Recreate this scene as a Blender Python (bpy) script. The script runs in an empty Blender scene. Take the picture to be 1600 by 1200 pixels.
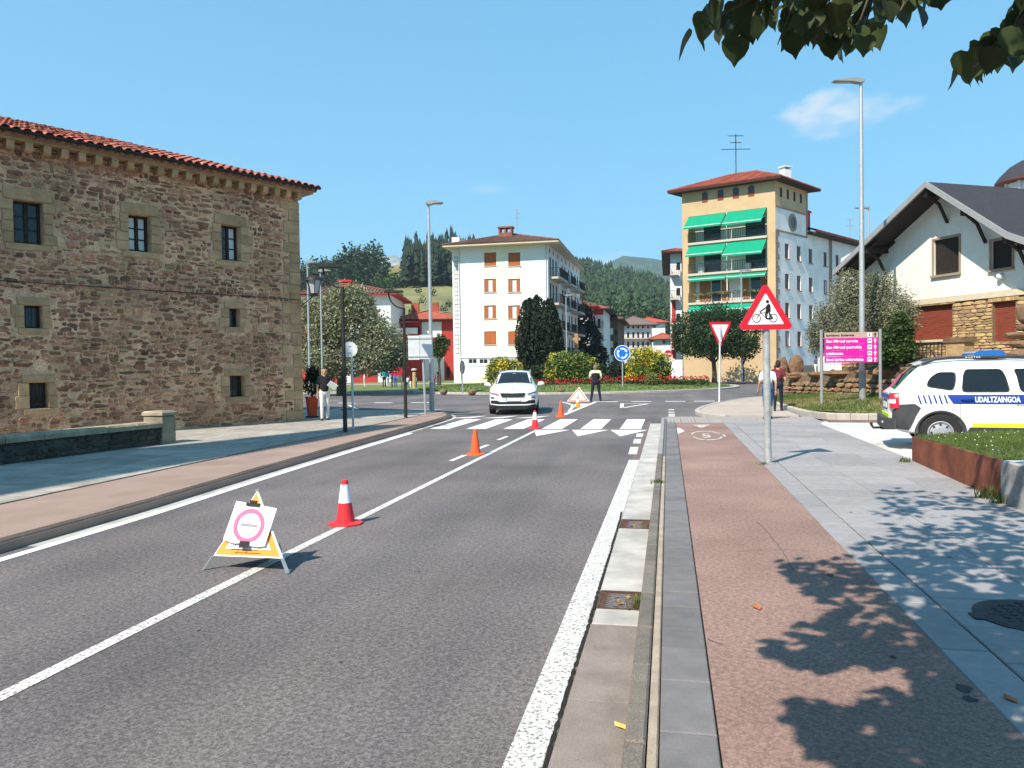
import bpy, bmesh, math, random
import numpy as np
from mathutils import Matrix, Vector
R = math.radians
random.seed(7); RNG = np.random.default_rng(7)
scene = bpy.context.scene
COL = scene.collection
# ------------------------------------------------------------------ camera
F = 1200.0; CH = 1.75                       # focal length for a 1600 px wide frame, eye height over the road
YAW = math.atan(244/1200); PITCH = -math.atan(26.4/1200); ROLL = R(0.85)
fw = Vector((-math.sin(YAW)*math.cos(PITCH), math.cos(YAW)*math.cos(PITCH), math.sin(PITCH)))
r0 = Vector((math.cos(YAW), math.sin(YAW), 0)); u0 = r0.cross(fw)
rt = r0*math.cos(ROLL) - u0*math.sin(ROLL); up = u0*math.cos(ROLL) + r0*math.sin(ROLL)
cam = bpy.data.cameras.new('camera'); co = bpy.data.objects.new('camera', cam); COL.objects.link(co)
cam.sensor_width = 36; cam.lens = 36*F/1600; cam.clip_end = 20000; cam.clip_start = 0.05
mw = Matrix.Identity(4)
for i in range(3):
    mw[i][0], mw[i][1], mw[i][2] = rt[i], up[i], -fw[i]
mw[2][3] = CH
co.matrix_world = mw
scene.camera = co
# ------------------------------------------------------------------ sky, sun, exposure
SUN_HEAD, SUN_EL = R(28), R(47)              # heading in which shadows fall (from +Y towards +X), elevation
world = bpy.data.worlds.new('World'); scene.world = world; world.use_nodes = True
world.cycles.sampling_method = 'MANUAL'; world.cycles.sample_map_resolution = 256
nt = world.node_tree; nt.nodes.clear()
sky = nt.nodes.new('ShaderNodeTexSky'); sky.sky_type = 'NISHITA'; sky.sun_disc = False
sky.sun_elevation = SUN_EL; sky.sun_rotation = SUN_HEAD + math.pi
sky.altitude = 200; sky.air_density = 1.0; sky.dust_density = 0.15; sky.ozone_density = 3.0
bg = nt.nodes.new('ShaderNodeBackground'); bg.inputs[1].default_value = 0.145
wo = nt.nodes.new('ShaderNodeOutputWorld')
nt.links.new(bg.outputs[0], wo.inputs[0])
# thin fair-weather clouds: small streaks low in the sky, one brighter puff among them
def N(tree, t, **kw):
    n = tree.nodes.new(t)
    for k, v in kw.items():
        if k[0] == 'i' and k[1:].isdigit(): n.inputs[int(k[1:])].default_value = v
        else: setattr(n, k, v)
    return n
tc = N(nt, 'ShaderNodeTexCoord')
nz = N(nt, 'ShaderNodeTexNoise', i2=11.0, i3=3.0, i4=0.6); mp = N(nt, 'ShaderNodeMapping'); mp.inputs[1].default_value = (3.1, 6.2, 0); mp.inputs[3].default_value = (1, 1, 2.2)
nt.links.new(tc.outputs['Generated'], mp.inputs[0]); nt.links.new(mp.outputs[0], nz.inputs[0])
def cloud(direction, rx, rz, seed, dens, lean=0.0):
    d = Vector(direction).normalized(); s = Vector((d.y, -d.x, 0)).normalized(); u_ = s.cross(d)
    def dot(v):
        n = N(nt, 'ShaderNodeVectorMath', operation='DOT_PRODUCT'); nt.links.new(tc.outputs['Generated'], n.inputs[0]); n.inputs[1].default_value = v; return n.outputs['Value']
    def ma(op, a, b=None, c=None):
        n = N(nt, 'ShaderNodeMath', operation=op)
        for i, q in enumerate((a, b, c)):
            if q is None: continue
            if isinstance(q, (int, float)): n.inputs[i].default_value = q
            else: nt.links.new(q, n.inputs[i])
        return n.outputs[0]
    a = ma('DIVIDE', dot(s), rx); b0 = dot(u_); b = ma('DIVIDE', ma('ADD', b0, ma('MULTIPLY', dot(s), lean)), rz)
    rr = ma('ADD', ma('POWER', ma('ABSOLUTE', a), 2.0), ma('POWER', ma('ABSOLUTE', b), 2.0))
    m = ma('SUBTRACT', ma('MULTIPLY_ADD', nz.outputs[0], 3.0, -0.95), rr)
    front = ma('GREATER_THAN', dot(d), 0.0)
    ss = N(nt, 'ShaderNodeMapRange', interpolation_type='SMOOTHSTEP'); nt.links.new(m, ss.inputs[0]); ss.inputs[1].default_value = -0.25; ss.inputs[2].default_value = 1.1
    return ma('MULTIPLY', ma('MULTIPLY', ss.outputs[0], dens), front)
def raydir(px, py): return fw + rt*((px-800)/F) + up*((600-py)/F)
cl = [cloud(raydir(1325, 180), .085, .027, 3.1, .95, .0), cloud(raydir(1280, 165), .032, .024, 5.7, .8, -.5), cloud(raydir(770, 296), .04, .008, 1.3, .2), cloud(raydir(960, 405), .05, .014, 4.9, .4)]
acc = cl[0]
for c in cl[1:]:
    n = N(nt, 'ShaderNodeMath', operation='MAXIMUM'); nt.links.new(acc, n.inputs[0]); nt.links.new(c, n.inputs[1]); acc = n.outputs[0]
gm = N(nt, 'ShaderNodeGamma', i1=.40); nt.links.new(sky.outputs[0], gm.inputs[0])     # the phone camera flattens the sky's range
hs = N(nt, 'ShaderNodeMix', data_type='RGBA', blend_type='MULTIPLY'); hs.inputs[0].default_value = 1; nt.links.new(gm.outputs[0], hs.inputs[6]); hs.inputs[7].default_value = (.72, 1.80, 2.38, 1)
mx = N(nt, 'ShaderNodeMix', data_type='RGBA'); nt.links.new(acc, mx.inputs[0]); nt.links.new(hs.outputs[2], mx.inputs[6]); mx.inputs[7].default_value = (4.2, 4.4, 4.6, 1)
nt.links.new(mx.outputs[2], bg.inputs[0])
sl = bpy.data.lights.new('sun', 'SUN'); sl.energy = 5.0; sl.angle = R(0.53); sl.color = (1, .90, .78)
so = bpy.data.objects.new('sun', sl); COL.objects.link(so)
sdir = Vector((math.sin(SUN_HEAD)*math.cos(SUN_EL), math.cos(SUN_HEAD)*math.cos(SUN_EL), -math.sin(SUN_EL)))
so.rotation_euler = sdir.to_track_quat('-Z', 'Y').to_euler(); so.location = (-20, -40, 60)
vs = scene.view_settings; vs.view_transform = 'Standard'; vs.look = 'None'; vs.exposure = 0.58; vs.gamma = 1.0; vs.use_curve_mapping = False
scene.render.engine = 'CYCLES'; scene.cycles.use_denoising = True
scene.cycles.max_bounces = 4; scene.cycles.volume_bounces = 1; scene.cycles.transparent_max_bounces = 8
# ------------------------------------------------------------------ survey helpers (a photo pixel + a known height or distance -> a place)
def GP(px, py, z=0.0):
    d = raydir(px, py); t = (z-CH)/d.z; return Vector((0, 0, CH)) + d*t
def DP(px, py, dep): return Vector((0, 0, CH)) + raydir(px, py)*dep
def PR(v):
    q = Vector(v) - Vector((0, 0, CH)); k = q.dot(fw)
    return (800+F*q.dot(rt)/k, 600-F*q.dot(up)/k, k)
# ------------------------------------------------------------------ mesh helpers
WM = {}
def root(name, loc, rz=0.0):
    o = bpy.data.objects.new(name, None); COL.objects.link(o)
    o.empty_display_size = .2; o.location = loc; o.rotation_euler = (0, 0, rz)
    WM[o.name] = Matrix.Translation(Vector(loc)) @ Matrix.Rotation(rz, 4, 'Z'); return o
def tag(o, label=None, cat=None, group=None, kind=None):
    for k, v in (('label', label), ('category', cat), ('group', group), ('kind', kind)):
        if v: o[k] = v
    return o
def link(name, mesh, parent=None, mat4=None):
    o = bpy.data.objects.new(name, mesh); COL.objects.link(o)
    if parent is not None: o.parent = parent
    if mat4 is not None: o.matrix_local = mat4
    return o
class MB:
    def __init__(s, T=None): s.v = []; s.f = []; s.T = T or Matrix.Identity(4)
    def add(s, vs_, fs):
        n = len(s.v); s.v += [s.T @ Vector(p) for p in vs_]; s.f += [tuple(i+n for i in f) for f in fs]; return s
    def box(s, x, y, z, sx, sy, sz, rz=0.0):           # centred in x, y; z is the bottom
        c, q = math.cos(rz), math.sin(rz); P = []
        for k in (0, 1):
            for a, b in ((-1, -1), (1, -1), (1, 1), (-1, 1)):
                dx, dy = a*sx/2, b*sy/2; P.append((x+dx*c-dy*q, y+dx*q+dy*c, z+k*sz))
        return s.add(P, [(3, 2, 1, 0), (4, 5, 6, 7), (0, 1, 5, 4), (1, 2, 6, 5), (2, 3, 7, 6), (3, 0, 4, 7)])
    def bb(s, x0, x1, y0, y1, z0, z1): return s.box((x0+x1)/2, (y0+y1)/2, z0, x1-x0, y1-y0, z1-z0)
    def bar(s, p, q, w, h=None):
        p, q = Vector(p), Vector(q); d = (q-p).normalized(); h = h or w
        a = d.cross(Vector((0, 0, 1)));  a = Vector((1, 0, 0)) if a.length < 1e-3 else a.normalized(); b = a.cross(d).normalized()
        P = [e + a*(i*w/2) + b*(j*h/2) for e in (p, q) for i, j in ((-1, -1), (1, -1), (1, 1), (-1, 1))]
        return s.add(P, [(0, 1, 2, 3), (7, 6, 5, 4), (4, 5, 1, 0), (5, 6, 2, 1), (6, 7, 3, 2), (7, 4, 0, 3)])
    def tube(s, pts, rad, n=8, cap=True):
        pts = [Vector(p) for p in pts]; rad = rad if isinstance(rad, (list, tuple)) else [rad]*len(pts); P = []; Fs = []; a = None
        for i, p in enumerate(pts):
            d = (pts[min(i+1, len(pts)-1)] - pts[max(i-1, 0)]).normalized()
            if a is None: a = d.orthogonal().normalized()
            a = (a - d*a.dot(d)).normalized(); b = d.cross(a)
            for k in range(n):
                t = 2*math.pi*k/n; P.append(p + (a*math.cos(t) + b*math.sin(t))*rad[i])
        for i in range(len(pts)-1):
            for k in range(n): Fs.append((i*n+k, i*n+(k+1) % n, (i+1)*n+(k+1) % n, (i+1)*n+k))
        if cap: Fs.append(tuple(range(n))[::-1]); Fs.append(tuple((len(pts)-1)*n+k for k in range(n)))
        return s.add(P, Fs)
    def lathe(s, prof, n=16, c=(0, 0, 0)):
        P = []; Fs = []
        for r_, z in prof:
            for k in range(n): t = 2*math.pi*k/n; P.append((c[0]+r_*math.cos(t), c[1]+r_*math.sin(t), c[2]+z))
        for i in range(len(prof)-1):
            for k in range(n): Fs.append((i*n+k, i*n+(k+1) % n, (i+1)*n+(k+1) % n, (i+1)*n+k))
        Fs.append(tuple(range(n))[::-1]); Fs.append(tuple((len(prof)-1)*n+k for k in range(n)))
        return s.add(P, Fs)
    def prism(s, poly, z0, z1):                         # polygon in x, y (counter-clockwise)
        n = len(poly); P = [(p[0], p[1], z0) for p in poly] + [(p[0], p[1], z1) for p in poly]
        return s.add(P, [tuple(range(n))[::-1], tuple(range(n, 2*n))] + [(i, (i+1) % n, n+(i+1) % n, n+i) for i in range(n)])
    def vprism(s, poly, y0, y1):                        # polygon in x, z seen from -y (counter-clockwise), thickness y0..y1
        n = len(poly); P = [(p[0], y0, p[1]) for p in poly] + [(p[0], y1, p[1]) for p in poly]
        return s.add(P, [tuple(range(n)), tuple(range(n, 2*n))[::-1]] + [((i+1) % n, i, n+i, n+(i+1) % n) for i in range(n)])
    def ring(s, cx, cz, ro, ri, y0, y1, n=28, a0=0, a1=360):
        ang = [R(a0+(a1-a0)*i/n) for i in range(n+1)]; P = []
        for y in (y0, y1):
            for r_ in (ro, ri):
                for t in ang: P.append((cx+r_*math.cos(t), y, cz+r_*math.sin(t)))
        m = n+1; Fs = []
        for i in range(n): Fs += [(i, i+1, m+i+1, m+i), (2*m+i+1, 2*m+i, 3*m+i, 3*m+i+1), (i+1, i, 2*m+i, 2*m+i+1), (m+i, m+i+1, 3*m+i+1, 3*m+i)]
        if a1-a0 < 360: Fs += [(0, m, 3*m, 2*m), (n, 2*m+n, 3*m+n, m+n)]
        return s.add(P, Fs)
    def sphere(s, c, r_, n=10, m=7):
        rx, ry, rz = r_ if isinstance(r_, (tuple, list)) else (r_,)*3; P = [(c[0], c[1], c[2]-rz)]; Fs = []
        for i in range(1, m):
            t = math.pi*i/m
            for k in range(n): p = 2*math.pi*k/n; P.append((c[0]+rx*math.sin(t)*math.cos(p), c[1]+ry*math.sin(t)*math.sin(p), c[2]-rz*math.cos(t)))
        P.append((c[0], c[1], c[2]+rz)); L = len(P)-1
        for k in range(n): Fs.append((0, 1+(k+1) % n, 1+k)); Fs.append((L, 1+(m-2)*n+k, 1+(m-2)*n+(k+1) % n))
        for i in range(m-2):
            for k in range(n): Fs.append((1+i*n+k, 1+i*n+(k+1) % n, 1+(i+1)*n+(k+1) % n, 1+(i+1)*n+k))
        return s.add(P, Fs)
    def mesh(s, name, mat, smooth=False, inv=None):
        me = bpy.data.meshes.new(name); me.from_pydata([tuple(inv @ p) for p in s.v] if inv else [tuple(p) for p in s.v], [], s.f)
        if mat: me.materials.append(mat)
        if smooth:
            me.polygons.foreach_set('use_smooth', [True]*len(me.polygons))
            if smooth != 'all': me.set_sharp_from_angle(angle=R(38))
        me.update(); return me
    def build(s, name, mat, parent=None, smooth=False):
        if parent is None:
            vs_ = s.v; mnz = min(p.z for p in vs_); cx = (min(p.x for p in vs_)+max(p.x for p in vs_))/2; cy = (min(p.y for p in vs_)+max(p.y for p in vs_))/2
            T = Matrix.Translation((cx, cy, mnz)); o = link(name, s.mesh(name, mat, smooth, T.inverted())); o.location = (cx, cy, mnz); WM[o.name] = T
        else:
            T = WM[parent.name]; o = link(name, s.mesh(name, mat, smooth, T.inverted()), parent); WM[o.name] = T
        return o
def npmesh(name, V, Fq, mat, smooth=False):
    V = np.asarray(V, dtype=np.float32); Fq = np.asarray(Fq, dtype=np.int32); me = bpy.data.meshes.new(name); k = Fq.shape[1]
    me.vertices.add(len(V)); me.vertices.foreach_set('co', V.ravel()); me.loops.add(Fq.size); me.loops.foreach_set('vertex_index', Fq.ravel())
    me.polygons.add(len(Fq)); me.polygons.foreach_set('loop_start', np.arange(0, Fq.size, k, dtype=np.int32))
    if smooth: me.polygons.foreach_set('use_smooth', np.ones(len(Fq), dtype=bool))
    me.materials.append(mat); me.update(calc_edges=True); return me
def npobj(name, V, Fq, mat, parent=None, smooth=False):
    V = np.asarray(V, dtype=float)
    if parent is None:
        c = np.array([V[:, 0].mean(), V[:, 1].mean(), V[:, 2].min()]); o = link(name, npmesh(name, V-c, Fq, mat, smooth)); o.location = c; WM[o.name] = Matrix.Translation(c)
    else:
        T = WM[parent.name]; iv = np.array(T.inverted()); V = V @ iv[:3, :3].T + iv[:3, 3]; o = link(name, npmesh(name, V, Fq, mat, smooth), parent); WM[o.name] = T
    return o
def copy_tree(o, loc, rz=0.0, parent=None):
    c = o.copy(); COL.objects.link(c)
    if parent is not None: c.parent = parent
    else: c.location = loc; c.rotation_euler = (0, 0, rz)
    for ch in o.children: copy_tree(ch, None, 0, c)
    return c
def frame(A, B, z=0.0):                                # wall frame: origin A, x towards B, y into the building, z up
    A = Vector((A[0], A[1], z)); B = Vector((B[0], B[1], z)); x = (B-A).normalized(); zz = Vector((0, 0, 1)); y = zz.cross(x); m = Matrix.Identity(4)
    for i in range(3): m[i][0], m[i][1], m[i][2], m[i][3] = x[i], y[i], zz[i], A[i]
    return m
def text_mesh(s, size, bold=0.0):                      # flat mesh of a line of lettering, baseline at 0, x from 0
    cu = bpy.data.curves.new('txt', 'FONT'); cu.body = s; cu.size = size; cu.offset = bold; cu.resolution_u = 2; ob = bpy.data.objects.new('txt', cu); COL.objects.link(ob)
    bpy.context.view_layer.update(); me = bpy.data.meshes.new_from_object(ob.evaluated_get(bpy.context.evaluated_depsgraph_get()))
    V = [tuple(v.co) for v in me.vertices]; Fs = [tuple(p.vertices) for p in me.polygons]
    bpy.data.objects.remove(ob); bpy.data.curves.remove(cu); bpy.data.meshes.remove(me)
    return V, Fs
# ------------------------------------------------------------------ materials
def mat(name, col, rough=.8, var=.18, scale=6., bump=0., bscale=40., metal=0., spec=.3, isl=0., col2=None, fine=0., fscale=160., coat=0., streak=None, big=0., bigscale=.35, hue=0., wave=None, transl=0., emit=0., bumppos=False, agg=None):
    m = bpy.data.materials.new(name); m.use_nodes = True; t = m.node_tree; L = t.links.new; b = t.nodes['Principled BSDF']
    b.inputs['Roughness'].default_value = rough; b.inputs['Metallic'].default_value = metal; b.inputs['Specular IOR Level'].default_value = spec; b.inputs['Coat Weight'].default_value = coat
    geo = N(t, 'ShaderNodeNewGeometry'); pos = geo.outputs['Position']
    if streak:
        mp = N(t, 'ShaderNodeMapping'); mp.inputs[3].default_value = streak; L(pos, mp.inputs[0]); pos2 = mp.outputs[0]
    else: pos2 = pos
    nz = N(t, 'ShaderNodeTexNoise', i2=scale, i3=3., i4=.6); L(pos2, nz.inputs[0])
    c2 = col2 or tuple(min(1, c*(1+var)) for c in col); c1 = col if col2 else tuple(c*(1-var) for c in col)
    mr = N(t, 'ShaderNodeMapRange'); L(nz.outputs[0], mr.inputs[0]); mr.inputs[1].default_value = .3; mr.inputs[2].default_value = .7
    mx = N(t, 'ShaderNodeMix', data_type='RGBA'); L(mr.outputs[0], mx.inputs[0]); mx.inputs[6].default_value = (*c1, 1); mx.inputs[7].default_value = (*c2, 1); out = mx.outputs[2]
    def mul(fac_out, lo, hi, src, a=.3, bb=.7):
        r_ = N(t, 'ShaderNodeMapRange'); L(fac_out, r_.inputs[0]); r_.inputs[1].default_value = a; r_.inputs[2].default_value = bb; r_.inputs[3].default_value = lo; r_.inputs[4].default_value = hi
        q = N(t, 'ShaderNodeMix', data_type='RGBA', blend_type='MULTIPLY'); q.inputs[0].default_value = 1; L(src, q.inputs[6]); L(r_.outputs[0], q.inputs[7]); return q.outputs[2]
    if fine:
        n2 = N(t, 'ShaderNodeTexNoise', i2=fscale, i3=1.5, i4=.75); L(pos, n2.inputs[0]); out = mul(n2.outputs[0], 1-fine, 1+fine, out, .35, .65)
    if agg:
        vo = N(t, 'ShaderNodeTexVoronoi', i2=agg[0]); L(pos, vo.inputs['Vector']); sp_ = N(t, 'ShaderNodeSeparateColor'); L(vo.outputs['Color'], sp_.inputs[0]); out = mul(sp_.outputs[0], 1-agg[1], 1+agg[1]*agg[2], out, .05, .95)
    if big:
        n3 = N(t, 'ShaderNodeTexNoise', i2=bigscale, i3=2., i4=.55); L(pos, n3.inputs[0]); out = mul(n3.outputs[0], 1-big, 1+big, out)
    if isl or hue:
        oi = N(t, 'ShaderNodeObjectInfo'); ad = N(t, 'ShaderNodeMath', operation='ADD'); L(geo.outputs['Random Per Island'], ad.inputs[0]); L(oi.outputs['Random'], ad.inputs[1])
        fr = N(t, 'ShaderNodeMath', operation='FRACT'); L(ad.outputs[0], fr.inputs[0])
        if isl: out = mul(fr.outputs[0], 1-isl, 1+isl, out, 0, 1)
        if hue:
            h_ = N(t, 'ShaderNodeHueSaturation'); m7 = N(t, 'ShaderNodeMath', operation='MULTIPLY'); L(fr.outputs[0], m7.inputs[0]); m7.inputs[1].default_value = 7.13; f7 = N(t, 'ShaderNodeMath', operation='FRACT'); L(m7.outputs[0], f7.inputs[0])
            rr = N(t, 'ShaderNodeMapRange'); L(f7.outputs[0], rr.inputs[0]); rr.inputs[3].default_value = .5-hue; rr.inputs[4].default_value = .5+hue; L(rr.outputs[0], h_.inputs[0]); L(out, h_.inputs['Color']); out = h_.outputs[0]
    L(out, b.inputs['Base Color'])
    if bump:
        n4 = N(t, 'ShaderNodeTexNoise', i2=bscale, i3=2., i4=.65); L(pos if bumppos else pos2, n4.inputs[0]); bp = N(t, 'ShaderNodeBump', i0=bump, i1=.25/bscale); L(n4.outputs[0], bp.inputs['Height']); L(bp.outputs[0], b.inputs['Normal'])
    if transl:
        tr = N(t, 'ShaderNodeBsdfTranslucent'); L(out, tr.inputs[0]); ms = N(t, 'ShaderNodeMixShader'); ms.inputs[0].default_value = transl; L(b.outputs[0], ms.inputs[1]); L(tr.outputs[0], ms.inputs[2]); L(ms.outputs[0], t.nodes['Material Output'].inputs[0])
    if emit: L(out, b.inputs['Emission Color']); b.inputs['Emission Strength'].default_value = emit
    return m
def two_tone(name, c_base, c_top, thresh, soft, scale, rough=.8, fine=.0, detail=6., bump=0., metal=0.):       # worn paint, lichen, rust: c_top where the noise is above thresh
    m = mat(name, c_base, rough, .2, 3., fine=.25, metal=metal); t = m.node_tree; L = t.links.new; b = t.nodes['Principled BSDF']
    geo = N(t, 'ShaderNodeNewGeometry'); nz = N(t, 'ShaderNodeTexNoise', i2=scale, i3=detail, i4=.7); L(geo.outputs['Position'], nz.inputs[0])
    mr = N(t, 'ShaderNodeMapRange'); L(nz.outputs[0], mr.inputs[0]); mr.inputs[1].default_value = thresh-soft; mr.inputs[2].default_value = thresh+soft
    n2 = N(t, 'ShaderNodeTexNoise', i2=2., i3=4.); L(geo.outputs['Position'], n2.inputs[0]); v = N(t, 'ShaderNodeMix', data_type='RGBA'); L(n2.outputs[0], v.inputs[0]); v.inputs[6].default_value = (*[c*.85 for c in c_top], 1); v.inputs[7].default_value = (*[min(1, c*1.1) for c in c_top], 1)
    src = b.inputs['Base Color'].links[0].from_socket; mx = N(t, 'ShaderNodeMix', data_type='RGBA'); L(mr.outputs[0], mx.inputs[0]); L(src, mx.inputs[6]); L(v.outputs[2], mx.inputs[7]); L(mx.outputs[2], b.inputs['Base Color'])
    if bump: bp = N(t, 'ShaderNodeBump', i0=bump, i1=.25/scale); L(nz.outputs[0], bp.inputs['Height']); L(bp.outputs[0], b.inputs['Normal'])
    return m
m_asphalt = mat('asphalt', (.112, .105, .109), .92, .0, 1.1, bump=.15, bscale=85, col2=(.160, .138, .134), fine=.25, fscale=30, agg=(125, .29, 1.25), big=.22, bigscale=.35, streak=(1, .07, 1), bumppos=True, spec=.2)
m_paint = two_tone('road_paint', (.12, .115, .112), (.68, .665, .62), .45, .06, 48., .8, bump=.2)
m_paint_fresh = two_tone('road_paint_fresh', (.3, .3, .29), (.76, .755, .73), .34, .06, 16., .7)
m_redpath = mat('red_cycle_path_asphalt', (.215, .138, .116), .95, 0, .6, bump=.2, bscale=110, col2=(.30, .20, .165), fine=.18, fscale=30, agg=(130, .17, 1.2), big=.1, bigscale=.5, spec=.15)
m_slab = mat('grey_paving_slab', (.285, .272, .272), .9, .1, 9., bump=.15, bscale=120, fine=.12, fscale=220, isl=.1, big=.08, spec=.2)
m_slab_dark = mat('dark_paving_slab', (.165, .158, .158), .9, .12, 7., bump=.15, bscale=120, fine=.14, fscale=220, isl=.12, spec=.2)
m_joint = mat('paving_joint_sand', (.10, .095, .088), .95, .2)
m_plaza = mat('plaza_stone_slab', (.33, .30, .26), .9, .2, 3., bump=.25, bscale=60, fine=.12, isl=.13, big=.1)
m_pinkpath = mat('pinkish_footway', (.30, .215, .175), .92, .12, 1.2, bump=.2, bscale=120, fine=.15, big=.1)
m_gutter_old = mat('old_gutter_concrete', (.23, .195, .17), .9, .2, 3., bump=.2, bscale=90, fine=.16)
m_gutter_new = mat('new_gutter_concrete', (.43, .405, .37), .9, .25, 2.2, bump=.2, bscale=60, fine=.08)
m_kerb = mat('kerb_aggregate', (.165, .145, .122), .92, .2, 5., bump=.4, bscale=160, fine=.4, fscale=150, isl=.12)
m_kerb_tan = mat('kerb_bedding_mortar', (.36, .30, .235), .92, .2, 7., bump=.4, bscale=80, fine=.25)
m_kerb_pale = mat('pale_kerb_stone', (.42, .38, .33), .9, .16, 4., bump=.3, bscale=70, fine=.2, isl=.12)
m_conc_pale = mat('pale_concrete', (.56, .545, .51), .9, .1, 1.4, bump=.1, fine=.08, big=.06)
m_conc = two_tone('weathered_concrete', (.20, .195, .185), (.42, .41, .39), .47, .10, 2.2, .9, bump=.2)
m_grass_ground = mat('lawn_soil', (.085, .105, .035), .95, .25, 1.2, big=.25, bigscale=.3)
m_grass = mat('grass_blades', (.105, .155, .036), .8, .3, .8, isl=.35, hue=.02, transl=.25)
m_grass_dry = mat('dry_grass', (.20, .185, .075), .85, .3, 1., isl=.3, hue=.02, transl=.2)
m_dirt = mat('bare_dirt', (.18, .125, .085), .95, .3, 3., bump=.5, bscale=30, fine=.3)
m_white = mat('white_render', (.76, .755, .74), .85, .05, .8, big=.05, bigscale=.25)
m_cream = mat('cream_render', (.75, .735, .57), .85, .05, .8)
m_galv = mat('galvanised_steel', (.48, .49, .49), .5, .12, 14., metal=.55, spec=.4)
m_grey_paint = mat('grey_painted_steel', (.30, .31, .31), .5, .08, 4., metal=.2)
m_darkmetal = mat('dark_iron', (.035, .033, .033), .55, .2, 6., metal=.3)
m_black = mat('black_plastic', (.018, .018, .019), .55, .2, 8.)
m_red_sign = mat('sign_red', (.62, .012, .03), .45, .04)
m_white_sign = mat('sign_white', (.82, .82, .80), .45, .02)
m_blue_sign = mat('sign_blue', (.008, .16, .62), .45, .03)
m_ink = mat('black_ink', (.012, .012, .012), .6, .0)
m_glass = mat('dark_window_glass', (.018, .020, .022), .06, .3, 1., spec=.5)
m_curtain = mat('pale_curtain', (.62, .62, .60), .9, .1, 20.)
m_bark = mat('bark', (.10, .082, .062), .95, .3, 8., bump=.8, bscale=30, streak=(1, 1, .25))
# ================================================================== the setting
def sheet(name, poly, z, m, thick=None, kind='structure'):
    b = MB(); n = len(poly)
    if thick: b.prism(poly, z-thick, z)
    else: b.add([(p[0], p[1], z) for p in poly], [tuple(range(n))])
    return tag(b.build(name, m), kind=kind)
def stripn(left, right):                                # polygon between two polylines
    return list(left) + list(right)[::-1]
def offset(pl, d):                                      # shift a polyline sideways (to its right for positive d)
    out = []
    for i, p in enumerate(pl):
        a = Vector(pl[max(i-1, 0)]); b = Vector(pl[min(i+1, len(pl)-1)]); t = (b-a).normalized(); out.append((p[0]+t.y*d, p[1]-t.x*d))
    return out
def resample(pl, step):
    out = [Vector(pl[0])]; acc = 0
    for a, b in zip(pl[:-1], pl[1:]):
        a, b = Vector(a), Vector(b); L_ = (b-a).length; n = max(1, round(L_/step))
        for i in range(1, n+1): out.append(a+(b-a)*i/n)
    return [(p.x, p.y) for p in out]
def smooth_pl(pl, it=2):
    for _ in range(it):
        q = [pl[0]]
        for a, b in zip(pl[:-1], pl[1:]): q += [(a[0]*.75+b[0]*.25, a[1]*.75+b[1]*.25), (a[0]*.25+b[0]*.75, a[1]*.25+b[1]*.75)]
        pl = q+[pl[-1]]
    return pl
m_land = mat('far_meadow', (.13, .14, .05), .95, .25, .05, big=.2, bigscale=.01, col2=(.19, .175, .075))
sheet('ground', [(-6000, -3000), (6000, -3000), (6000, 9000), (-6000, 9000)], -.06, m_land)
road = sheet('road', [(-90, -25), (90, -25), (90, 130), (-90, 130)], 0, m_asphalt)
LK = smooth_pl([(-6.35, -8), (-6.40, 4), (-6.46, 8.2), (-6.56, 9.6), (-6.74, 12.4), (-6.98, 17.5), (-7.19, 23.6), (-7.5, 26.6), (-8.9, 29.0), (-12, 29.9), (-20, 30.2), (-40, 30)], 2)
# left pavement body, then its surface pieces
LKp = [p for p in LK]
left_pave = sheet('pavement_left', LKp + [(-40, -8)], .094, m_pinkpath, .1)
kerb_l = tag(root('kerb_left', (-6.4, 0, 0)), kind='structure')
def kerb_stones(par, pl, w, top, low, step, m, name='kerb_stone', gap=.012, bev=.02):
    rs = resample(pl, step)
    for a, b in zip(rs[:-1], rs[1:]):
        a, b = Vector(a), Vector(b); L_ = (b-a).length; t = (b-a).normalized(); n = Vector((-t.y, t.x)); g = gap/2; j = random.uniform(-.004, .004)
        q = [a+t*g, b-t*g, b-t*g+n*w, a+t*g+n*w]; m_ = MB()
        P = [(p.x, p.y, low) for p in q] + [(p.x, p.y, top-bev+j) for p in q]
        tp = [q[0]+t*.004+n*bev, q[1]-t*.004+n*bev, q[2]-t*.004-n*bev*.3, q[3]+t*.004-n*bev*.3]
        P += [(p.x, p.y, top+j) for p in tp]
        m_.add(P, [(0, 1, 5, 4), (1, 2, 6, 5), (2, 3, 7, 6), (3, 0, 4, 7), (4, 5, 9, 8), (5, 6, 10, 9), (6, 7, 11, 10), (7, 4, 8, 11), (8, 9, 10, 11)]); m_.build(name, m, par)
kl = [p for p in LK if p[1] > 1 and p[0] > -14]
kerb_stones(kerb_l, offset(kl, -.004), .16, .112, -.01, 1.0, mat('shade_toned_kerb_stone', (.085, .07, .06), .92, .2, 5., bump=.4, bscale=60, fine=.3, isl=.15))  # kerb colour darkened to stand for the shade on its road-side face
# dust gathered along the kerb, then the painted line
tag(sheet('gutter_left', stripn(offset(LK[8:-6], .015), offset(LK[8:-6], .17)), .004, m_gutter_new, kind='structure'))
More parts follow.
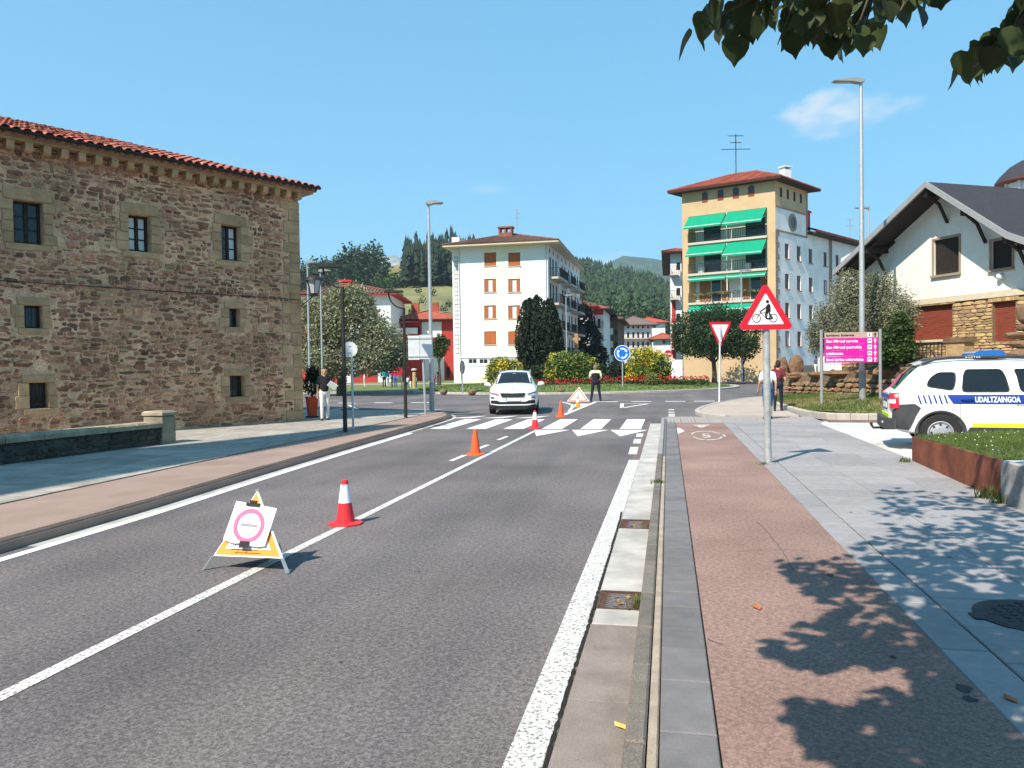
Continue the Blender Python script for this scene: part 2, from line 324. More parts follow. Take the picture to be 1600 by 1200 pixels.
# plaza slabs laid along the old building
plz = tag(root('plaza', (-11, 12, .1)), kind='structure')
def bevbox(sx, sy, sz, bev=.006):
    hx, hy = sx/2, sy/2; P = [(-hx, -hy, 0), (hx, -hy, 0), (hx, hy, 0), (-hx, hy, 0), (-hx, -hy, sz-bev), (hx, -hy, sz-bev), (hx, hy, sz-bev), (-hx, hy, sz-bev),
         (-hx+bev, -hy+bev, sz), (hx-bev, -hy+bev, sz), (hx-bev, hy-bev, sz), (-hx+bev, hy-bev, sz)]
    return P, [(0, 1, 5, 4), (1, 2, 6, 5), (2, 3, 7, 6), (3, 0, 4, 7), (4, 5, 9, 8), (5, 6, 10, 9), (6, 7, 11, 10), (7, 4, 8, 11), (8, 9, 10, 11)]
def slab_mesh(sx, sy, sz, m):
    b = MB(); b.add(*bevbox(sx, sy, sz)); return b.mesh('slab', m)
sheet('plaza_bed', [(-8.15, -6), (-8.55, 22), (-9.2, 28.2), (-40, 28.8), (-40, -6)], .100, m_joint)
pm = [slab_mesh(w, .785, .011, m_plaza) for w in (.98, 1.18, 1.38)]
cnt = 0
for j in range(26):
    y = 8.4+.8*j; x = -8.24-.0143*y
    while x > -19:
        k = random.randrange(3); w = (.98, 1.18, 1.38)[k]; xc = x-w/2
        p = PR((xc, y, .1))
        if p[2] > 1 and -60 < p[0] < 760 and cnt < 300:
            link('slab', pm[k], plz, Matrix.Translation((xc+11, y-12, random.uniform(.0, .004)))); cnt += 1
        x -= w+.015
# -------- right-hand side, all parallel to the road
gut = tag(root('gutter', (-.38, 10, 0)), kind='structure')
def cell(par, name, m, x0, x1, y0, y1, z0, z1, bev=.004):
    b = MB(Matrix.Translation(((x0+x1)/2, (y0+y1)/2, z0))); b.add(*bevbox(x1-x0, y1-y0, z1-z0, bev)); return b.build(name, m, par)
GX0, GX1 = -.53, -.213
cell(gut, 'gutter_slab', m_gutter_old, GX0, GX1, -.5, 1.9, -.05, .010)
cell(gut, 'gutter_slab', m_gutter_old, GX0, GX1, 1.91, 3.95, -.05, .011)
cell(gut, 'gutter_slab', m_gutter_old, GX0, GX1, 3.96, 5.14, -.05, .010)
cell(gut, 'gutter_slab', m_gutter_new, GX0+.01, GX1, 5.15, 5.47, -.05, .014)
cell(gut, 'gutter_slab', m_gutter_new, GX0, GX1, 5.93, 8.0, -.05, .013)
cell(gut, 'gutter_slab', m_gutter_new, GX0, GX1, 8.01, 8.22, -.05, .014)
cell(gut, 'gutter_slab', m_gutter_new, GX0, GX1, 8.72, 11.2, -.05, .013)
for y in (11.21, 14.2, 17.2, 20.2): cell(gut, 'gutter_slab', m_gutter_new, GX0, GX1, y, y+2.97, -.05, .012)
cell(gut, 'crack_filler', m_dirt, GX0-.035, GX0, -.5, 9, -.05, .0045)
sheet('asphalt_seam', [(GX0-.16, 9), (GX0, 9), (GX0, 24), (GX0-.10, 24)], .0035, mat('asphalt_seam_patch', (.16, .125, .11), .95, .2, 4., fine=.3))
m_crack = mat('dark_crack', (.02, .018, .016), .95, .1)
cr = MB(); ys = np.arange(1.5, 9.2, .06); xs = GX0-.012+np.cumsum(RNG.normal(0, .004, len(ys)))*.6
xs = GX0-.012+(xs-xs.mean())*.7
for i in range(len(ys)-1):
    w0, w1 = (.004+.010*abs(math.sin(i*1.7)), .004+.010*abs(math.sin(i*1.7+1.7)))
    cr.add([(xs[i]-w0, ys[i], .0085), (xs[i]+w0, ys[i], .0085), (xs[i+1]+w1, ys[i+1], .0085), (xs[i+1]-w1, ys[i+1], .0085)], [(0, 1, 2, 3)])
cr.build('edge_crack', m_crack, gut)
kerb_r = tag(root('kerb_right', (-.1, 10, 0)), kind='structure')
y = -.4
while y < 24:
    L_ = random.choice((.62, .9, .74)) if y < 13 else 1.0
    cell(kerb_r, 'kerb_stone', m_kerb if y < 14.2 else m_slab, GX1+.006, -.112, y, y+L_-.014, -.05, .098+random.uniform(-.003, .003), .012); y += L_
cell(kerb_r, 'mortar_strip', m_kerb_tan, -.105, -.058, -.4, 14.2, -.05, .094, .008)
cell(kerb_r, 'mortar_strip', m_slab_dark, -.105, -.058, 14.21, 24, -.05, .094, .004)
sheet('cycle_path_bed', [(-.058, -4), (4.2, -4), (4.2, 24.6), (-.058, 24.6)], .06, m_joint, .1)
dark = tag(root('slab_border', (.07, 10, 0)), kind='structure'); y = -.2; dms = {}
while y < 22.4:
    L_ = random.choice((.34, .46, .46, .58)); me = dms.setdefault(L_, slab_mesh(.25, L_-.008, .06, m_slab_dark))
    link('slab', me, dark, Matrix.Translation((.073-.07, y+L_/2-10, .043+random.uniform(-.002, .002)))); y += L_
sheet('cycle_path', [(.206, -4), (1.505, -4), (1.505, 22.35), (.206, 22.35)], .1, m_redpath, .05)
walk = tag(root('pavement_right', (2.8, 10, 0)), kind='structure'); y = 1.2
es = slab_mesh(.262, .88, .06, m_slab); pmr = slab_mesh(.735, .592, .06, m_slab)
while y < 23.3:
    link('slab', es, walk, Matrix.Translation((1.644-2.8, y+.445-10, .04+random.uniform(-.0015, .0015)))); y += .892
for j in range(37):
    for i in range(3):
        yy = 1.3+.6*j; xx = 1.785+.37+.743*i + (.0 if j % 2 else 0)
        link('slab', pmr, walk, Matrix.Translation((xx-2.8, yy-10, .04+random.uniform(-.0018, .0018))))
sheet('pavement_near', [(4.0, -4), (9, -4), (9, 9.0), (4.0, 9.0)], .097, m_slab, .1)
sheet('pavement_behind', [(1.51, -4), (4.0, -4), (4.0, .98), (1.51, .98)], .098, m_slab, .04)
sheet('driveway', [(4.02, 9.0), (30, 9.0), (30, 23.4), (4.45, 23.4), (4.02, 22)], .092, m_conc_pale, .1)
sheet('driveway_dirt', [(4.35, 22.5), (7, 22.2), (30, 21.8), (30, 23.42), (4.3, 23.42)], .0965, m_dirt)
# tactile paving at the crossing: studs in rows
tact = tag(root('tactile_paving', (.7, 23.5, 0)), kind='structure')
m_tact = mat('tactile_tile', (.30, .27, .255), .9, .1, 6., isl=.1)
tme = MB(); tme.add(*bevbox(.392, .392, .05))
for a in range(4):
    for c in range(4): tme.add([(x*.028+(-.15+.1*a), yv*.028+(-.15+.1*c), .05+h) for h, s in ((0, 1), (.005, .6)) for x, yv in ((-s, -s), (s, -s), (s, s), (-s, s))], [(4, 5, 6, 7), (0, 1, 5, 4), (1, 2, 6, 5), (2, 3, 7, 6), (3, 0, 4, 7)])
tme = tme.mesh('tile', m_tact)
for i in range(10):
    for j in range(6): link('tile', tme, tact, Matrix.Translation((.16+.4*i-.7, 22.6+.4*j-23.5, .05)))
sheet('crossing_landing', [(-.06, 22.36), (4.3, 22.36), (4.3, 25.3), (-.06, 25.3)], .072, m_slab, .1)
tag(sheet('dropped_kerb', [(-.215, 24.0), (-.06, 24.0), (-.06, 25.2), (-.215, 25.2)], .05, m_kerb_pale, .1))
# raised footway curving round to the roundabout exit
RK = smooth_pl([(1.9, 25.32), (1.15, 26.6), (1.05, 28.4), (1.5, 31.2), (2.6, 35.7), (4.5, 39.8), (8, 44), (14, 47.5), (24, 50)], 2)
m_foot = mat('tan_footway', (.42, .355, .30), .92, .1, 1.5, fine=.12, big=.1)
sheet('footway_far', RK + [(24, 40), (6.2, 41), (4.1, 33), (4.0, 27.8), (4.0, 25.32)], .11, m_foot, .11)
kerb_f = tag(root('kerb_far', (2, 30, 0)), kind='structure')
kerb_stones(kerb_f, [p for p in RK][::-1], -.001, .135, -.01, 1.0, m_kerb_pale) if False else None
rk = offset(RK, -.17)
kerb_stones(kerb_f, rk[::-1], .0+.168, .125, -.01, 1.0, m_kerb_pale)
# ------------------------------------------------------------------ painted markings (4 mm sheets)
mk = 0.0045
def mark(poly, m=None, nm='road_marking', z=mk): return sheet(nm, poly, z, m or m_paint_fresh)
def line(pl, w, m=None, nm='road_marking'): return mark(stripn(offset(pl, -w/2), offset(pl, w/2)), m, nm)
line(resample([(-3.57, -4), (-3.57, 20.6)], 1), .11, m_paint, 'centre_line')
line(resample(offset(LK[2:-10], .24), 1) if False else offset([p for p in LK if -7 < p[1] < 20.8 and p[0] > -8], .235), .13, m_paint_fresh, 'edge_line_left')
line([(-.635, -4), (-.63, 14.3)], .19, m_paint, 'edge_line_right')
for y0, y1 in ((15.2, 16.6), (17.3, 18.4), (18.9, 19.9)): line([(-.70, y0), (-.72, y1)], .17, m_paint, 'edge_dash')
for y0 in (13.9, 15.9, 18.0): line([(-4.02, y0), (-4.0, y0+.95)], .10, m_paint_fresh, 'centre_dash')
for k in range(7): x = -1.03-1.09*k; mark([(x-.29, 21.25), (x+.29, 21.25), (x+.29, 25.15), (x-.29, 25.15)], nm='zebra_bar')
for k in range(3): x = -.55-1.05*k; mark([(x, 20.95), (x-1.0, 20.95), (x-.62, 19.05)][::-1], nm='yield_tooth')
for k in range(3): x = -4.45-1.15*k; mark([(x, 25.75), (x+.35, 27.0), (x-.75, 25.75)], nm='yield_tooth')
a = [GP(882, 648), GP(932, 627.5)]; line([(p.x, p.y) for p in a], .16, nm='splitter_line')
a = [GP(877, 628), GP(886, 630), GP(895, 633), GP(894, 637), GP(889, 643)]; line([(p.x, p.y) for p in a], .13, nm='splitter_line')
mark([(p.x, p.y) for p in (GP(894, 635), GP(912, 635), GP(922, 631), GP(900, 631))][::1], nm='splitter_fill', z=.0065)
for x in (-3.35, -1.75, -.15, 1.2): mark([(x, 37.2), (x+.95, 37.2), (x+.95, 37.62), (x, 37.62)], nm='give_way_dash')
t0, t1, t2 = GP(971.5, 637.5), GP(972, 630.5), GP(1013, 631)
for a, b in ((t0, t1), (t1, t2), (t2, t0)): line([(a.x, a.y), (b.x, b.y)], .16, nm='give_way_triangle')
for y in (25.6, 26.5, 27.4, 28.6, 30.2): line([(.10, y), (.12, y+.45)], .22, nm='entry_dash')
for p, q in (((545, 633), (560, 640)), ((560, 640), (690, 640)), ((470, 646), (545, 637))):
    a, b = GP(*p), GP(*q); line([(a.x, a.y), (b.x, b.y)], .14, nm='side_road_line')
for k in range(3): x = -13-2.0*k; mark([(x, 37.5), (x+1.1, 37.2), (x+1.1, 37.6), (x, 37.9)], nm='give_way_dash')
# cycle path emblem: a circled 5-like mark and a small triangle pointing at the rider
b = MB(); T = Matrix.Translation((.86, 18.3, .105)) @ Matrix.Diagonal((1, 3.3, 1, 1)) @ Matrix.Rotation(R(90), 4, 'X').inverted(); b.T = T
b.ring(0, 0, .36, .31, 0, .001, 24, 20, 165); b.ring(0, 0, .36, .31, 0, .001, 24, 200, 345)
V, Fs = text_mesh('5', .46, .012); b.T = Matrix.Translation((.74, 17.75, .105)) @ Matrix.Diagonal((1, 3.0, 1, 1)); b.add(V, Fs)
b.T = Matrix.Translation((0, 0, .105)); b.add([(1.23, 17.9, 0), (1.28, 17.9, 0), (1.28, 18.6, 0), (1.23, 18.6, 0)], [(0, 1, 2, 3)])
m_worn = two_tone('worn_path_paint', (.24, .165, .14), (.62, .58, .53), .47, .06, 14., .85)
tag(b.build('cycle_path_emblem', m_worn), kind='structure')
mark([(.62, 21.5), (1.12, 21.6), (.84, 20.4)][::-1], m_worn, 'cycle_path_arrow', .1045)
mark([(.212, 18.6), (.40, 19.4), (.30, 20.3), (.212, 20.5)], m_conc_pale, 'patch', .1045)
# cracks, tar spots and stains on road and path
m_tar = mat('tar_spot', (.06, .054, .054), .9, .2)
def crack_line(pp, w, z, nm):
    pts = [GP(x, y, z) for x, y in pp]; out = []
    for a, b_ in zip(pts[:-1], pts[1:]):
        n_ = max(2, int((b_-a).length/.12))
        for i in range(n_): q = a.lerp(b_, i/n_); out.append((q.x+random.gauss(0, .005), q.y+random.gauss(0, .005)))
    out.append((pts[-1].x, pts[-1].y)); line_ = stripn(offset(out, -w/2), offset(out, w/2)); n_ = len(out); b = MB(); L1, L2 = offset(out, -w/2), offset(out, w/2)
    b.add([(p[0], p[1], z) for p in L1+L2], [(i, n_+i, n_+i+1, i+1) for i in range(n_-1)]); return tag(b.build(nm, m_tar), kind='structure')
crack_line([(1104, 997), (1112, 1001), (1130, 1008)], .0045, .1035, 'path_crack'); crack_line([(1183, 815), (1215, 850), (1240, 890)], .0045, .1035, 'path_crack'); crack_line([(1150, 862), (1210, 858), (1272, 860)], .0045, .1035, 'path_crack'); crack_line([(1092, 742), (1130, 744), (1185, 741)], .008, .1035, 'path_crack')
def spot(px, py, r_, z, m=None):
    g = GP(px, py, z); n_ = 9; ph = random.uniform(0, 6); pl = [(g.x+r_*(1+.35*math.sin(3*k+ph))*math.cos(2*math.pi*k/n_), g.y+r_*1.3*(1+.3*math.cos(2*k+ph))*math.sin(2*math.pi*k/n_)) for k in range(n_)]; sheet('tar_spot', pl, z, m or m_tar)
for px, py, r_ in ((852, 861, .012), (655, 893, .014), (533, 1034, .012), (310, 985, .012), (620, 770, .02)): spot(px, py, r_, .0035)
for px, py, r_ in ((1298, 898, .030), (1507, 1075, .04), (1516, 1092, .03), (1395, 1026, .015)): spot(px, py, r_, .1032)
for px, py, r_ in ((1484, 870, .02), (1330, 800, .015), (1420, 720, .02)): spot(px, py, r_, .1065, m_slab_dark)
# iron gratings
def grate(y0, y1, label):
    g = root('drain_grate', ((GX0+GX1)/2, (y0+y1)/2, 0)); m_rust = mat('rusty_cast_iron', (.105, .062, .045), .8, .3, 20., metal=.3, bump=.3, bscale=80)
    f = MB(); f.bb(GX0+.005, GX0+.025, y0, y1, -.06, .016); f.bb(GX1-.025, GX1-.005, y0, y1, -.06, .016); f.bb(GX0+.025, GX1-.025, y0, y0+.02, -.06, .016); f.bb(GX0+.025, GX1-.025, y1-.02, y1, -.06, .016); f.build('frame', m_rust, g)
    n = 8
    for i in range(n):
        yy = y0+.03+(y1-y0-.06)*(i+.5)/n; b = MB(); P = []
        for k in range(7):
            u = k/6; x = GX0+.025+(GX1-GX0-.05)*u; z = .012-.028*(1-(2*u-1)**2); P.append((x, yy, z))
        b.tube(P, .011, 5); b.build('bar', m_rust, g)
    d = MB(); d.bb(GX0+.025, GX1-.025, y0+.02, y1-.02, -.07, -.055); d.build('sump', m_black, g)
    lf = mat('fallen_leaf', (.38, .22, .08), .8, .3, 10., isl=.35)
    for i in range(9):
        b = MB(Matrix.Translation(((GX0+GX1)/2+random.uniform(-.05, .09), random.uniform(y0+.06, y1-.06), -.0+random.uniform(0, .006))) @ Matrix.Rotation(random.uniform(0, 6), 4, 'Z') @ Matrix.Rotation(random.uniform(-.4, .4), 4, 'X'))
        b.add([(-.026, 0, 0), (0, -.013, .004), (.03, 0, .001), (0, .013, .006)], [(0, 1, 2, 3)]); b.build('leaf', lf, g)
    return tag(g, label, 'drain grate', 'gutter gratings')
grate(5.48, 5.92, 'rusty dished drain grate in gutter nearest the camera'); grate(8.23, 8.71, 'rusty drain grate in gutter farther along, filled with dry leaves')
# manhole in the pavement on the right
mh = root('manhole_cover', (2.30, 5.45, .1)); mi = mat('cast_iron_cover', (.045, .043, .045), .7, .2, 20., metal=.4)
b = MB(); b.lathe([(.36, 0), (.36, .006), (.33, .007)], 32, (2.30, 5.45, .1)); b.bb(1.90, 1.97, 5.34, 5.46, .101, .108); b.build('rim', mi, mh)
b = MB(); b.lathe([(.322, 0), (.322, .008)], 32, (2.30, 5.45, .1)); b.build('plate', mi, mh)
for i in range(-4, 5):
    for j in range(-4, 5):
        if i*i+j*j < 17: b = MB(); b.box(2.30+i*.066, 5.45+j*.066, .108, .04, .022, .004, R(45 if (i+j) % 2 else -45)); b.build('tread_bar', mi, mh)
tag(mh, 'dark round iron manhole cover set in grey pavement slabs', 'manhole cover')
# ================================================================== old stone building on the left
m_mortar = mat('lime_mortar', (.56, .345, .205), .95, .25, 3., bump=.6, bscale=25, fine=.3, fscale=30, big=.25, bigscale=.8)
m_rubble = mat('rubble_stone', (.33, .162, .092), .92, .35, 5., bump=.8, bscale=25, fine=.3, fscale=30, isl=.5, hue=.014, big=.25, bigscale=.7)
m_ashlar = mat('ashlar_sandstone', (.43, .272, .148), .92, .22, 4., bump=.4, bscale=30, fine=.15, isl=.14, big=.12, bigscale=.9)
m_tile = mat('clay_roof_tile', (.36, .115, .075), .9, .25, 6., bump=.3, bscale=40, isl=.35, hue=.015, fine=.2)
m_wood_dark = mat('dark_window_timber', (.028, .020, .016), .7, .2, 10.)
SA = Vector((-18.2, 11.68)); SB = Vector((-11.62, 23.01))        # facade ends, seen left to right
SL = (SB-SA).length; SM = frame(SA, SB, .1); SMi = SM.inverted()
def on_facade(px, py, M=SM):                                  # where the sight line through a photo pixel meets a wall plane
    Mi = M.inverted(); o = Mi @ Vector((0, 0, CH)); d = Mi.to_3x3() @ raydir(px, py); t = -o.y/d.y; return o.x+d.x*t, o.z+d.z*t
SH = on_facade(470, 306)[1]
bld = root('stone_building', (SA.x, SA.y, .1))
tag(bld, 'old rubble stone building with small windows and clay tiled eave left of the road', 'building')
def rect(px0, py0, px1, py1, M=SM):
    a = on_facade(px0, (py0+py1)/2, M)[0]; b = on_facade(px1, (py0+py1)/2, M)[0]; c = on_facade((px0+px1)/2, py1, M)[1]; d = on_facade((px0+px1)/2, py0, M)[1]; return (a, b, c, d)
SW = [rect(21, 314, 67, 381), rect(201, 336, 235, 393), rect(346, 352, 375, 407), rect(38, 477, 66, 513), rect(358, 482, 374, 511), rect(46, 598, 75, 638), rect(359, 587, 382, 620)]
def wall_panel(b, x0, x1, z0, z1, holes, depth=.2, y=0., cap=True):
    xs = sorted({x0, x1, *[h[0] for h in holes], *[h[1] for h in holes]}); zs = sorted({z0, z1, *[h[2] for h in holes], *[h[3] for h in holes]})
    xs = [v for v in xs if x0 <= v <= x1]; zs = [v for v in zs if z0 <= v <= z1]
    for i in range(len(xs)-1):
        for j in range(len(zs)-1):
            cx, cz = (xs[i]+xs[i+1])/2, (zs[j]+zs[j+1])/2
            if any(h[0] < cx < h[1] and h[2] < cz < h[3] for h in holes): continue
            b.add([(xs[i], y, zs[j]), (xs[i+1], y, zs[j]), (xs[i+1], y, zs[j+1]), (xs[i], y, zs[j+1])], [(0, 1, 2, 3)])
    for a, c, d, e in holes:
        b.add([(a, y, d), (c, y, d), (c, y, e), (a, y, e), (a, y+depth, d), (c, y+depth, d), (c, y+depth, e), (a, y+depth, e)], [(0, 4, 5, 1), (1, 5, 6, 2), (2, 6, 7, 3), (3, 7, 4, 0)] + ([(4, 7, 6, 5)] if cap else []))
b = MB(SM); wall_panel(b, 0, SL, 0, SH, SW, .34)
b.add([(SL, 0, 0), (SL, 9, 0), (SL, 9, SH), (SL, 0, SH)], [(0, 1, 2, 3)]); b.add([(0, 0, 0), (0, 9, 0), (0, 9, SH), (0, 0, SH)], [(3, 2, 1, 0)])
b.add([(0, 9, 0), (SL, 9, 0), (SL, 9, SH), (0, 9, SH)], [(3, 2, 1, 0)]); b.build('wall', m_mortar, bld)
# ashlar surrounds: lintel, sill, jamb blocks, corner quoins
blocked = []
def block(x0, x1, z0, z1, pr=.035, par=bld, M=SM, m=m_ashlar, nm='stone_block'):
    g = .006; q = MB(M @ Matrix.Translation((0, 0, 0))); e = .012; x0 += g; x1 -= g; z0 += g; z1 -= g
    P = [(x0, .03, z0), (x1, .03, z0), (x1, .03, z1), (x0, .03, z1), (x0, -pr+e, z0), (x1, -pr+e, z0), (x1, -pr+e, z1), (x0, -pr+e, z1), (x0+e, -pr, z0+e), (x1-e, -pr, z0+e), (x1-e, -pr, z1-e), (x0+e, -pr, z1-e)]
    q.add(P, [(0, 1, 5, 4), (1, 2, 6, 5), (2, 3, 7, 6), (3, 0, 4, 7), (4, 5, 9, 8), (5, 6, 10, 9), (6, 7, 11, 10), (7, 4, 8, 11), (8, 9, 10, 11)]); return q.build(nm, m, par)
for k, (a, c, d, e) in enumerate(SW):
    big_ = k < 3; w = c-a; ov = .22 if big_ else .16
    block(a-ov, c+ov, e, e+(.30 if big_ else .2)); block(a-ov*.9, c+ov*.9, d-(.17 if big_ else .16), d); blocked.append((a-ov, c+ov, d-.17, e+.3))
    n = 4 if big_ else 2
    for s in (0, 1):
        z = d
        for i in range(n):
            h_ = (e-d)/n; ww = random.uniform(.2, .42) if big_ else random.uniform(.18, .34); x0, x1 = (a-ww, a) if s == 0 else (c, c+ww); block(x0, x1, z, z+h_); blocked.append((x0, x1, z, z+h_)); z += h_
z = 0
i = 0
while z < SH-.3:
    h_ = random.uniform(.26, .42); w = (.62, .34)[i % 2]+random.uniform(-.06, .08); block(SL-w, SL+.02, z, min(z+h_, SH-.02)); blocked.append((SL-w, SL, z, z+h_)); z += h_; i += 1
block_line = MB(SM); zc = on_facade(240, 454)[1]; block_line.tube([(0, -.06, zc+.02), (SL*.5, -.06, zc), (SL-.05, -.06, zc-.01)], .012, 5); block_line.build('cable', m_black, bld)
# rubble stones, each its own irregular face standing proud of the mortar
stones = []
def clear(x, z, w, h_):
    return not any(x+w/2 > q[0] and x-w/2 < q[1] and z+h_/2 > q[2] and z-h_/2 < q[3] for q in blocked) and not any(x+w/2 > q[0]-.02 and x-w/2 < q[1]+.02 and z+h_/2 > q[2]-.02 and z-h_/2 < q[3]+.02 for q in SW)
z = .02
while z < SH-.12:
    rh = random.uniform(.055, .145); x = random.uniform(-.2, 0)
    while x < SL:
        w = random.choice((random.uniform(.08, .2), random.uniform(.14, .42), random.uniform(.2, .55)))*(.6+rh*2.2); hh = rh*random.uniform(.7, 1.35); xc = x+w/2; zc_ = z+rh/2+random.uniform(-.035, .035)+.05*math.sin(xc*1.3+z)
        if .02 < zc_-hh/2 and zc_+hh/2 < SH-.02 and xc-w/2 > .0 and xc+w/2 < SL-.02 and random.random() > (.06 if math.sin(xc*2.1+3*z)*math.sin(z*2.3-xc) < .35 else .2):
            ww, h2 = w, hh
            if not clear(xc, zc_, ww, h2): ww, h2 = w*.55, hh*.8
            if clear(xc, zc_, ww, h2): stones.append((xc, zc_, ww-random.uniform(.008, .035), h2-random.uniform(.006, .03)))
        x += w
    z += rh
def stone_geo(xc, zc_, w, h_, M=SM, dep=None, n=9):
    dep = dep or random.uniform(.012, .04); P = []; a0 = random.uniform(0, 1); rad = [1+random.uniform(-.24, .12) for _ in range(n)]; tl = random.uniform(-.12, .12)
    for sc, y in ((1, .02), (.96, -dep*.6), (.78, -dep)):
        for k in range(n):
            t = 2*math.pi*(k+a0)/n; c_, s_ = math.cos(t), math.sin(t); q = (abs(c_)**3.6+abs(s_)**3.6)**(-1/3.6)*rad[k]*sc
            X, Z = c_*q*w/2, s_*q*h_/2; P.append((xc+X, y, zc_+Z+X*tl*.4))
    Fs = [((k+1) % n, k, n+k, n+(k+1) % n)[::-1] for k in range(n)] + [(n+(k+1) % n, n+k, 2*n+k, 2*n+(k+1) % n)[::-1] for k in range(n)] + [tuple(range(2*n, 3*n))]
    return [M @ Vector(p) for p in P], Fs
def proj_area(s_, M=SM):
    p = PR(M @ Vector((s_[0], 0, s_[1]))); return s_[2]*s_[3]/max(1, p[2])**2 if (p[2] > 0 and -20 < p[0] < 1620) else 0
def lay_stones(stones, M, par, m, nm='stone', keep=290, rest='small_stones', **kw):
    stones = sorted(stones, key=lambda s_: -proj_area(s_, M))
    for s_ in stones[:keep]:
        b = MB(); P, Fs = stone_geo(*s_, M, **kw); b.add(P, Fs); b.build(nm, m, par, smooth=False)
    if len(stones) > keep:
        b = MB()
        for s_ in stones[keep:]: b.add(*stone_geo(*s_, M, **kw))
        tag(b.build(rest, m, par), kind='stuff')
lay_stones(stones, SM, bld, m_rubble)
print('stones', len(stones), 'facade', SL, SH)
# windows: deep frames, panes, bars
def old_window(r_, panes, bars, curtain):
    a, c, d, e = r_; w, h_ = c-a, e-d; f = MB(SM); y = .2; t = .055
    f.bb(a, a+t, y, y+.07, d, e); f.bb(c-t, c, y, y+.07, d, e); f.bb(a+t, c-t, y, y+.07, d, d+t); f.bb(a+t, c-t, y, y+.07, e-t, e)
    if panes: f.bb((a+c)/2-.03, (a+c)/2+.03, y-.005, y+.06, d+t, e-t)
    wf = f.build('window', m_wood_dark, bld)
    if panes:
        for i in range(2):
            for j in range(panes):
                x0 = a+t+.03 if i == 0 else (a+c)/2+.06; x1 = (a+c)/2-.06 if i == 0 else c-t-.03; z0 = d+t+(h_-2*t)*j/panes+.018; z1 = d+t+(h_-2*t)*(j+1)/panes-.018
                q = MB(SM); q.bb(x0, x1, y+.03, y+.034, z0, z1); q.build('pane', m_curtain if curtain and (curtain == 2 or i == 1) else m_glass, wf)
                q = MB(SM)
        for j in range(1, panes):
            zz = d+t+(h_-2*t)*j/panes; q = MB(SM); q.bb(a+t, c-t, y+.01, y+.05, zz-.017, zz+.017); q.build('glazing_bar', m_wood_dark, wf)
    else:
        q = MB(SM); q.bb(a+t, c-t, y+.03, y+.04, d+t, e-t); q.build('pane', m_glass, wf)
    for i in range(bars):
        x = a+w*(i+1)/(bars+1); q = MB(SM); q.tube([(x, .10, d), (x, .10, e)], .010, 5); q.build('iron_bar', m_darkmetal, wf)
old_window(SW[0], 3, 0, 0); old_window(SW[1], 3, 0, 2); old_window(SW[2], 3, 0, 1)
for k, n in ((3, 2), (4, 1), (5, 4), (6, 4)): old_window(SW[k], 0, n, 0)
# cornice: stone corbels, a moulded course, gutter, then barrel tiles
CZ = SH
b = MB(SM); b.bb(-.2, SL+.42, -.42, .3, CZ+.10, CZ+.19); b.bb(-.2, SL+.34, -.34, .3, CZ+.03, CZ+.098); b.build('cornice', m_ashlar, bld)
x = SL-.12
while x > -.1:
    q = MB(SM); P = [(0, 0), (0, -.24), (.05, -.29), (.14, -.31), (.21, -.31), (.21, 0)]  # (z, y)
    n = len(P); V = [(x+dx, y_, CZ-.185+z_) for dx in (-.085, .085) for z_, y_ in P]
    q.add(V, [tuple(range(n)), tuple(range(n, 2*n))[::-1]] + [((i+1) % n, i, n+i, n+(i+1) % n) for i in range(n)]); q.build('corbel', m_ashlar, bld); x -= .40
b = MB(SM); n = 8; P = []
for x in (-.2, SL+.5):
    for k in range(n+1): t = math.pi*k/n; P.append((x, -.50-.065*math.cos(t), CZ+.235-.065*math.sin(t)))
b.add(P, [(k, k+1, n+2+k, n+1+k) for k in range(n)]); b.build('rain_gutter', m_black, bld)
SLP = math.tan(R(18)); b = MB(SM); ex = -.46
b.add([(-.2, ex, CZ+.20), (SL+.46, ex, CZ+.20), (SL-4.5, 4.9, CZ+.20+5.36*SLP), (-.2, 4.9, CZ+.20+5.36*SLP), (SL+.46, 9.5, CZ+.2), (-.2, 9.5, CZ+.2)], [(0, 1, 2, 3), (1, 4, 2), (4, 5, 3, 2), (0, 3, 5), (0, 5, 4, 1)]); b.build('roof_deck', m_wood_dark, bld)
tb = MB(); n = 6
for y_, r_ in ((0, .105), (.46, .085)):
    for k in range(n+1): t = math.pi*k/n; tb.add([(r_*math.cos(t), y_, r_*math.sin(t)*.85), ((r_-.014)*math.cos(t), y_, (r_-.014)*math.sin(t)*.85)], [])
m_ = 2*(n+1)
tb.f = [(2*k, 2*k+2, m_+2*k+2, m_+2*k) for k in range(n)] + [(2*k+1, m_+2*k+1, m_+2*k+3, 2*k+3) for k in range(n)] + [(2*k+1, 2*k+3, 2*k+2, 2*k) for k in range(n)]
cover = tb.mesh('roof_tile', m_tile, True)
rest = MB(); tilt = math.atan(SLP); iv = WM[bld.name].inverted(); cnt = 0
for j in range(13):
    yy = ex-.05+.40*j; zz = CZ+.24+(yy-ex)*SLP; n_ = int((SL+.6)/.235)
    for i in range(n_):
        x = SL+.42-.235*i+random.uniform(-.008, .008)
        if x > SL+.46-(yy-ex)*.92: continue
        T = SM @ Matrix.Translation((x, yy, zz+random.uniform(-.008, .008))) @ Matrix.Rotation(tilt-.03, 4, 'X') @ Matrix.Rotation(random.uniform(-.03, .03), 4, 'Z')
        if j < 5 and cnt < 280: link('roof_tile', cover, bld, iv @ T); cnt += 1
        else:
            rest.T = T; rest.add([v.co for v in cover.vertices], [tuple(p.vertices) for p in cover.polygons])
        rest.T = SM @ Matrix.Translation((x-.1175, yy+.02, zz-.06)) @ Matrix.Rotation(tilt, 4, 'X') @ Matrix.Rotation(math.pi, 4, 'Y'); rest.add([v.co for v in cover.vertices], [tuple(p.vertices) for p in cover.polygons])
rest.T = Matrix.Identity(4); tag(rest.build('far_roof_tiles', m_tile, bld), kind='stuff')
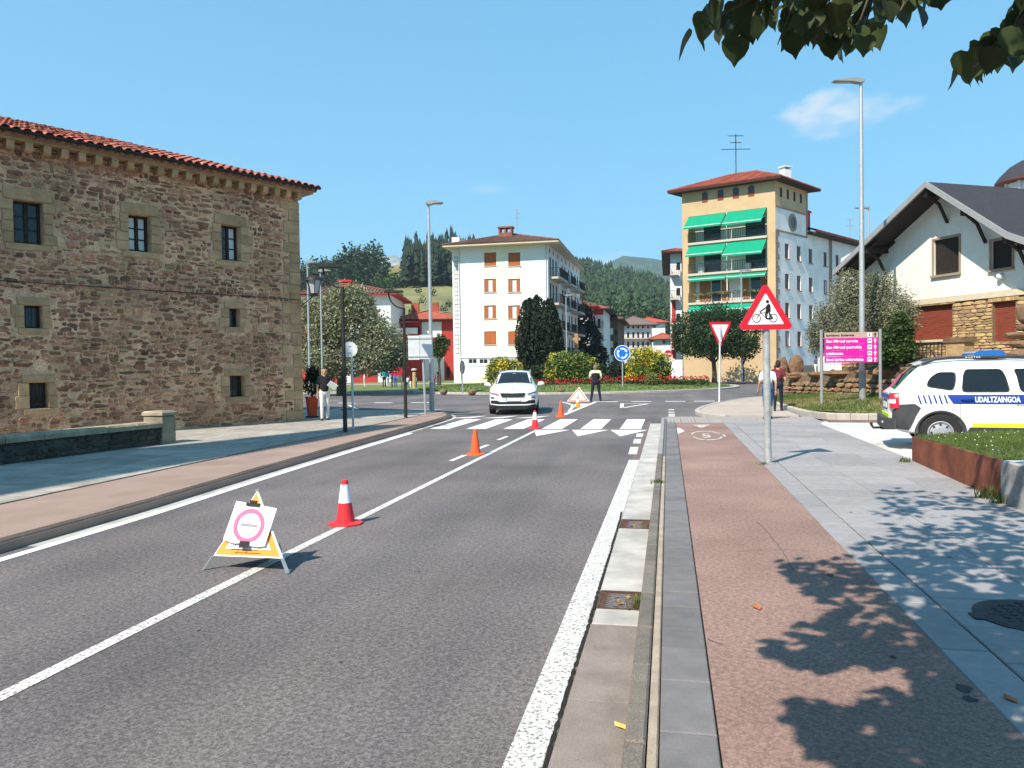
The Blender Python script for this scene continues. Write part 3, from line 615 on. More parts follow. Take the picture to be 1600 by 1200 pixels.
# low wall with an end pillar
lw = root('low_stone_wall', (-11.6, 13.5, .1)); m_lw = mat('dark_wall_stone', (.065, .056, .044), .95, .35, 4., bump=.8, bscale=25, fine=.3, isl=.25); m_cap = mat('wall_coping', (.30, .25, .17), .95, .3, 3., bump=.6, bscale=25, isl=.12)  # near-black mottled stone for the wall, tan for coping and pillar
WA, WB = Vector((-12.35, 7.6)), Vector((-11.32, 15.5)); LM = frame(WA, WB, .1); LL = (WB-WA).length
b = MB(LM); b.bb(0, LL, .05, .40, 0, .40); b.build('core', m_lw, lw)
ls = []; z = .03
while z < .38:
    rh = random.uniform(.09, .15); x = 0
    while x < LL-.1: w = random.uniform(.16, .42); ls.append((x+w/2, z+rh/2, w-.02, rh-.015)); x += w
    z += rh
LM2 = LM @ Matrix.Translation((0, .05, 0)); lay_stones(ls, LM2, lw, m_lw, keep=160)
x = -.02
while x < LL:
    w = min(random.uniform(.7, 1.1), LL-x+.02); q = MB(LM @ Matrix.Translation((x+w/2, .225, .40))); q.add(*bevbox(w-.01, .50, .13, .04)); q.build('coping', m_cap, lw); x += w+.005
PM = LM @ Matrix.Translation((LL+.005, 0, 0))
q = MB(PM @ Matrix.Translation((.23, .25, 0))); q.add(*bevbox(.40, .54, .66, .03)); q.build('pillar', m_cap, lw)
q = MB(PM @ Matrix.Translation((.23, .25, .662))); q.add(*bevbox(.46, .60, .10, .04)); q.build('pillar_cap', m_cap, lw)
tag(lw, 'low dark stone wall with square end pillar before the old stone building', 'wall')
# lantern on an iron bracket at the building corner
ln = root('wall_lantern', (SB.x, SB.y, 4.4)); LD = 24.2; cx, cy, cz0 = DP(491, 455, LD)
arm = MB(); wp = SM @ Vector((SL-.02, 0, 4.2)); wz = DP(472, 478, LD).z
arm.tube([(wp.x-.02, wp.y+.05, wz), (cx, cy, DP(491, 461, LD).z)], .014, 6); arm.tube([(wp.x-.02, wp.y+.05, wz+.42), (cx, cy, DP(491, 461, LD).z+.01)], .012, 6); arm.build('bracket', m_darkmetal, ln)
zb = DP(491, 460, LD).z; zt = DP(491, 440, LD).z; zp = DP(491, 427, LD).z
b = MB(); b.box(cx, cy, zb-.05, .30, .30, .03, .5); b.lathe([(.10, 0), (.13, .05)], 6, (cx, cy, zb-.02)); b.build('base', m_darkmetal, ln)
b = MB(); b.lathe([(.135, 0), (.225, zt-zb)], 6, (cx, cy, zb+.03)); b.build('glass', mat('lantern_glass', (.42, .43, .42), .2, .1, 4.), ln)
b = MB()
for k in range(6): t = 2*math.pi*k/6; b.tube([(cx+.14*math.cos(t), cy+.14*math.sin(t), zb+.02), (cx+.235*math.cos(t), cy+.235*math.sin(t), zt+.03)], .014, 4)
b.build('cage', m_darkmetal, ln)
b = MB(); b.lathe([(.29, 0), (.27, .05), (.19, (zp-zt)*.5), (.12, (zp-zt)*.62), (.10, (zp-zt)*.72), (.13, (zp-zt)*.78), (.03, (zp-zt)*.95), (.01, (zp-zt)*1.1)], 12, (cx, cy, zt+.03)); b.build('hood', m_darkmetal, ln, True)
tag(ln, 'black traditional lantern on iron bracket at corner of the stone building', 'lantern')
# church tower out of frame to the left whose shadow falls across the plaza
hh = Vector((math.sin(SUN_HEAD), math.cos(SUN_HEAD)))
tip = Vector((-7.5, 21.66)); CHZ = 19.0; cor = tip - hh*((CHZ-.1)/math.tan(SUN_EL)); el = Vector((math.sin(R(6)), math.cos(R(6))))
pA = cor; pB = cor - el*26; pC = pA - hh*26; pD = pA - hh*.6
b = MB(); b.prism([(p.x, p.y) for p in (pA, pD, pC, pB)], 0, CHZ); ch = b.build('church', m_ashlar); b = MB(); c4 = (pA+pB+pC+pD)/4
b.add([(pA.x-.0, pA.y, CHZ), (pD.x, pD.y, CHZ), (pC.x, pC.y, CHZ), (pB.x, pB.y, CHZ), ((pA.x+pD.x)/2-2, (pA.y+pD.y)/2-2, CHZ+2.5), ((pB.x+pC.x)/2-2, (pB.y+pC.y)/2+2, CHZ+2.5)], [(0, 1, 4), (1, 2, 5, 4), (2, 3, 5), (3, 0, 4, 5)])
b.build('roof', m_tile, ch); tag(ch, 'tall sandstone church beside the plaza, out of view', 'church')
print('church corner', pA, PR((pA.x, pA.y, 5)), PR((pB.x, pB.y, 5)))
# ================================================================== other buildings
m_shutter = mat('orange_wood_shutter', (.42, .115, .035), .7, .2, 3., streak=(8, 8, .6))
m_shutter_red = mat('red_brown_shutter', (.24, .055, .03), .75, .2, 3., streak=(1, 1, 6))
m_rooftile_b = mat('brown_roof_tiles', (.17, .088, .062), .92, .25, 2., isl=.15, big=.15, bigscale=.6, bump=.5, bscale=8)
m_rooftile_r = mat('red_roof_tiles', (.33, .085, .05), .92, .2, 2., isl=.2, big=.12, bigscale=.6, bump=.5, bscale=8)
m_red_wall = mat('red_painted_wall', (.46, .045, .04), .85, .08, 1., big=.06)
m_tan = mat('tan_render', (.52, .375, .215), .88, .07, .9, big=.07, bigscale=.4)
m_blue_white = mat('old_white_limewash', (.78, .765, .735), .9, .08, .7, big=.10, bigscale=.5)
m_rail = mat('black_railing', (.025, .025, .027), .55, .1)
m_soffit = mat('cream_soffit', (.60, .52, .37), .85, .06)
m_brownwood = mat('brown_stained_wood', (.05, .027, .017), .75, .2, 6.)
m_green_awn = mat('green_awning_canvas', (.0, .36, .20), .75, .06, 2., transl=.25)
m_slabedge = mat('balcony_slab', (.52, .46, .38), .85, .08)
m_doorwood = mat('varnished_door', (.34, .13, .04), .55, .2, 4.)
m_reveal = mat('brown_stone_trim', (.33, .245, .175), .9, .12, 3.)
F0 = Vector((-math.sin(YAW), math.cos(YAW), 0))
def CW(lat, dep, z=0.): v = r0*lat + F0*dep; return Vector((v.x, v.y, z))
def axes(O, X, Y):
    m = Matrix.Identity(4); X = Vector((X[0], X[1], 0)).normalized(); Y = Vector((Y[0], Y[1], 0)).normalized()
    for i in range(3): m[i][0], m[i][1], m[i][2], m[i][3] = X[i], Y[i], (0, 0, 1)[i], O[i]
    return m
def window(M, par, r_, kind, y=.10, fm=None, sill=None, t=.06, arch=False):
    a, c, d, e = r_; w, h_ = c-a, e-d; f = MB(M); fm = fm or m_white
    f.bb(a, a+t, y-.03, y+.03, d, e); f.bb(c-t, c, y-.03, y+.03, d, e); f.bb(a+t, c-t, y-.03, y+.03, d, d+t); f.bb(a+t, c-t, y-.03, y+.03, e-t, e)
    wf = f.build('window', fm, par)
    if kind in ('shut', 'half'):
        for s in (0, 1):
            x0 = a+t+.005 if s == 0 else (a+c)/2+.008; x1 = (a+c)/2-.008 if s == 0 else c-t-.005
            if kind == 'half':
                if s == 0: x1 = x0+w*.26
                else: x0 = x1-w*.26
            q = MB(M); q.bb(x0, x1, y-.055, y-.02, d+t, e-t)
            for i in range(1, 4): xx = x0+(x1-x0)*i/4; q.bb(xx-.012, xx+.012, y-.066, y-.056, d+t+.02, e-t-.02)
            q.build('shutter', m_shutter, wf)
        if kind == 'half': q = MB(M); q.bb(a+t, c-t, y+.005, y+.012, d+t, e-t); q.build('pane', m_curtain, wf)
    elif kind == 'roller':
        n = max(4, int(h_/.07))
        q = MB(M)
        for i in range(n): z0 = d+t+(h_-2*t)*i/n; q.bb(a+t, c-t, y-.02, y+.0, z0+.006, z0+(h_-2*t)/n-.004)
        q.bb(a+t, c-t, y+.001, y+.008, d+t, e-t); q.build('roller_blind', fm if fm is m_shutter_red else m_wood_dark, wf)
    else:
        q = MB(M); q.bb(a+t, (a+c)/2-.02, y, y+.01, d+t, e-t); q.build('pane', m_glass, wf); q = MB(M); q.bb((a+c)/2+.02, c-t, y, y+.01, d+t, e-t); q.build('pane', m_glass if kind == 'glass' else m_curtain, wf)
        q = MB(M); q.bb((a+c)/2-.02, (a+c)/2+.02, y-.03, y+.02, d+t, e-t); q.build('mullion', fm, wf)
    if sill: q = MB(M); q.bb(a-.08, c+.08, -.10, .0, d-.09, d-.005); q.build('sill', sill, wf)
    return wf
def hip_roof(M, w, d, z, ov, pitch, mt, par, ms, ribs=True, th=.16, ribstep=.30, ridge_shift=0):
    tp = math.tan(R(pitch)); x0, x1, y0, y1 = -ov, w+ov, -ov, d+ov; W_, D_ = x1-x0, y1-y0; h_ = min(W_, D_)/2; zt = z+th
    b = MB(M); b.bb(x0, x1, y0, y1, z, zt); b.build('eaves', ms, par)
    if W_ >= D_: ra, rb = (x0+h_, y0+h_), (x1-h_, y0+h_)
    else: ra, rb = (x0+h_, y0+h_), (x0+h_, y1-h_)
    zr = zt+h_*tp; b = MB(M); e = .03
    P = [(x0-e, y0-e, zt+.002), (x1+e, y0-e, zt+.002), (x1+e, y1+e, zt+.002), (x0-e, y1+e, zt+.002), (*ra, zr), (*rb, zr)]
    b.add(P, [(0, 1, 5, 4), (1, 2, 5), (2, 3, 4, 5), (3, 0, 4), (3, 2, 1, 0)] if W_ >= D_ else [(0, 1, 4), (1, 2, 5, 4), (2, 3, 5), (3, 0, 4, 5), (3, 2, 1, 0)])
    rf = b.build('roof', mt, par)
    if ribs:
        b = MB(M)
        s = .15
        while s < W_: 
            run = min(s, W_-s, h_); b.tube([(x0+s, y0-.04, zt+.03), (x0+s, y0+run, zt+.03+run*tp)], .075, 5, False); s += ribstep
        s = .15
        while s < D_:
            run = min(s, D_-s, h_); b.tube([(x1+.04, y0+s, zt+.03), (x1-run, y0+s, zt+.03+run*tp)], .075, 5, False); s += ribstep
        tag(b.build('tile_rows', mt, rf), kind='stuff')
    b = MB(M); b.tube([(x0, y0, zt+.05), (*ra, zr+.05), (*rb, zr+.05), (x1, y0, zt+.05)] if W_ >= D_ else [(x0, y0, zt+.05), (*ra, zr+.05), (x1, y0, zt+.05)], .11, 6); b.build('ridge_tiles', mt, rf)
    return zr
def railing(M, par, x0, x1, y, z, h_=1.0, step=.13, m=None, side=None, r_=.012):
    b = MB(M); m = m or m_rail; b.bb(x0, x1, y-.02, y+.02, z+h_-.04, z+h_); b.bb(x0, x1, y-.012, y+.012, z+.08, z+.11)
    n = int((x1-x0)/step)
    for i in range(n+1): x = x0+(x1-x0)*i/n; b.bb(x-r_, x+r_, y-r_, y+r_, z, z+h_-.04)
    if side:
        for x in (x0, x1):
            b.bb(x-.015, x+.015, y, y+side, z+h_-.04, z+h_)
            for i in range(1, int(side/.16)): b.bb(x-r_, x+r_, y+i*.16-r_, y+i*.16+r_, z, z+h_-.04)
    return b.build('railing', m, par)
def antenna(name, px, pyt, pyb, dep, label, arms=((.2, .9), (.6, 1.2), (.9, .4))):
    a = DP(px, pyb, dep); t = DP(px, pyt, dep); h_ = t.z-a.z; g = root(name, (a.x, a.y, a.z)); b = MB(); b.tube([(a.x, a.y, a.z-.6), (a.x, a.y, t.z)], .045, 5); b.build('mast', m_galv, g)
    for f, L_ in arms:
        b = MB(); z = t.z-h_*(1-f)*.0-h_*(1-f); b.tube([a+r0*(-L_)+Vector((0, 0, h_*f)), a+r0*L_+Vector((0, 0, h_*f))], .035, 4)
        for k in range(-3, 4): q = a+r0*(L_*k/3)+Vector((0, 0, h_*f)); b.tube([q-F0*.35-Vector((0, 0, .14)), q+F0*.35+Vector((0, 0, .14))], .02, 4)
        b.build('aerial', m_galv, g)
    return tag(g, label, 'antenna')
# -------------------------------------------------- white apartment block
wc = DP(858, 572, 80); WX = wc.x; WY = wc.y; WL = 9.6; WD = 21.5
apt = root('apartment_block', (WX-WL, WY, 0)); tag(apt, 'white apartment block with orange shutters and brown hipped roof behind the roundabout', 'building')
AM = frame((WX-WL, WY), (WX, WY)); AS = frame((WX, WY), (WX+.9, WY+WD)); ZE = on_facade(790, 383, AM)[1]-.1
rws = []
for px in (766, 803.5):
    for py, k in ((405, 'shut'), (446, 'half'), (487.5, 'half'), (528, 'shut')): rws.append((rect(px-9.3, py-10.3, px+9.3, py+10.3, AM), k))
base = [rect(x, 560.5, x+14, 568.5, AM) for x in (731.5, 748.5, 765, 782, 800, 817)]
b = MB(AM); wall_panel(b, 0, WL, 0, ZE, [q[0] for q in rws]+base, .16)
b.add([(0, 0, 0), (0, WD, 0), (0, WD, ZE), (0, 0, ZE)], [(3, 2, 1, 0)]); b.add([(0, WD, 0), (WL+.9, WD, 0), (WL+.9, WD, ZE), (0, WD, ZE)], [(3, 2, 1, 0)]); b.build('wall', m_white, apt)
x0, x1 = on_facade(755.5, 480, AM)[0], on_facade(813, 480, AM)[0]; zl = on_facade(780, 561, AM)[1]+.3
b = MB(AM @ Matrix.Translation((0, -.025, 0))); wall_panel(b, x0, x1, zl, ZE, [q[0] for q in rws], .02, cap=False); b.build('cream_band', m_cream, apt)
for (q, k) in rws:
    window(AM, apt, q, k, .09, m_shutter if k == 'half' else m_shutter_red, m_slabedge)
for q in base: window(AM, apt, q, 'glass', .06, m_white)
b = MB(AM); zz = base[0][3]+.10; b.bb(-.02, WL+.05, -.10, -.002, zz, zz+.16); zz = base[0][2]-.25; b.bb(.8, WL+.05, -.06, -.002, zz, zz+.12); b.build('string_course', m_white, apt)
zb = on_facade(735, 596, AM)[1]; b = MB(AM); b.bb(-.15, WL, -.04, -.002, 0, max(.4, zb+.25)); b.build('plinth', m_cream, apt)
for px in (718.5, 854): x = on_facade(px, 470, AM)[0]; b = MB(AM); b.tube([(x, -.06, .2), (x, -.06, ZE-.1), (x, -.5, ZE+.15)], .045, 6); b.build('downpipe', m_galv, apt)
# glazed stair strip on the far left
x0, x1 = on_facade(706.5, 470, AM)[0], on_facade(717.5, 470, AM)[0]
zt = ZE+1.3; b = MB(AM); b.bb(x0-.1, -.02, .6, 5, 0, zt); b.build('stair_tower', m_white, apt)
for py0, py1 in ((400, 435), (440, 475), (478, 512), (516, 552)):
    z0, z1 = on_facade(712, py1, AM)[1], on_facade(712, py0, AM)[1]; f = MB(AM); f.bb(x0+.1, x1+.1, .55, .598, z0, z1); wf = f.build('stair_window', m_grey_paint, apt)
    for i in range(2):
        for j in range(5): q = MB(AM); xa = x0+.15+(x1-x0-.08)*i/2; zz = z0+.05+(z1-z0-.06)*j/5; q.bb(xa, xa+(x1-x0)/2-.1, .53, .548, zz, zz+(z1-z0)/5-.1); q.build('pane', m_curtain, wf)
# side facade with balconies
b = MB(AS); sh = []
cols = [1.0, 2.6, 4.4, 8.2, 10.0, 12.6, 14.6, 17.4, 19.4]; zf = [ZE-1.0-2.75*k for k in range(5)]
for k in range(5):
    for i, x in enumerate(cols): sh.append((x, x+.85, zf[k]-2.3+.15, zf[k]-.15))
att = [(x, x+.6, ZE-.75, ZE-.25) for x in (.8, 3.0, 5.6, 8.2, 10.8, 13.4, 16, 18.8)]
wall_panel(b, 0, WD, 0, ZE, sh+att, .15); b.build('side_wall', m_blue_white, apt)
for q in sh[:36]: window(AS, apt, q, 'glass', .08, m_brownwood, t=.09)
for q in att: window(AS, apt, q, 'shut', .08, m_shutter)
for k in range(4):
    for (u0, u1) in ((.6, 6.0), (8.0, 11.5), (14, 18.5)):
        z = zf[k]-2.3; q = MB(AS); pts = [(u0, 0), (u0, -1.0), (u0+.3, -1.15), (u1-.3, -1.15), (u1, -1.0), (u1, 0)]; n = len(pts)
        q.prism(pts[::1], z-.30, z-.02) if False else q.prism([(p[0], p[1]) for p in pts], z-.22, z); bl = q.build('balcony', m_slabedge, apt)
        railing(AS, bl, u0, u1, -1.12, z, .95, .14, side=1.05, r_=.016)
# one air-conditioner on a balcony
z = zf[0]-2.3; q = MB(AS); q.bb(8.6, 9.5, -.95, -.6, z+.25, z+.9); q.ring(9.05, z+.575, .24, .20, -.97, -.951, 16); q.build('air_conditioner', m_white_sign, apt)
hip_roof(AM, WL, WD, ZE, 1.35, 17, m_rooftile_b, apt, m_soffit)
cx_, cz_ = on_facade(780, 352, AM); b = MB(AM); b.bb(cx_-.75, cx_+.75, 3, 3.9, ZE, cz_-.25); b.bb(cx_-.85, cx_+.85, 2.9, 4.0, cz_+.25, cz_+.42)
for s in (-.65, 0, .65): b.bb(cx_+s-.1, cx_+s+.1, 3.0, 3.9, cz_-.25, cz_+.25)
b.build('chimney', mat('brick_chimney', (.26, .09, .06), .9, .2, 4.), apt)
antenna('roof_antenna', 808, 325, 356, 88, 'thin grid antenna on the white apartment block roof', ((.5, .35), (.72, .3), (.95, .25)))
# -------------------------------------------------- tan corner tower with green awnings, white wing behind
C0 = CW(24.8, 72); Lf = CW(17.07, 77) - C0; Sd = CW(38.7, 85.7) - CW(29.5, 76.6)
fx = -Lf.normalized(); sx = Sd.normalized(); TW = 9.05
TO = C0 - fx*TW
TM = axes((TO.x, TO.y, 0), fx, sx); TS = axes((C0.x, C0.y, 0), sx, -fx)
tw = root('corner_tower_block', (C0.x, C0.y, 0)); tag(tw, 'tan corner apartment tower with green awnings and long white wing right of the street', 'building')
TZ = on_facade(1205, 283, TM)[1]; TD = 6.7
xL, xR = on_facade(1076, 400, TM)[0], on_facade(1199, 400, TM)[0]
flo = [on_facade(1140, y, TM)[1] for y in (374, 423.5, 470, 515, 560)]; tops = [on_facade(1140, 331, TM)[1]] + [z-.28 for z in flo[:-1]]
bays = [(xL, xR, f_+.02, t_) for f_, t_ in zip(flo[:4], tops[:4])]
arch = [(x-.28, x+.28, on_facade(1101, 316, TM)[1], on_facade(1101, 300, TM)[1]) for x in [on_facade(p, 306, TM)[0] for p in (1101.5, 1126, 1150, 1174)]]
b = MB(TM); wall_panel(b, 0, TW, 0, TZ, bays, 1.35)
b.build('tower_wall', m_tan, tw)
for k, q in enumerate(arch):
    a, c, d, e = q; b = MB(TM); n = 7; pts = [(a, d), (c, d)] + [((a+c)/2+(c-a)/2*math.cos(math.pi*i/n), e-.28+.28*math.sin(math.pi*i/n)) for i in range(n+1)]
    b.vprism(pts, -.02, .01); wf = b.build('arched_window', m_glass, tw); b = MB(TM); b.bb(a, c, -.05, -.022, d, d+(e-d)*.45); b.build('shutter', m_shutter_red, wf)
    b = MB(TM); b.ring((a+c)/2, e-.28, .36, .28, -.03, .0, 12, 0, 180); b.build('arch_trim', m_reveal, wf)
# bay interiors
m_bay_white = mat('balcony_back_wall', (.72, .71, .69), .88, .06)
for k, (a, c, d, e) in enumerate(bays):
    h_ = e-d; b = MB(TM); b.bb(a+.01, c-.01, 1.25, 1.33, d+.01, e-.01); b.build('balcony_wall', m_bay_white, tw)
    b = MB(TM); b.bb(a-.05, c+.05, -.18, .0, d-.22, d-.01); b.bb(a+.01, c-.01, .0, 1.24, d, d+.02); b.build('balcony_slab', m_slabedge, tw)
    for (u0, u1, mm) in (((.12, .34, m_glass), (.66, .90, m_glass)) if k < 2 else ((.06, .20, m_doorwood), (.22, .33, m_glass), (.35, .44, m_doorwood), (.62, .70, m_doorwood), (.72, .84, m_glass), (.85, .96, m_doorwood))):
        q = MB(TM); q.bb(a+(c-a)*u0, a+(c-a)*u1, 1.18, 1.245, d+.03, d+min(2.2, h_*.85)); q.build('balcony_door', mm, tw)
    railing(TM, tw, a, c, -.10, d, .95, .16, r_=.014)
    b = MB(TM); b.bb((a+c)/2-.04, (a+c)/2+.04, -.02, .04, d+.02, e-.02); b.build('divider', m_white, tw)
    for s in (0, 1):
        x0 = a+.05 if s == 0 else (a+c)/2+.06; x1 = (a+c)/2-.06 if s == 0 else c-.05
        out, drop = ((1.0, 1.15), (1.0, 1.20))[s] if k == 0 else (((.7, .9), (1.0, 1.25))[s] if k == 1 else ((.35, .28) if k == 2 else (.5, .5)))
        q = MB(TM); z0 = e-.03; n = 6; P = []
        for i in range(n+1): u = i/n; P += [(x0, -.02-out*u, z0-drop*u-.05*math.sin(math.pi*u)), (x1, -.02-out*u, z0-drop*u-.05*math.sin(math.pi*u))]
        P += [(x0, -.03-out, z0-drop-.20), (x1, -.03-out, z0-drop-.20)]
        q.add(P, [(2*i, 2*i+1, 2*i+3, 2*i+2) for i in range(n+1)]); aw = q.build('awning', m_green_awn, tw)
        q = MB(TM); q.bar((x0, -.03-out, z0-drop), (x1, -.03-out, z0-drop), .05); q.build('front_bar', m_white_sign, aw)
        for xa in (x0+.1, x1-.1): q = MB(TM); q.bar((xa, .02, z0-.7), (xa, -.02-out, z0-drop), .03); q.build('arm', m_white_sign, aw)
q = MB(TM); z = flo[2]
m_fl = mat('balcony_flowers', (.10, .12, .03), .8, .4, 8., isl=.4)
for i in range(60): x = random.uniform(xL+.3, xR-.3); q.sphere((x, -.24+random.uniform(-.05, .05), z+.75+random.uniform(-.12, .15)), random.uniform(.06, .13), 5, 4)
tag(q.build('window_box_plants', m_fl, tw), kind='stuff')
for x, mm in ((xL+.7, m_white_sign), (xL+5.3, m_white_sign)): q = MB(TM); q.bb(x, x+.5, .5, .8, flo[1]+.02, flo[1]+.7); q.build('balcony_chair', mm, tw)
# tower side
b = MB(TS); wz0 = on_facade(1230, 327, TS)[1]
sw = [(x-.25, x+.25, TZ-1.35, TZ-.45) for x in (1.2, 2.6, 4.0, 5.4)]
wall_panel(b, 0, TD, wz0, TZ, sw, .12); b.build('side_wall_upper', m_tan, tw)
for q in sw: window(TS, tw, q, 'glass', .06, m_brownwood)
WGL = 26.0; rows = [on_facade(1232, y, TS)[1] for y in (393, 440, 485, 529)]; colx = [on_facade(p, 393, TS)[0] for p in (1229.5, 1248, 1266.5, 1289.5)]; colx += [colx[-1]+3.0, colx[-1]+5.6, colx[-1]+8.2]
sw2 = [(x-.42, x+.42, z-.72, z+.72) for z in rows for x in colx]; ZWG = on_facade(1264, 360, TS)[1]
zo = on_facade(1238, 348, TS); zpan = on_facade(1240, 366, TS)[1]
b = MB(TS); wall_panel(b, 0, WGL, 1.5, zpan, sw2, .14); b.build('wing_wall', m_blue_white, tw); b = MB(TS); b.bb(0, WGL, -.04, .2, 0, 1.5); b.build('wing_plinth', m_reveal, tw)
b = MB(TS); wall_panel(b, 0, TD, zpan, wz0, [], .1); b.build('clock_panel_wall', m_blue_white, tw); b = MB(TS); wall_panel(b, TD, WGL, zpan, ZWG, [], .1) if ZWG > zpan else None
if ZWG > zpan: b.build('wing_wall_top', m_blue_white, tw)
for q in sw2:
    if q[0] < 17: window(TS, tw, q, random.choice(('glass', 'glass', 'curt')), .10, m_shutter_red, m_reveal, t=.10)
b = MB(TS)
for z in (wz0, zpan): b.bb(0, TD, -.05, -.002, z-.09, z+.09)
b.bb(TD-.22, TD, -.05, -.003, zpan+.1, wz0-.1); b.bb(TD-.1, TD+.12, -.05, -.002, wz0+.09, TZ); b.build('trim_band', m_reveal, tw)
b = MB(TS); b.ring(zo[0], zo[1], .85, .55, -.08, -.002, 24); of = b.build('oval_window', m_reveal, tw); b = MB(TS); b.ring(zo[0], zo[1], .55, .02, -.03, -.003, 24); b.build('pane', m_glass, of)
z = 1.6; i = 0
while z < zpan-.4: h_ = .55; b = MB(TS); w = (.75, .45)[i % 2]; b.bb(-.03, w, -.03, -.002, z, z+h_-.03); b.build('quoin', m_reveal, tw); z += h_; i += 1
hip_roof(TM, TW, TD, TZ, .95, 22, m_rooftile_r, tw, m_brownwood)
# wing roof
b = MB(TS); b.add([(TD+.02, -.9, ZWG), (WGL, -.9, ZWG), (WGL, 4.6, ZWG+1.9), (TD+.02, 4.6, ZWG+1.9), (TD+.02, -.9, ZWG-.22), (WGL, -.9, ZWG-.22), (WGL, 4.6, ZWG-.22), (TD+.02, 4.6, ZWG-.22)], [(0, 1, 2, 3), (4, 5, 1, 0), (7, 6, 5, 4)]); b.build('wing_roof', m_rooftile_r, tw)
b = MB(TS); b.bb(TD+.02, WGL, -.86, 0, ZWG-.42, ZWG-.23); b.build('wing_eaves', m_brownwood, tw)
b = MB(TS); x = on_facade(1298, 400, TS)[0]; b.tube([(x, -.08, .3), (x, -.08, ZWG-.5), (x+.2, -.7, ZWG-.2)], .06, 6); b.bb(x-.5, x+.3, -.02, -.002, 1.5, ZWG-.4); b.build('downpipe', m_reveal, tw)
rx = on_facade(1274, 350, TS); b = MB(TS); b.bb(rx[0]-1.2, rx[0]+1.7, 1.2, 3.2, ZWG+.3, on_facade(1280, 343, TS)[1]+.9); b.bb(rx[0]-1.3, rx[0]+1.8, 1.1, 3.3, on_facade(1280, 343, TS)[1]+.901, on_facade(1280, 343, TS)[1]+1.1); b.build('red_roof_box', mat('bright_red_metal', (.58, .02, .035), .6, .06), tw)
cp = DP(1227, 264, 74); b = MB(); b.box(cp.x, cp.y, cp.z-1.6, .8, .7, 1.5, .6); b.box(cp.x, cp.y, cp.z+.1, 1.0, .9, .1, .6)
for s in (-.3, .3): b.box(cp.x+s*.8, cp.y+s*.5, cp.z-.1, .12, .5, .2, .6)
b.build('chimney', m_white, tw)
m_galv_keep = m_galv; m_galv = m_darkmetal
antenna('roof_antenna', 1150, 210, 262, 76, 'tall bent antenna on the tan tower roof', ((.55, 1.4), (.75, .5), (.95, .7)))
m_galv = m_galv_keep
antenna('roof_antenna', 1328, 340, 372, 86, 'thin antenna above the white wing roof', ((.6, .5), (.9, .3)))
# -------------------------------------------------- white gabled house with stone ground floor on the right
def HP(t): return CW(15.75-.29*t, 30+.956*t)
hA, hB = HP(4.1), HP(-10.5); HZ = 1.55; HM = frame(hA, hB, HZ); HL = (hB-hA).length
hs_ = root('gabled_house', (hA.x, hA.y, HZ)); tag(hs_, 'white gabled house with dark slate roof and yellow stone ground floor at right', 'house')
OV = 1.15; HMo = HM @ Matrix.Translation((0, -OV, 0))
ap = on_facade(1447, 284, HMo); le = on_facade(1302, 424, HMo); rk_ = on_facade(1573, 363, HMo); _k = on_facade(1600, 372, HMo); re_ = (rk_[0]+3.5, rk_[1]+min(-1.45, 3.5*(_k[1]-rk_[1])/(_k[0]-rk_[0]))); print('kink', rk_, re_)
zpl = on_facade(1500, 461, HM)[1]
uw = [rect(1459, 372, 1499, 428, HM), rect(1549, 374, 1582, 419, HM)]; gw = [rect(1419, 478, 1488, 531, HM), rect(1551, 471, 1587, 533, HM)]
def rz_(x): 
    if x <= ap[0]: return le[1]+(ap[1]-le[1])*(x-le[0])/(ap[0]-le[0])
    if x <= rk_[0]: return ap[1]+(rk_[1]-ap[1])*(x-ap[0])/(rk_[0]-ap[0])
    return rk_[1]+(re_[1]-rk_[1])*(x-rk_[0])/(re_[0]-rk_[0])
m_stucco = mat('rough_white_stucco', (.78, .75, .66), .92, .06, 2., bump=.6, bscale=25, big=.05)
HX = HL
xs = sorted({0, HX, ap[0], min(rk_[0], HX)} | {h for q in uw for h in q[:2]}); top = [(x, 0, min(rz_(x)-.28, 99)) for x in xs]
zmax = 4.6
# fill above: strips between the panel top and the roof slope
HXu = uw[1][1]+.10; uw[1] = (uw[1][0], uw[1][1], uw[1][2], min(uw[1][3], rz_(HXu)-.20)); print('win2', uw[1], rk_[0]); xm = (uw[0][1]+uw[1][0])/2
b2 = MB(HM)
for xa, xb, q in ((0, xm, uw[0]), (xm, HXu, uw[1])):
    zt_ = q[3]+.01; wall_panel(b2, xa, xb, zpl, zt_, [q], .2); xs = sorted({xa, xb} | {v for v in (ap[0], rk_[0]) if xa < v < xb})
    for x0, x1 in zip(xs[:-1], xs[1:]): b2.add([(x0, 0, zt_), (x1, 0, zt_), (x1, 0, max(zt_, rz_(x1)-.28)), (x0, 0, max(zt_, rz_(x0)-.28))], [(0, 1, 2, 3)])
HXv = min(HX, max(HXu+.3, rk_[0]+.5)); wall_panel(b2, HXu, HXv, zpl, rz_(HXv)-.24, [], .2); wall_panel(b2, HXv, HX, zpl, rz_(re_[0])-.5, [], .2)
b2.add([(0, 0, zpl), (0, 8, zpl), (0, 8, rz_(0)-.3), (0, 0, rz_(0)-.3)], [(3, 2, 1, 0)])
b2.build('upper_wall', m_stucco, hs_)
b = MB(HM); b.bb(-.03, HX, -.07, .1, zpl-.22, zpl-.002); b.build('band_course', m_soffit, hs_)
m_ystone = mat('yellow_sandstone', (.47, .32, .155), .92, .22, 5., bump=.6, bscale=25, isl=.28, hue=.018, fine=.12); m_ymort = mat('stone_joint_mortar', (.22, .15, .085), .95, .2)
b = MB(HM); wall_panel(b, 0, HX, -1.2, zpl-.22, gw, .22); b.add([(0, 0, -1.2), (0, 8, -1.2), (0, 8, zpl), (0, 0, zpl)], [(3, 2, 1, 0)]); b.build('ground_wall', m_ymort, hs_)
st = []; z = -.05
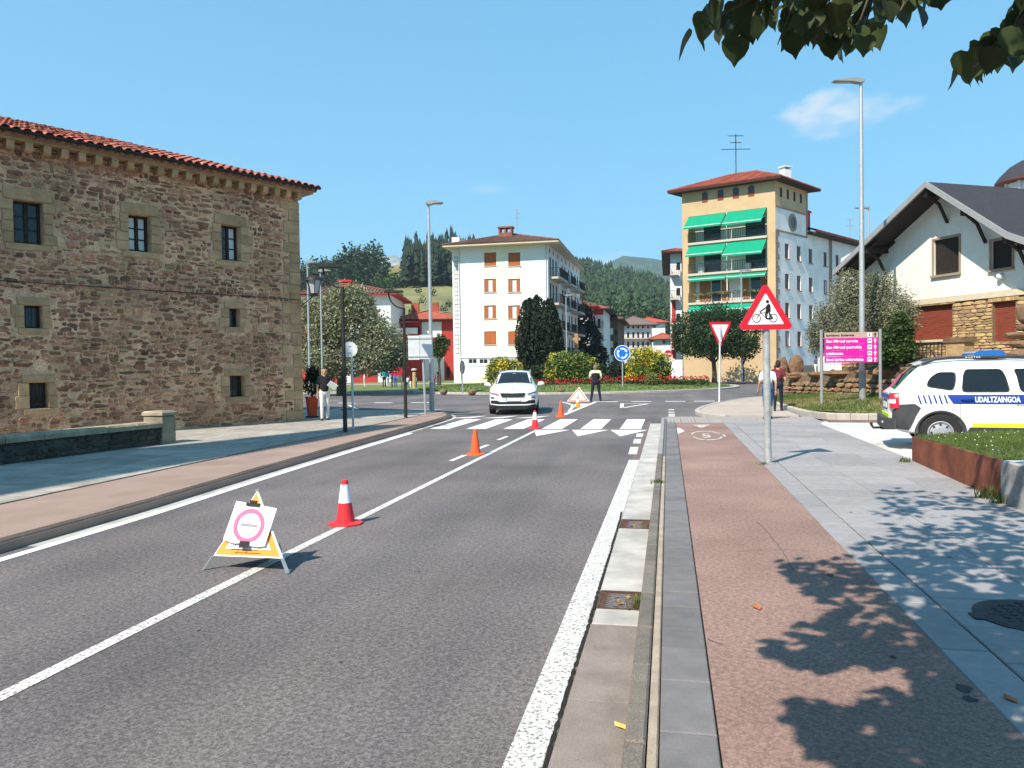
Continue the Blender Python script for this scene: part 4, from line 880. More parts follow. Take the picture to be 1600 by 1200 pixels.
while z < zpl-.26:
    rh = random.uniform(.075, .15)
    if z+rh > zpl-.24: break
    cuts = sorted((q[0]-.01, q[1]+.01) for q in gw if z+rh > q[2]-.02 and z < q[3]+.17); iv0 = .02; spans = []
    for a_, c_ in cuts: spans.append((iv0, a_)); iv0 = c_
    spans.append((iv0, HX-.05))
    for a_, c_ in spans:
        x = a_
        while x < c_-.06:
            w = random.uniform(.18, .55); w = c_-x if c_-x-w < .14 else w; st.append((x+w/2, z+rh/2, w-.012, rh-.010)); x += w
    z += rh
lay_stones(st, HM, hs_, m_ystone, keep=240, n=8)
for q in gw:
    n = 7
    for i in range(n): w = (q[1]-q[0]+.3)/n; block(q[0]-.15+w*i, q[0]-.15+w*(i+1), q[3]+.0, q[3]+.19, .05, hs_, HM, m_ystone, 'arch_stone')
window(HM, hs_, uw[0], 'roller', .12, m_wood_dark, m_reveal); window(HM, hs_, uw[1], 'roller', .12, m_wood_dark, m_reveal)
window(HM, hs_, gw[0], 'roller', .14, m_shutter_red, m_soffit); window(HM, hs_, gw[1], 'roller', .14, m_shutter_red)
for q in uw: 
    b = MB(HM); t = .07; b.bb(q[0]-t, q[0], -.03, .0, q[2], q[3]+t); b.bb(q[1], q[1]+t, -.03, .0, q[2], q[3]+t); b.bb(q[0], q[1], -.03, 0, q[3], q[3]+t); b.build('window_trim', m_reveal, hs_)
q = MB(HM); dq = gw[1]; q.bb(dq[0], dq[1], .05, .13, -.3, dq[2]); q.build('door_panel', mat('faded_red_door', (.34, .13, .095), .8, .12), hs_)
# roof slabs
m_slate = mat('dark_slate_roof', (.040, .038, .045), .9, .15, 6., bump=.5, bscale=14, fine=.12, fscale=20); m_barge = mat('grey_barge_board', (.27, .275, .28), .7, .08)
BACK = 11.0
def roof_slab(p, q, nm='roof_slope'):
    t = .16; b = MB(HMo); P = [(p[0], 0, p[1]), (q[0], 0, q[1]), (q[0], BACK, q[1]), (p[0], BACK, p[1])]; P += [(a, y, z-t) for a, y, z in P]
    b.add(P, [(0, 1, 2, 3)]); s_ = b.build(nm, m_slate, hs_); b = MB(HMo); b.add([(a, y+.002, z-.004) for a, y, z in P], [(7, 6, 5, 4), (1, 5, 6, 2), (3, 7, 4, 0)]); b.build('underside', m_brownwood if False else m_wood_dark, s_)
    b = MB(HMo); P = [(p[0], -.05, p[1]+.02), (q[0], -.05, q[1]+.02), (q[0], .03, q[1]+.02), (p[0], .03, p[1]+.02)]; P += [(a, y, z-.22) for a, y, z in P]
    b.add(P, [(0, 1, 2, 3), (4, 5, 1, 0), (7, 6, 5, 4), (6, 7, 3, 2), (5, 6, 2, 1), (7, 4, 0, 3)]); b.build('barge_board', m_barge, s_); return s_
roof_slab(le, ap); roof_slab(ap, rk_); roof_slab(rk_, re_)
for f, strut in ((.06, 0), (.36, 1), (.97, 1)):
    x = le[0]+(ap[0]-le[0])*f; z = rz_(x)-.18; b = MB(HMo); b.bb(x-.09, x+.09, .10, OV+.05, z-.24, z-.02); b.build('purlin', m_wood_dark, hs_)
    if strut: b = MB(HMo); b.tube([(x, .3, z-.22), (x, .75, z-.5), (x, OV-.02, z-1.15)], .06, 6); b.build('brace', m_wood_dark, hs_)
for f in (.45, .95):
    x = ap[0]+(rk_[0]-ap[0])*f; z = rz_(x)-.18; b = MB(HMo); b.bb(x-.09, x+.09, .10, OV+.05, z-.24, z-.02); b.build('purlin', m_wood_dark, hs_); b = MB(HMo); b.tube([(x, .3, z-.22), (x, .75, z-.5), (x, OV-.02, z-1.15)], .06, 6); b.build('brace', m_wood_dark, hs_)
for k in range(9):
    f = k/9; x = le[0]+.15+.25*0; b = MB(HMo); y = .25+k*.9; b.bar((le[0]+.02, y, le[1]-.22), (le[0]+2.2, y, rz_(le[0]+2.2)-.24), .09, .12); b.build('rafter', m_wood_dark, hs_)
lx, lz = on_facade(1566, 432, HM); b = MB(HM); b.sphere((lx, -.1, lz), .12, 10, 7); b.lathe([(.05, 0), (.05, .1)], 8, (lx, -.06, lz+.06)); b.build('wall_lamp', m_white_sign, hs_, True)
# terrace ground in front of the house, railing and ivy follow with the plants
# round cupola of a building behind
cu = root('bandstand_cupola', DP(1597, 300, 52)); c = DP(1608, 291, 52); R_ = 1.75
b = MB(); b.lathe([(2.02, .0), (1.70, .45), (1.15, 1.0), (.5, 1.38), (.03, 1.55)], 24, (c.x, c.y, c.z+.35)); b.v = b.v[::1]; b.build('dome', m_slate, cu, True)
b = MB(); b.lathe([(1.3, -.06), (2.02, 0), (2.02, .06), (1.4, .12)], 24, (c.x, c.y, c.z+.28)); b.build('eave', mat('dark_red_soffit', (.16, .06, .045), .8), cu)
b = MB(); b.lathe([(1.35, -12.), (1.35, .2)], 20, (c.x, c.y, c.z)); b.build('drum', m_white, cu)
for k in range(8): t = 2*math.pi*k/8; b = MB(); b.tube([(c.x+1.42*math.cos(t), c.y+1.42*math.sin(t), c.z-2.), (c.x+1.42*math.cos(t), c.y+1.42*math.sin(t), c.z+.25)], .09, 6); b.build('column', m_white, cu)
tag(cu, 'round white turret with dark domed roof behind the gabled house', 'turret')
# -------------------------------------------------- red and white buildings on the left
def simple_block(name, label, px0, px1, dep, eave_y, depth, wall_m, roof_m, bands=(), wins=(), pitch=15, ov=.9, turn=0.0, soff=None, balc=()):
    a = DP(px0, 573, dep); w = (px1-px0)/F*dep; ex = Vector((math.cos(YAW+turn), math.sin(YAW+turn))); B = (a.x+ex.x*w, a.y+ex.y*w)
    M = frame((a.x, a.y), B); ze = on_facade((px0+px1)/2, eave_y, M)[1]; o = root(name, (a.x, a.y, 0)); tag(o, label, 'building')
    hs = [rect(*q[:4], M) for q in wins]; b = MB(M); wall_panel(b, 0, w, 0, ze, hs, .15)
    b.add([(0, 0, 0), (0, depth, 0), (0, depth, ze), (0, 0, ze)], [(3, 2, 1, 0)]); b.add([(w, 0, 0), (w, depth, 0), (w, depth, ze), (w, 0, ze)], [(0, 1, 2, 3)]); b.build('wall', wall_m, o)
    for (x0, y0, x1, y1, m) in bands: r_ = rect(x0, y0, x1, y1, M); b = MB(M @ Matrix.Translation((0, -.04, 0))); wall_panel(b, r_[0], r_[1], max(0, r_[2]), r_[3], [q for q in hs if q[0] > r_[0] and q[1] < r_[1]], .03, cap=False); b.build('colour_panel', m, o)
    for q, h_ in zip(wins, hs): window(M, o, h_, q[4] if len(q) > 4 else 'glass', .08, q[5] if len(q) > 5 else m_brownwood, t=.08)
    for (x0, y, x1) in balc:
        r_ = rect(x0, y-1, x1, y, M); q = MB(M); q.bb(r_[0], r_[1], -1.0, 0, r_[2]-.1, r_[2]+.08); bl = q.build('balcony', m_slabedge, o); railing(M, bl, r_[0], r_[1], -.98, r_[2]+.08, .95, .2, side=.95, r_=.02)
    hip_roof(M, w, depth, ze, ov, pitch, roof_m, o, soff or m_brownwood, ribs=dep < 100, ribstep=.45)
    return o, M, ze
ra, RM, rze = simple_block('red_white_block', 'red and white building with brown roof behind the silver-leaved tree', 462, 612, 92, 462, 12, m_white, m_rooftile_b,
    bands=[(463, 470, 540, 598, m_red_wall), (564, 469, 585, 500, m_red_wall), (548, 560, 590, 598, m_red_wall)], wins=[(574, 473, 583, 492, 'roller'), (578, 574, 590, 587, 'glass'), (500, 500, 512, 512, 'glass'), (552, 574, 562, 590, 'glass')], pitch=16, soff=m_red_wall)
q = MB(RM); x, z = on_facade(534, 455, RM); q.bb(x-.65, x+.65, 2, 3.4, rze, rze+1.9); q.bb(x-.8, x+.8, 1.85, 3.55, rze+1.901, rze+2.1); q.build('red_chimney', mat('red_chimney_paint', (.6, .03, .025), .7, .05), ra)
rb, RBM, rbz = simple_block('red_block_with_porch', 'low red block with orange roof and white panels beside the white apartment block', 626, 712, 100, 501, 12, m_red_wall, m_rooftile_r,
    bands=[(659, 503, 690, 527, m_white), (664, 558, 694, 598, m_white)], wins=[(640, 510, 656, 522, 'glass'), (696, 530, 704, 541, 'roller'), (697, 573, 703, 590, 'roller')], pitch=17, ov=1.0)
q = MB(RBM); x0 = on_facade(616, 520, RBM)[0]; x1 = on_facade(625, 520, RBM)[0]; q.bb(x0, x1, -.2, 1.5, 0, on_facade(620, 486, RBM)[1]); q.build('porch_column', m_red_wall, rb)
for py in (504, 524): z = on_facade(640, py, RBM)[1]; q = MB(RBM); xe = on_facade(655, py, RBM)[0]; q.bb(x1, xe, -1.6, -.06, z-.12, z+.1); q.build('balcony_slab', m_red_wall, rb)
q = MB(RBM); z = on_facade(640, 524, RBM)[1]; q.bb(x1, xe, -1.6, -1.5, z+.1, z+.9); q.build('balcony_parapet', m_white, rb)
for px in (644, 676): q = MB(RBM); x = on_facade(px, 490, RBM)[0]; q.bb(x-.5, x+.5, 3, 4, rbz+.5, rbz+2.6); q.build('chimney', m_rooftile_r, rb)
# -------------------------------------------------- the street beyond the roundabout
simple_block('white_red_gable_block', 'white block with deep red top storey just right of the white apartment block', 884, 922, 118, 480, 16, m_white, m_rooftile_b, bands=[(885, 470, 921, 481, m_red_wall)] if False else [], wins=[(906, 500, 911, 514), (906, 524, 911, 538)], pitch=18, ov=1.3, soff=m_red_wall, turn=-YAW)
simple_block('dark_red_gallery_block', 'narrow grey-white block with red eaves and dark balcony at street start', 922, 944, 124, 484, 20, m_blue_white, m_rooftile_b, bands=[(923, 478, 943, 492, m_red_wall)], wins=[(926, 498, 930, 510), (934, 498, 938, 510), (926, 520, 930, 532), (934, 520, 938, 532)], balc=[(923, 512, 943), (923, 534, 943)], ov=1.1, soff=m_brownwood, turn=-YAW)
simple_block('orange_balcony_block', 'brown block with orange-tan stacked balconies in the middle of the street', 940, 966, 138, 500, 20, mat('brown_facade', (.13, .08, .055), .9), m_rooftile_b, bands=[(941, 510, 947, 560, mat('terracotta_wall', (.42, .13, .07), .85)), (951, 513, 958, 523, m_cream), (951, 533, 958, 543, m_cream), (951, 555, 958, 565, m_cream)], wins=[(960, 515, 964, 524), (960, 535, 964, 545)], ov=1.1, turn=-YAW)
simple_block('long_grey_roof_block', 'pale block with grey-brown roof and two rows of balconies closing the street', 968, 1019, 165, 509, 18, m_blue_white, mat('grey_brown_roof', (.17, .125, .10), .9, .2, 2.),
    wins=[(x, y, x+3.2, y+9, 'glass', m_brownwood) for y in (519, 534) for x in (972, 980, 988, 995.5, 1003, 1011)] + [(x, 509.5, x+3.2, 513, 'glass') for x in (980, 988, 995.5, 1003, 1011)], balc=[(970, 529, 1017), (970, 545, 1017)], ov=1.3, pitch=24)
simple_block('small_white_house', 'small white house with red roof and one window at the street end', 1021, 1050, 150, 531, 14, m_white, m_rooftile_r, wins=[(1035, 528, 1044, 537, 'curt', m_shutter_red)], ov=.9, pitch=24, turn=-YAW)
simple_block('far_red_roof_house', 'far white house with bright red roof and chimney above the street end', 994, 1040, 190, 505, 14, m_white, mat('bright_red_roof', (.45, .07, .045), .9), wins=[(1020, 507, 1025, 512)], pitch=18)
simple_block('dark_balcony_block', 'dark block with brown and red balconies left of the tan tower', 1049, 1066, 92, 396, 22, m_white, m_rooftile_r, bands=[(1050, 470, 1056, 560, m_red_wall)], wins=[(1057, y, 1063, y+12) for y in (410, 450, 490, 530)], balc=[(1047, y, 1060) for y in (430, 468, 506, 545)], ov=1.0, turn=-YAW)
# ================================================================== land, plants, hills
def leafquads(P, size, rng, up_bias=.3, wid=.55, fold=.12):
    n = len(P); a = rng.normal(size=(n, 3)); a[:, 2] *= .7; a /= np.linalg.norm(a, axis=1)[:, None]
    nn = rng.normal(size=(n, 3)); nn[:, 2] += up_bias*2; nn -= (nn*a).sum(1)[:, None]*a; nn /= np.linalg.norm(nn, axis=1)[:, None]+1e-9; bb_ = np.cross(nn, a)
    s = size*rng.uniform(.65, 1.35, n)[:, None]; w = s*wid; V = np.empty((n, 4, 3))
    V[:, 0] = P-a*s*.5; V[:, 1] = P+bb_*w*.5+nn*s*fold; V[:, 2] = P+a*s*.5; V[:, 3] = P-bb_*w*.5+nn*s*fold
    return V.reshape(-1, 3), np.arange(n*4).reshape(n, 4)
def blob_points(blobs, n, rng, shell=.55):
    vol = np.array([b[3]*b[4]*b[5] for b in blobs])**(2/3); k = rng.choice(len(blobs), n, p=vol/vol.sum()); B = np.array(blobs)[k]
    d = rng.normal(size=(n, 3)); d /= np.linalg.norm(d, axis=1)[:, None]; r_ = shell+(1-shell)*rng.uniform(0, 1, n)**.6; r_ *= 1+rng.normal(0, .11, n)
    return B[:, :3]+d*r_[:, None]*B[:, 3:6]
def clumpy(P, rng, f, keep=.72, amp=.5):                 # thin the crown so that light and dark clumps and gaps form
    q = np.sin(P[:, 0]*f+1.3)*np.sin(P[:, 1]*f*1.1+.4)*np.sin(P[:, 2]*f*1.2+2.1)+.5*np.sin(P[:, 0]*f*2.3)*np.sin(P[:, 2]*f*2.1+.7)
    return P[rng.uniform(0, 1, len(P)) < np.clip(keep+amp*q, 0.05, 1)]
def tree(name, label, cat, base, blobs, n, size, mleaf, trunk_r, trunk_top, limbs=5, seed=1, wid=.55, f=2.2, keep=.72, group=None, shell=.55, mb=None, up_bias=.3):
    rng = np.random.default_rng(seed); o = root(name, base); tag(o, label, cat, group); b = MB(); x, y, z = base; mb = mb or m_bark
    b.tube([(x, y, z-.1), (x+.03, y, z+(trunk_top-z)*.3), (x-.04, y+.03, z+(trunk_top-z)*.7), (x, y, trunk_top)], [trunk_r*1.25, trunk_r, trunk_r*.85, trunk_r*.55], 9)
    t0_ = Vector((x, y, z+(trunk_top-z)*.62))
    for i in range(limbs):
        c = blobs[i % len(blobs)]; e = Vector(c[:3]); m_ = (t0_+e)/2+Vector(rng.normal(0, .12, 3)); b.tube([t0_, m_, e], [trunk_r*.5, trunk_r*.32, trunk_r*.1], 6)
    b.build('trunk', mb, o, True); P = clumpy(blob_points(blobs, n, rng, shell), rng, f, keep); V, Fq = leafquads(P, size, rng, up_bias, wid); npobj('crown', V, Fq, mleaf, o); return o
m_leaf_silver = mat('silver_linden_leaf', (.19, .205, .10), .75, .25, .6, isl=.45, hue=.02, transl=.25, col2=(.30, .305, .19))
m_leaf_dark = mat('dark_green_leaf', (.028, .058, .018), .6, .3, .9, isl=.4, hue=.02, transl=.2)
m_leaf_mid = mat('mid_green_leaf', (.055, .095, .025), .65, .3, .8, isl=.4, hue=.02, transl=.25)
m_leaf_yew = mat('yew_foliage', (.016, .027, .013), .75, .4, 1.2, isl=.45)
m_leaf_olive = mat('olive_leaf', (.215, .225, .14), .7, .3, .8, isl=.4, hue=.015, transl=.2)
m_leaf_yellow = two_tone('golden_euonymus', (.085, .135, .018), (.55, .44, .03), .50, .05, .95, .7)
m_leaf_yellow2 = two_tone('green_gold_euonymus', (.07, .12, .02), (.50, .42, .04), .57, .05, .8, .7)
m_leaf_red = mat('red_begonia', (.50, .025, .03), .6, .3, 3., isl=.35, transl=.2)
m_leaf_box = mat('olive_green_ball_shrub', (.17, .18, .045), .7, .25, 2., isl=.3)
# ---- roundabout island
IC = Vector((-7.5, 60.2)); IR = 12.3
isl = tag(root('roundabout_island', (IC.x, IC.y, 0)), kind='structure')
def island_z(x, y): r_ = math.hypot(x-IC.x, y-IC.y)/IR; return .12+.50*max(0, 1-r_*r_)
V = [(IC.x, IC.y, island_z(IC.x, IC.y))]; Fq = []; nr, na = 8, 48
for i in range(1, nr+1):
    for k in range(na): t = 2*math.pi*k/na; x, y = IC.x+IR*.985*i/nr*math.cos(t), IC.y+IR*.985*i/nr*math.sin(t); V.append((x, y, island_z(x, y)))
b = MB(); Fq = [(0, 1+k, 1+(k+1) % na) for k in range(na)]
for i in range(nr-1):
    for k in range(na): Fq.append((1+i*na+k, 1+(i+1)*na+k, 1+(i+1)*na+(k+1) % na, 1+i*na+(k+1) % na))
b.add(V, Fq); b.build('lawn', mat('island_lawn', (.12, .165, .045), .95, .25, 1.2, fine=.3, fscale=9, big=.2, bigscale=.25), isl, 'all')
circ = [(IC.x+(IR+.45)*math.cos(t), IC.y+(IR+.45)*math.sin(t)) for t in np.linspace(0, 2*math.pi, 73)]
kerb_stones(isl, circ, .42, .13, -.01, 1.05, m_kerb_pale)
def grass(name, pts, h, m, label, rng, w=.012):
    n = len(pts); P = np.asarray(pts); a = rng.normal(0, .35, (n, 2)); hh = h*rng.uniform(.5, 1.3, n); th = rng.uniform(0, 6.28, n); d = np.stack([np.cos(th), np.sin(th)], 1)*w
    V = np.empty((n, 3, 3)); V[:, 0, :2] = P[:, :2]-d; V[:, 1, :2] = P[:, :2]+d; V[:, 0, 2] = V[:, 1, 2] = P[:, 2]; V[:, 2, :2] = P[:, :2]+a*hh[:, None]; V[:, 2, 2] = P[:, 2]+hh
    o = npobj(name, V.reshape(-1, 3), np.arange(n*3).reshape(n, 3), m); return tag(o, label, 'grass', kind='stuff')
rng = np.random.default_rng(11)
th = rng.uniform(0, 6.28, 16000); rr_ = IR*.98*np.sqrt(rng.uniform(0, 1, 16000)); gx, gy = IC.x+rr_*np.cos(th), IC.y+rr_*np.sin(th); ok = gy < IC.y+1
gz = .12+.5*np.clip(1-(rr_/IR)**2, 0, 1); grass('island_grass', np.stack([gx, gy, gz], 1)[ok], .09, m_grass, 'short green grass on the roundabout island', rng, .03)
# rocks along its edge
m_rock = mat('brown_boulder', (.19, .115, .065), .95, .3, 5., bump=.8, bscale=18, fine=.2)
def rock(name, c, r_, m, seed, label=None, cat='rock', parent=None, flat=(1, 1, .75), group=None):
    rg = random.Random(seed); bm = bmesh.new(); bmesh.ops.create_icosphere(bm, subdivisions=2, radius=1)
    ph = [rg.uniform(0, 6) for _ in range(6)]
    for v in bm.verts:
        p = v.co; k = 1+.16*math.sin(2.1*p.x+ph[0])*math.cos(2.4*p.y+ph[1])+.12*math.sin(3.3*p.z+ph[2]+2*p.x)+.05*rg.uniform(-1, 1); v.co = Vector((p.x*flat[0], p.y*flat[1], p.z*flat[2]))*k*r_
    me = bpy.data.meshes.new(name); bm.to_mesh(me); bm.free(); me.materials.append(m)
    if parent is None:
        o = link(name, me); o.location = c; WM[o.name] = Matrix.Translation(c); tag(o, label, cat, group); return o
    return link(name, me, parent, WM[parent.name].inverted() @ Matrix.Translation(c))
for i, (px, py) in enumerate(((693, 612.5), (738, 613.5), (876, 611), (1003, 604.5))):
    g = GP(px, py+1.0, .14); rock('edge_rock', (g.x, g.y, .2), .26, m_rock, i, ('small brown rock at the left tip of the roundabout island', 'small brown rock on island grass left of the white car', 'small brown rock on island grass behind the far warning triangle', 'small brown rock on island grass right of the blue roundabout sign')[i], group='edge rocks of the island')
def dome(name, label, px, dep, wpx, ytop, ybot, m, n, size, seed, cat='shrub'):
    c = DP(px, (ytop+ybot)/2, dep); rx = wpx/2/F*dep; rz = (ybot-ytop)/F*dep; z0 = DP(px, ybot, dep).z; rg = np.random.default_rng(seed); o = root(name, (c.x, c.y, z0)); tag(o, label, cat)
    blobs = [(c.x, c.y, z0+rz*.35, rx*.92, rx*.85, rz*.62)] + [(c.x+rx*.5*math.cos(t), c.y+rx*.45*math.sin(t), z0+rz*(.42+.14*math.sin(3*t)), rx*.50, rx*.5, rz*.48) for t in np.linspace(0, 5.5, 7)]
    P = blob_points(blobs, n, rg, .8); P = P[P[:, 2] > z0]; V, Fq = leafquads(P, size, rg, .6, .7); npobj('foliage', V, Fq, m, o); b = MB()
    for k in range(5): b.tube([(c.x+.1*k-.2, c.y, z0-.15), (c.x+(k-2)*rx*.3, c.y+.2*math.sin(k*2), z0+rz*.6)], [.05, .02], 5)
    b.build('stems', m_bark, o); return o
dome('golden_dome_shrub', 'yellow-green clipped dome shrub behind the white car', 788, 59, 62, 559, 601, m_leaf_yellow, 5000, .17, 3)
dome('variegated_dome_shrub', 'large green and yellow dome shrub behind the officer', 893, 57, 90, 551, 600, m_leaf_yellow2, 8500, .17, 4)
dome('golden_dome_shrub', 'large yellow-topped dome shrub right of the blue roundabout sign', 1013, 58, 72, 545, 597, m_leaf_yellow, 7500, .17, 5)
dome('ball_shrub', 'small pale green ball shrub in front of the right dome shrub', 1018, 53, 20, 582, 600, m_leaf_box, 1500, .10, 6)
# hedge and flower bed
def strip_leaves(name, label, cat, segs, n, size, m, seed, kind=None):
    rg = np.random.default_rng(seed); L_ = []
    for (px0, px1, dep, y0, y1, th_) in segs:
        a, c = DP(px0, 573, dep), DP(px1, 573, dep); k = int(n*(px1-px0)/sum(s[1]-s[0] for s in segs)); u = rg.uniform(0, 1, k); zt, zb_ = DP((px0+px1)/2, y0, dep).z, DP((px0+px1)/2, y1, dep).z
        P = np.array(a)[None]*(1-u[:, None])+np.array(c)[None]*u[:, None]; P[:, 1] += rg.uniform(-th_, th_, k); P[:, 2] = zb_+(zt-zb_)*rg.uniform(0, 1, k)**.7*(1+.12*np.sin(u*37)); L_.append(P)
    P = np.concatenate(L_); V, Fq = leafquads(P, size, rg, .5, .7); return tag(npobj(name, V, Fq, m), label, cat, kind=kind)
strip_leaves('hedge', 'dark green clipped hedge between the dome shrubs', 'hedge', [(815, 860, 60, 574, 602, .6), (925, 1000, 60, 571, 600, .6)], 5000, .17, m_leaf_dark, 8)
strip_leaves('red_flowers', 'bed of red flowers around the shrubs on the roundabout', 'flowers', [(812, 870, 54.5, 593, 603, .5), (868, 945, 54, 593, 603, .6), (943, 1060, 54.5, 588, 600, .6), (1040, 1108, 57, 588, 597, .6)], 950, .17, m_leaf_red, 9, 'stuff')
strip_leaves('flower_leaves', 'green leaves under the red flowers on the roundabout', 'plants', [(812, 945, 54.2, 597, 606, .5), (943, 1108, 54.6, 594, 602, .6)], 4500, .15, m_leaf_mid, 10, 'stuff')
# yew
yc = DP(842, 520, 63); yo = root('yew_tree', (yc.x, yc.y, .5)); tag(yo, 'dark columnar yew tree before the white apartment block', 'tree'); rg = np.random.default_rng(5); L_ = []
zt = lambda y: DP(842, y, 63).z
for i in range(34):
    x = rg.uniform(-1.55, 1.55); y = rg.uniform(-1.2, 1.2); top = zt(462)+rg.uniform(-1.6, .25)-abs(x)*.18; k = 800; u = rg.uniform(0, 1, k)
    r_ = .38*np.sin(np.pi*np.clip(.12+u*.88, 0, 1))**.7+.06; t = rg.uniform(0, 6.28, k); bulge = 1+.06*np.sin(u*3)
    zz = .9+(top-.9)*u; fl = .62+.38*np.sin(np.pi*np.clip(u*.8+.1, 0, 1)); L_.append(np.stack([yc.x+x*fl*bulge+r_*np.cos(t), yc.y+y*fl+r_*np.sin(t), zz], 1))
P = np.concatenate(L_); V, Fq = leafquads(P, .25, rg, .1, .45); V = V.reshape(-1, 4, 3); c_ = V.mean(1, keepdims=True); d = V-c_; d[:, :, 2] *= 1.7; V = (c_+d).reshape(-1, 3); npobj('crown', V, Fq, m_leaf_yew, yo)
b = MB(); b.tube([(yc.x, yc.y, .4), (yc.x, yc.y, 5)], [.25, .1], 8); b.build('trunk', m_bark, yo, True)
# silver linden on the left park
lc = DP(532, 600, 52)
def B(px, py, dep, rpx, rpz=None): c = DP(px, py, dep); r_ = rpx/F*dep; rz = (rpz or rpx)/F*dep; return (c.x, c.y, c.z, r_, r_, rz)
tree('silver_linden', 'large round silver-leaved linden on the grass behind the stone building', 'tree', (lc.x, lc.y, .1), [B(540, 515, 52, 62, 60), B(500, 520, 52, 45, 58), B(595, 540, 51, 38, 40), B(545, 475, 52, 38, 34), B(575, 560, 50, 40, 28), B(515, 565, 51, 45, 28), B(615, 558, 51, 24, 24)], 52000, .19, m_leaf_silver, .24, DP(532, 540, 52).z, 6, 21, .6, 1.6, .75)
tc_ = DP(690, 596, 72)
tree('small_round_tree', 'small round dark green tree before the red block', 'tree', (tc_.x-.2, tc_.y, .1), [B(687, 542, 72, 13, 18), B(690, 535, 72, 10, 12), B(680, 548, 72, 9, 10)], 2600, .22, m_leaf_mid, .14, DP(690, 560, 72).z, 3, 22)
pt = DP(1116, 597, 66)
o = tree('pruned_broad_tree', 'wide flat-topped clipped dark green tree in front of the tan tower', 'tree', (pt.x, pt.y, .1), [B(1085, 520, 66, 36, 34), B(1120, 510, 66, 40, 36), B(1155, 520, 66, 32, 36), B(1100, 535, 64, 36, 24), B(1140, 538, 65, 36, 22), B(1075, 530, 67, 25, 25), B(1120, 520, 69, 40, 36)], 20000, .20, m_leaf_dark, .2, DP(1116, 548, 66).z, 6, 23, .65, 1.5, .9, shell=.75)
p2_ = DP(1161, 597, 67); tree('street_tree', 'thin trunked small tree right of the clipped broad tree', 'tree', (p2_.x, p2_.y, .1), [B(1165, 545, 67, 22, 18), B(1172, 535, 67, 14, 14)], 1800, .22, m_leaf_dark, .1, DP(1161, 555, 67).z, 3, 24)
dc = DP(915, 590, 100); tree('dark_street_tree', 'dark tall tree behind the yew between the apartment blocks', 'tree', (dc.x, dc.y, .1), [B(912, 500, 100, 16, 26), B(920, 530, 100, 20, 26), B(932, 560, 100, 18, 24), B(905, 555, 100, 16, 24)], 9000, .38, m_leaf_yew, .25, DP(915, 540, 100).z, 4, 25)
# ---- left park behind the side street
m_lawn = mat('park_lawn', (.13, .165, .05), .95, .25, .8, fine=.3, fscale=8, big=.2, bigscale=.2)
pk = [(-15.2, 58), (-17.5, 54.2), (-22, 52.6), (-30, 53), (-60, 55), (-60, 110), (-14, 110)]
sheet('park_lawn', pk, .16, m_lawn, .2); kp = tag(root('kerb_park', (-20, 54, 0)), kind='structure'); kerb_stones(kp, resample(smooth_pl([(-60, 54.6), (-30, 52.6), (-22, 52.2), (-17.2, 53.8), (-14.8, 58), (-13.6, 72)], 2), 1.2), .40, .15, -.01, 1.3, m_kerb_pale)
sheet('park_path', [(-60, 74), (-15, 74), (-15, 78), (-60, 78)], .175, m_foot)
# ---- raised bank on the right with grass, its kerb and the rubble retaining wall
bank = tag(root('bank_kerb', (5, 25, 0)), kind='structure')
kerb_stones(bank, smooth_pl([(4.02, 32.5), (4.0, 27.6), (4.25, 24.6), (5.2, 23.75), (8, 23.5), (13, 23.2)], 2)[::-1], -.16, .26, .08, .9, m_kerb_pale) if False else kerb_stones(bank, smooth_pl([(13, 23.2), (8, 23.5), (5.2, 23.75), (4.25, 24.6), (4.0, 27.6), (4.02, 33.5), (4.6, 36.2)], 2)[::-1], .17, .25, .05, .9, m_kerb_pale)
wA, wB = Vector((5.0, 35.7)), Vector((10.6, 24.4))
def bank_z(x, y): 
    u = min(1, max(0, (x-4.1)/4.5)); v = min(1, max(0, (y-23.8)/7)); return .22+.42*u*v**.7+.06*math.sin(x*1.7)*math.sin(y*1.1)
bp = []; 
NB = 22; V = []; Fq = []
ed = smooth_pl([(13, 23.4), (8, 23.7), (5.3, 23.95), (4.4, 24.8), (4.16, 27.6), (4.18, 33.5), (4.9, 36.0)], 2); ed = resample(ed, .5)
for i, e in enumerate(ed):
    s_ = i/(len(ed)-1); wpt = wB.lerp(wA, s_) if s_ < 1 else wA; wpt = Vector((10.9, 24.2)).lerp(Vector((5.1, 35.9)), s_)
    for j in range(9): u = j/8; x, y = e[0]*(1-u)+wpt.x*u, e[1]*(1-u)+wpt.y*u; V.append((x, y, bank_z(x, y)))
Fq = [(i*9+j, i*9+j+1, (i+1)*9+j+1, (i+1)*9+j) for i in range(len(ed)-1) for j in range(8)]
m_bank = mat('dry_lawn', (.16, .165, .06), .95, .25, .9, col2=(.27, .225, .10), fine=.3, fscale=20)
bo = npobj('grass_bank', V, Fq, m_bank, smooth=True); tag(bo, kind='structure')
P = np.array(V); rg = np.random.default_rng(31); idx = rg.integers(0, len(Fq), 20000); Fa = np.array(Fq)[idx]; u, v = rg.uniform(0, 1, (2, 20000, 1)); P = (P[Fa[:, 0]]*(1-u)+P[Fa[:, 1]]*u)*(1-v)+(P[Fa[:, 3]]*(1-u)+P[Fa[:, 2]]*u)*v
dry = np.sin(P[:, 0]*1.3+1)*np.sin(P[:, 1]*.9) > -.1
grass('bank_grass', P[~dry], .10, m_grass, 'green grass on the bank before the rubble wall', rg, .014); grass('dry_bank_grass', P[dry], .09, m_grass_dry, 'dry yellowed grass patches on the bank under the pink sign', rg, .014)
RWM = frame(wA, wB, .2); RWL = (wB-wA).length; rw = root('rubble_retaining_wall', (wA.x, wA.y, .2)); tag(rw, 'rough rubble retaining wall of brown stones behind the grass bank', 'wall')
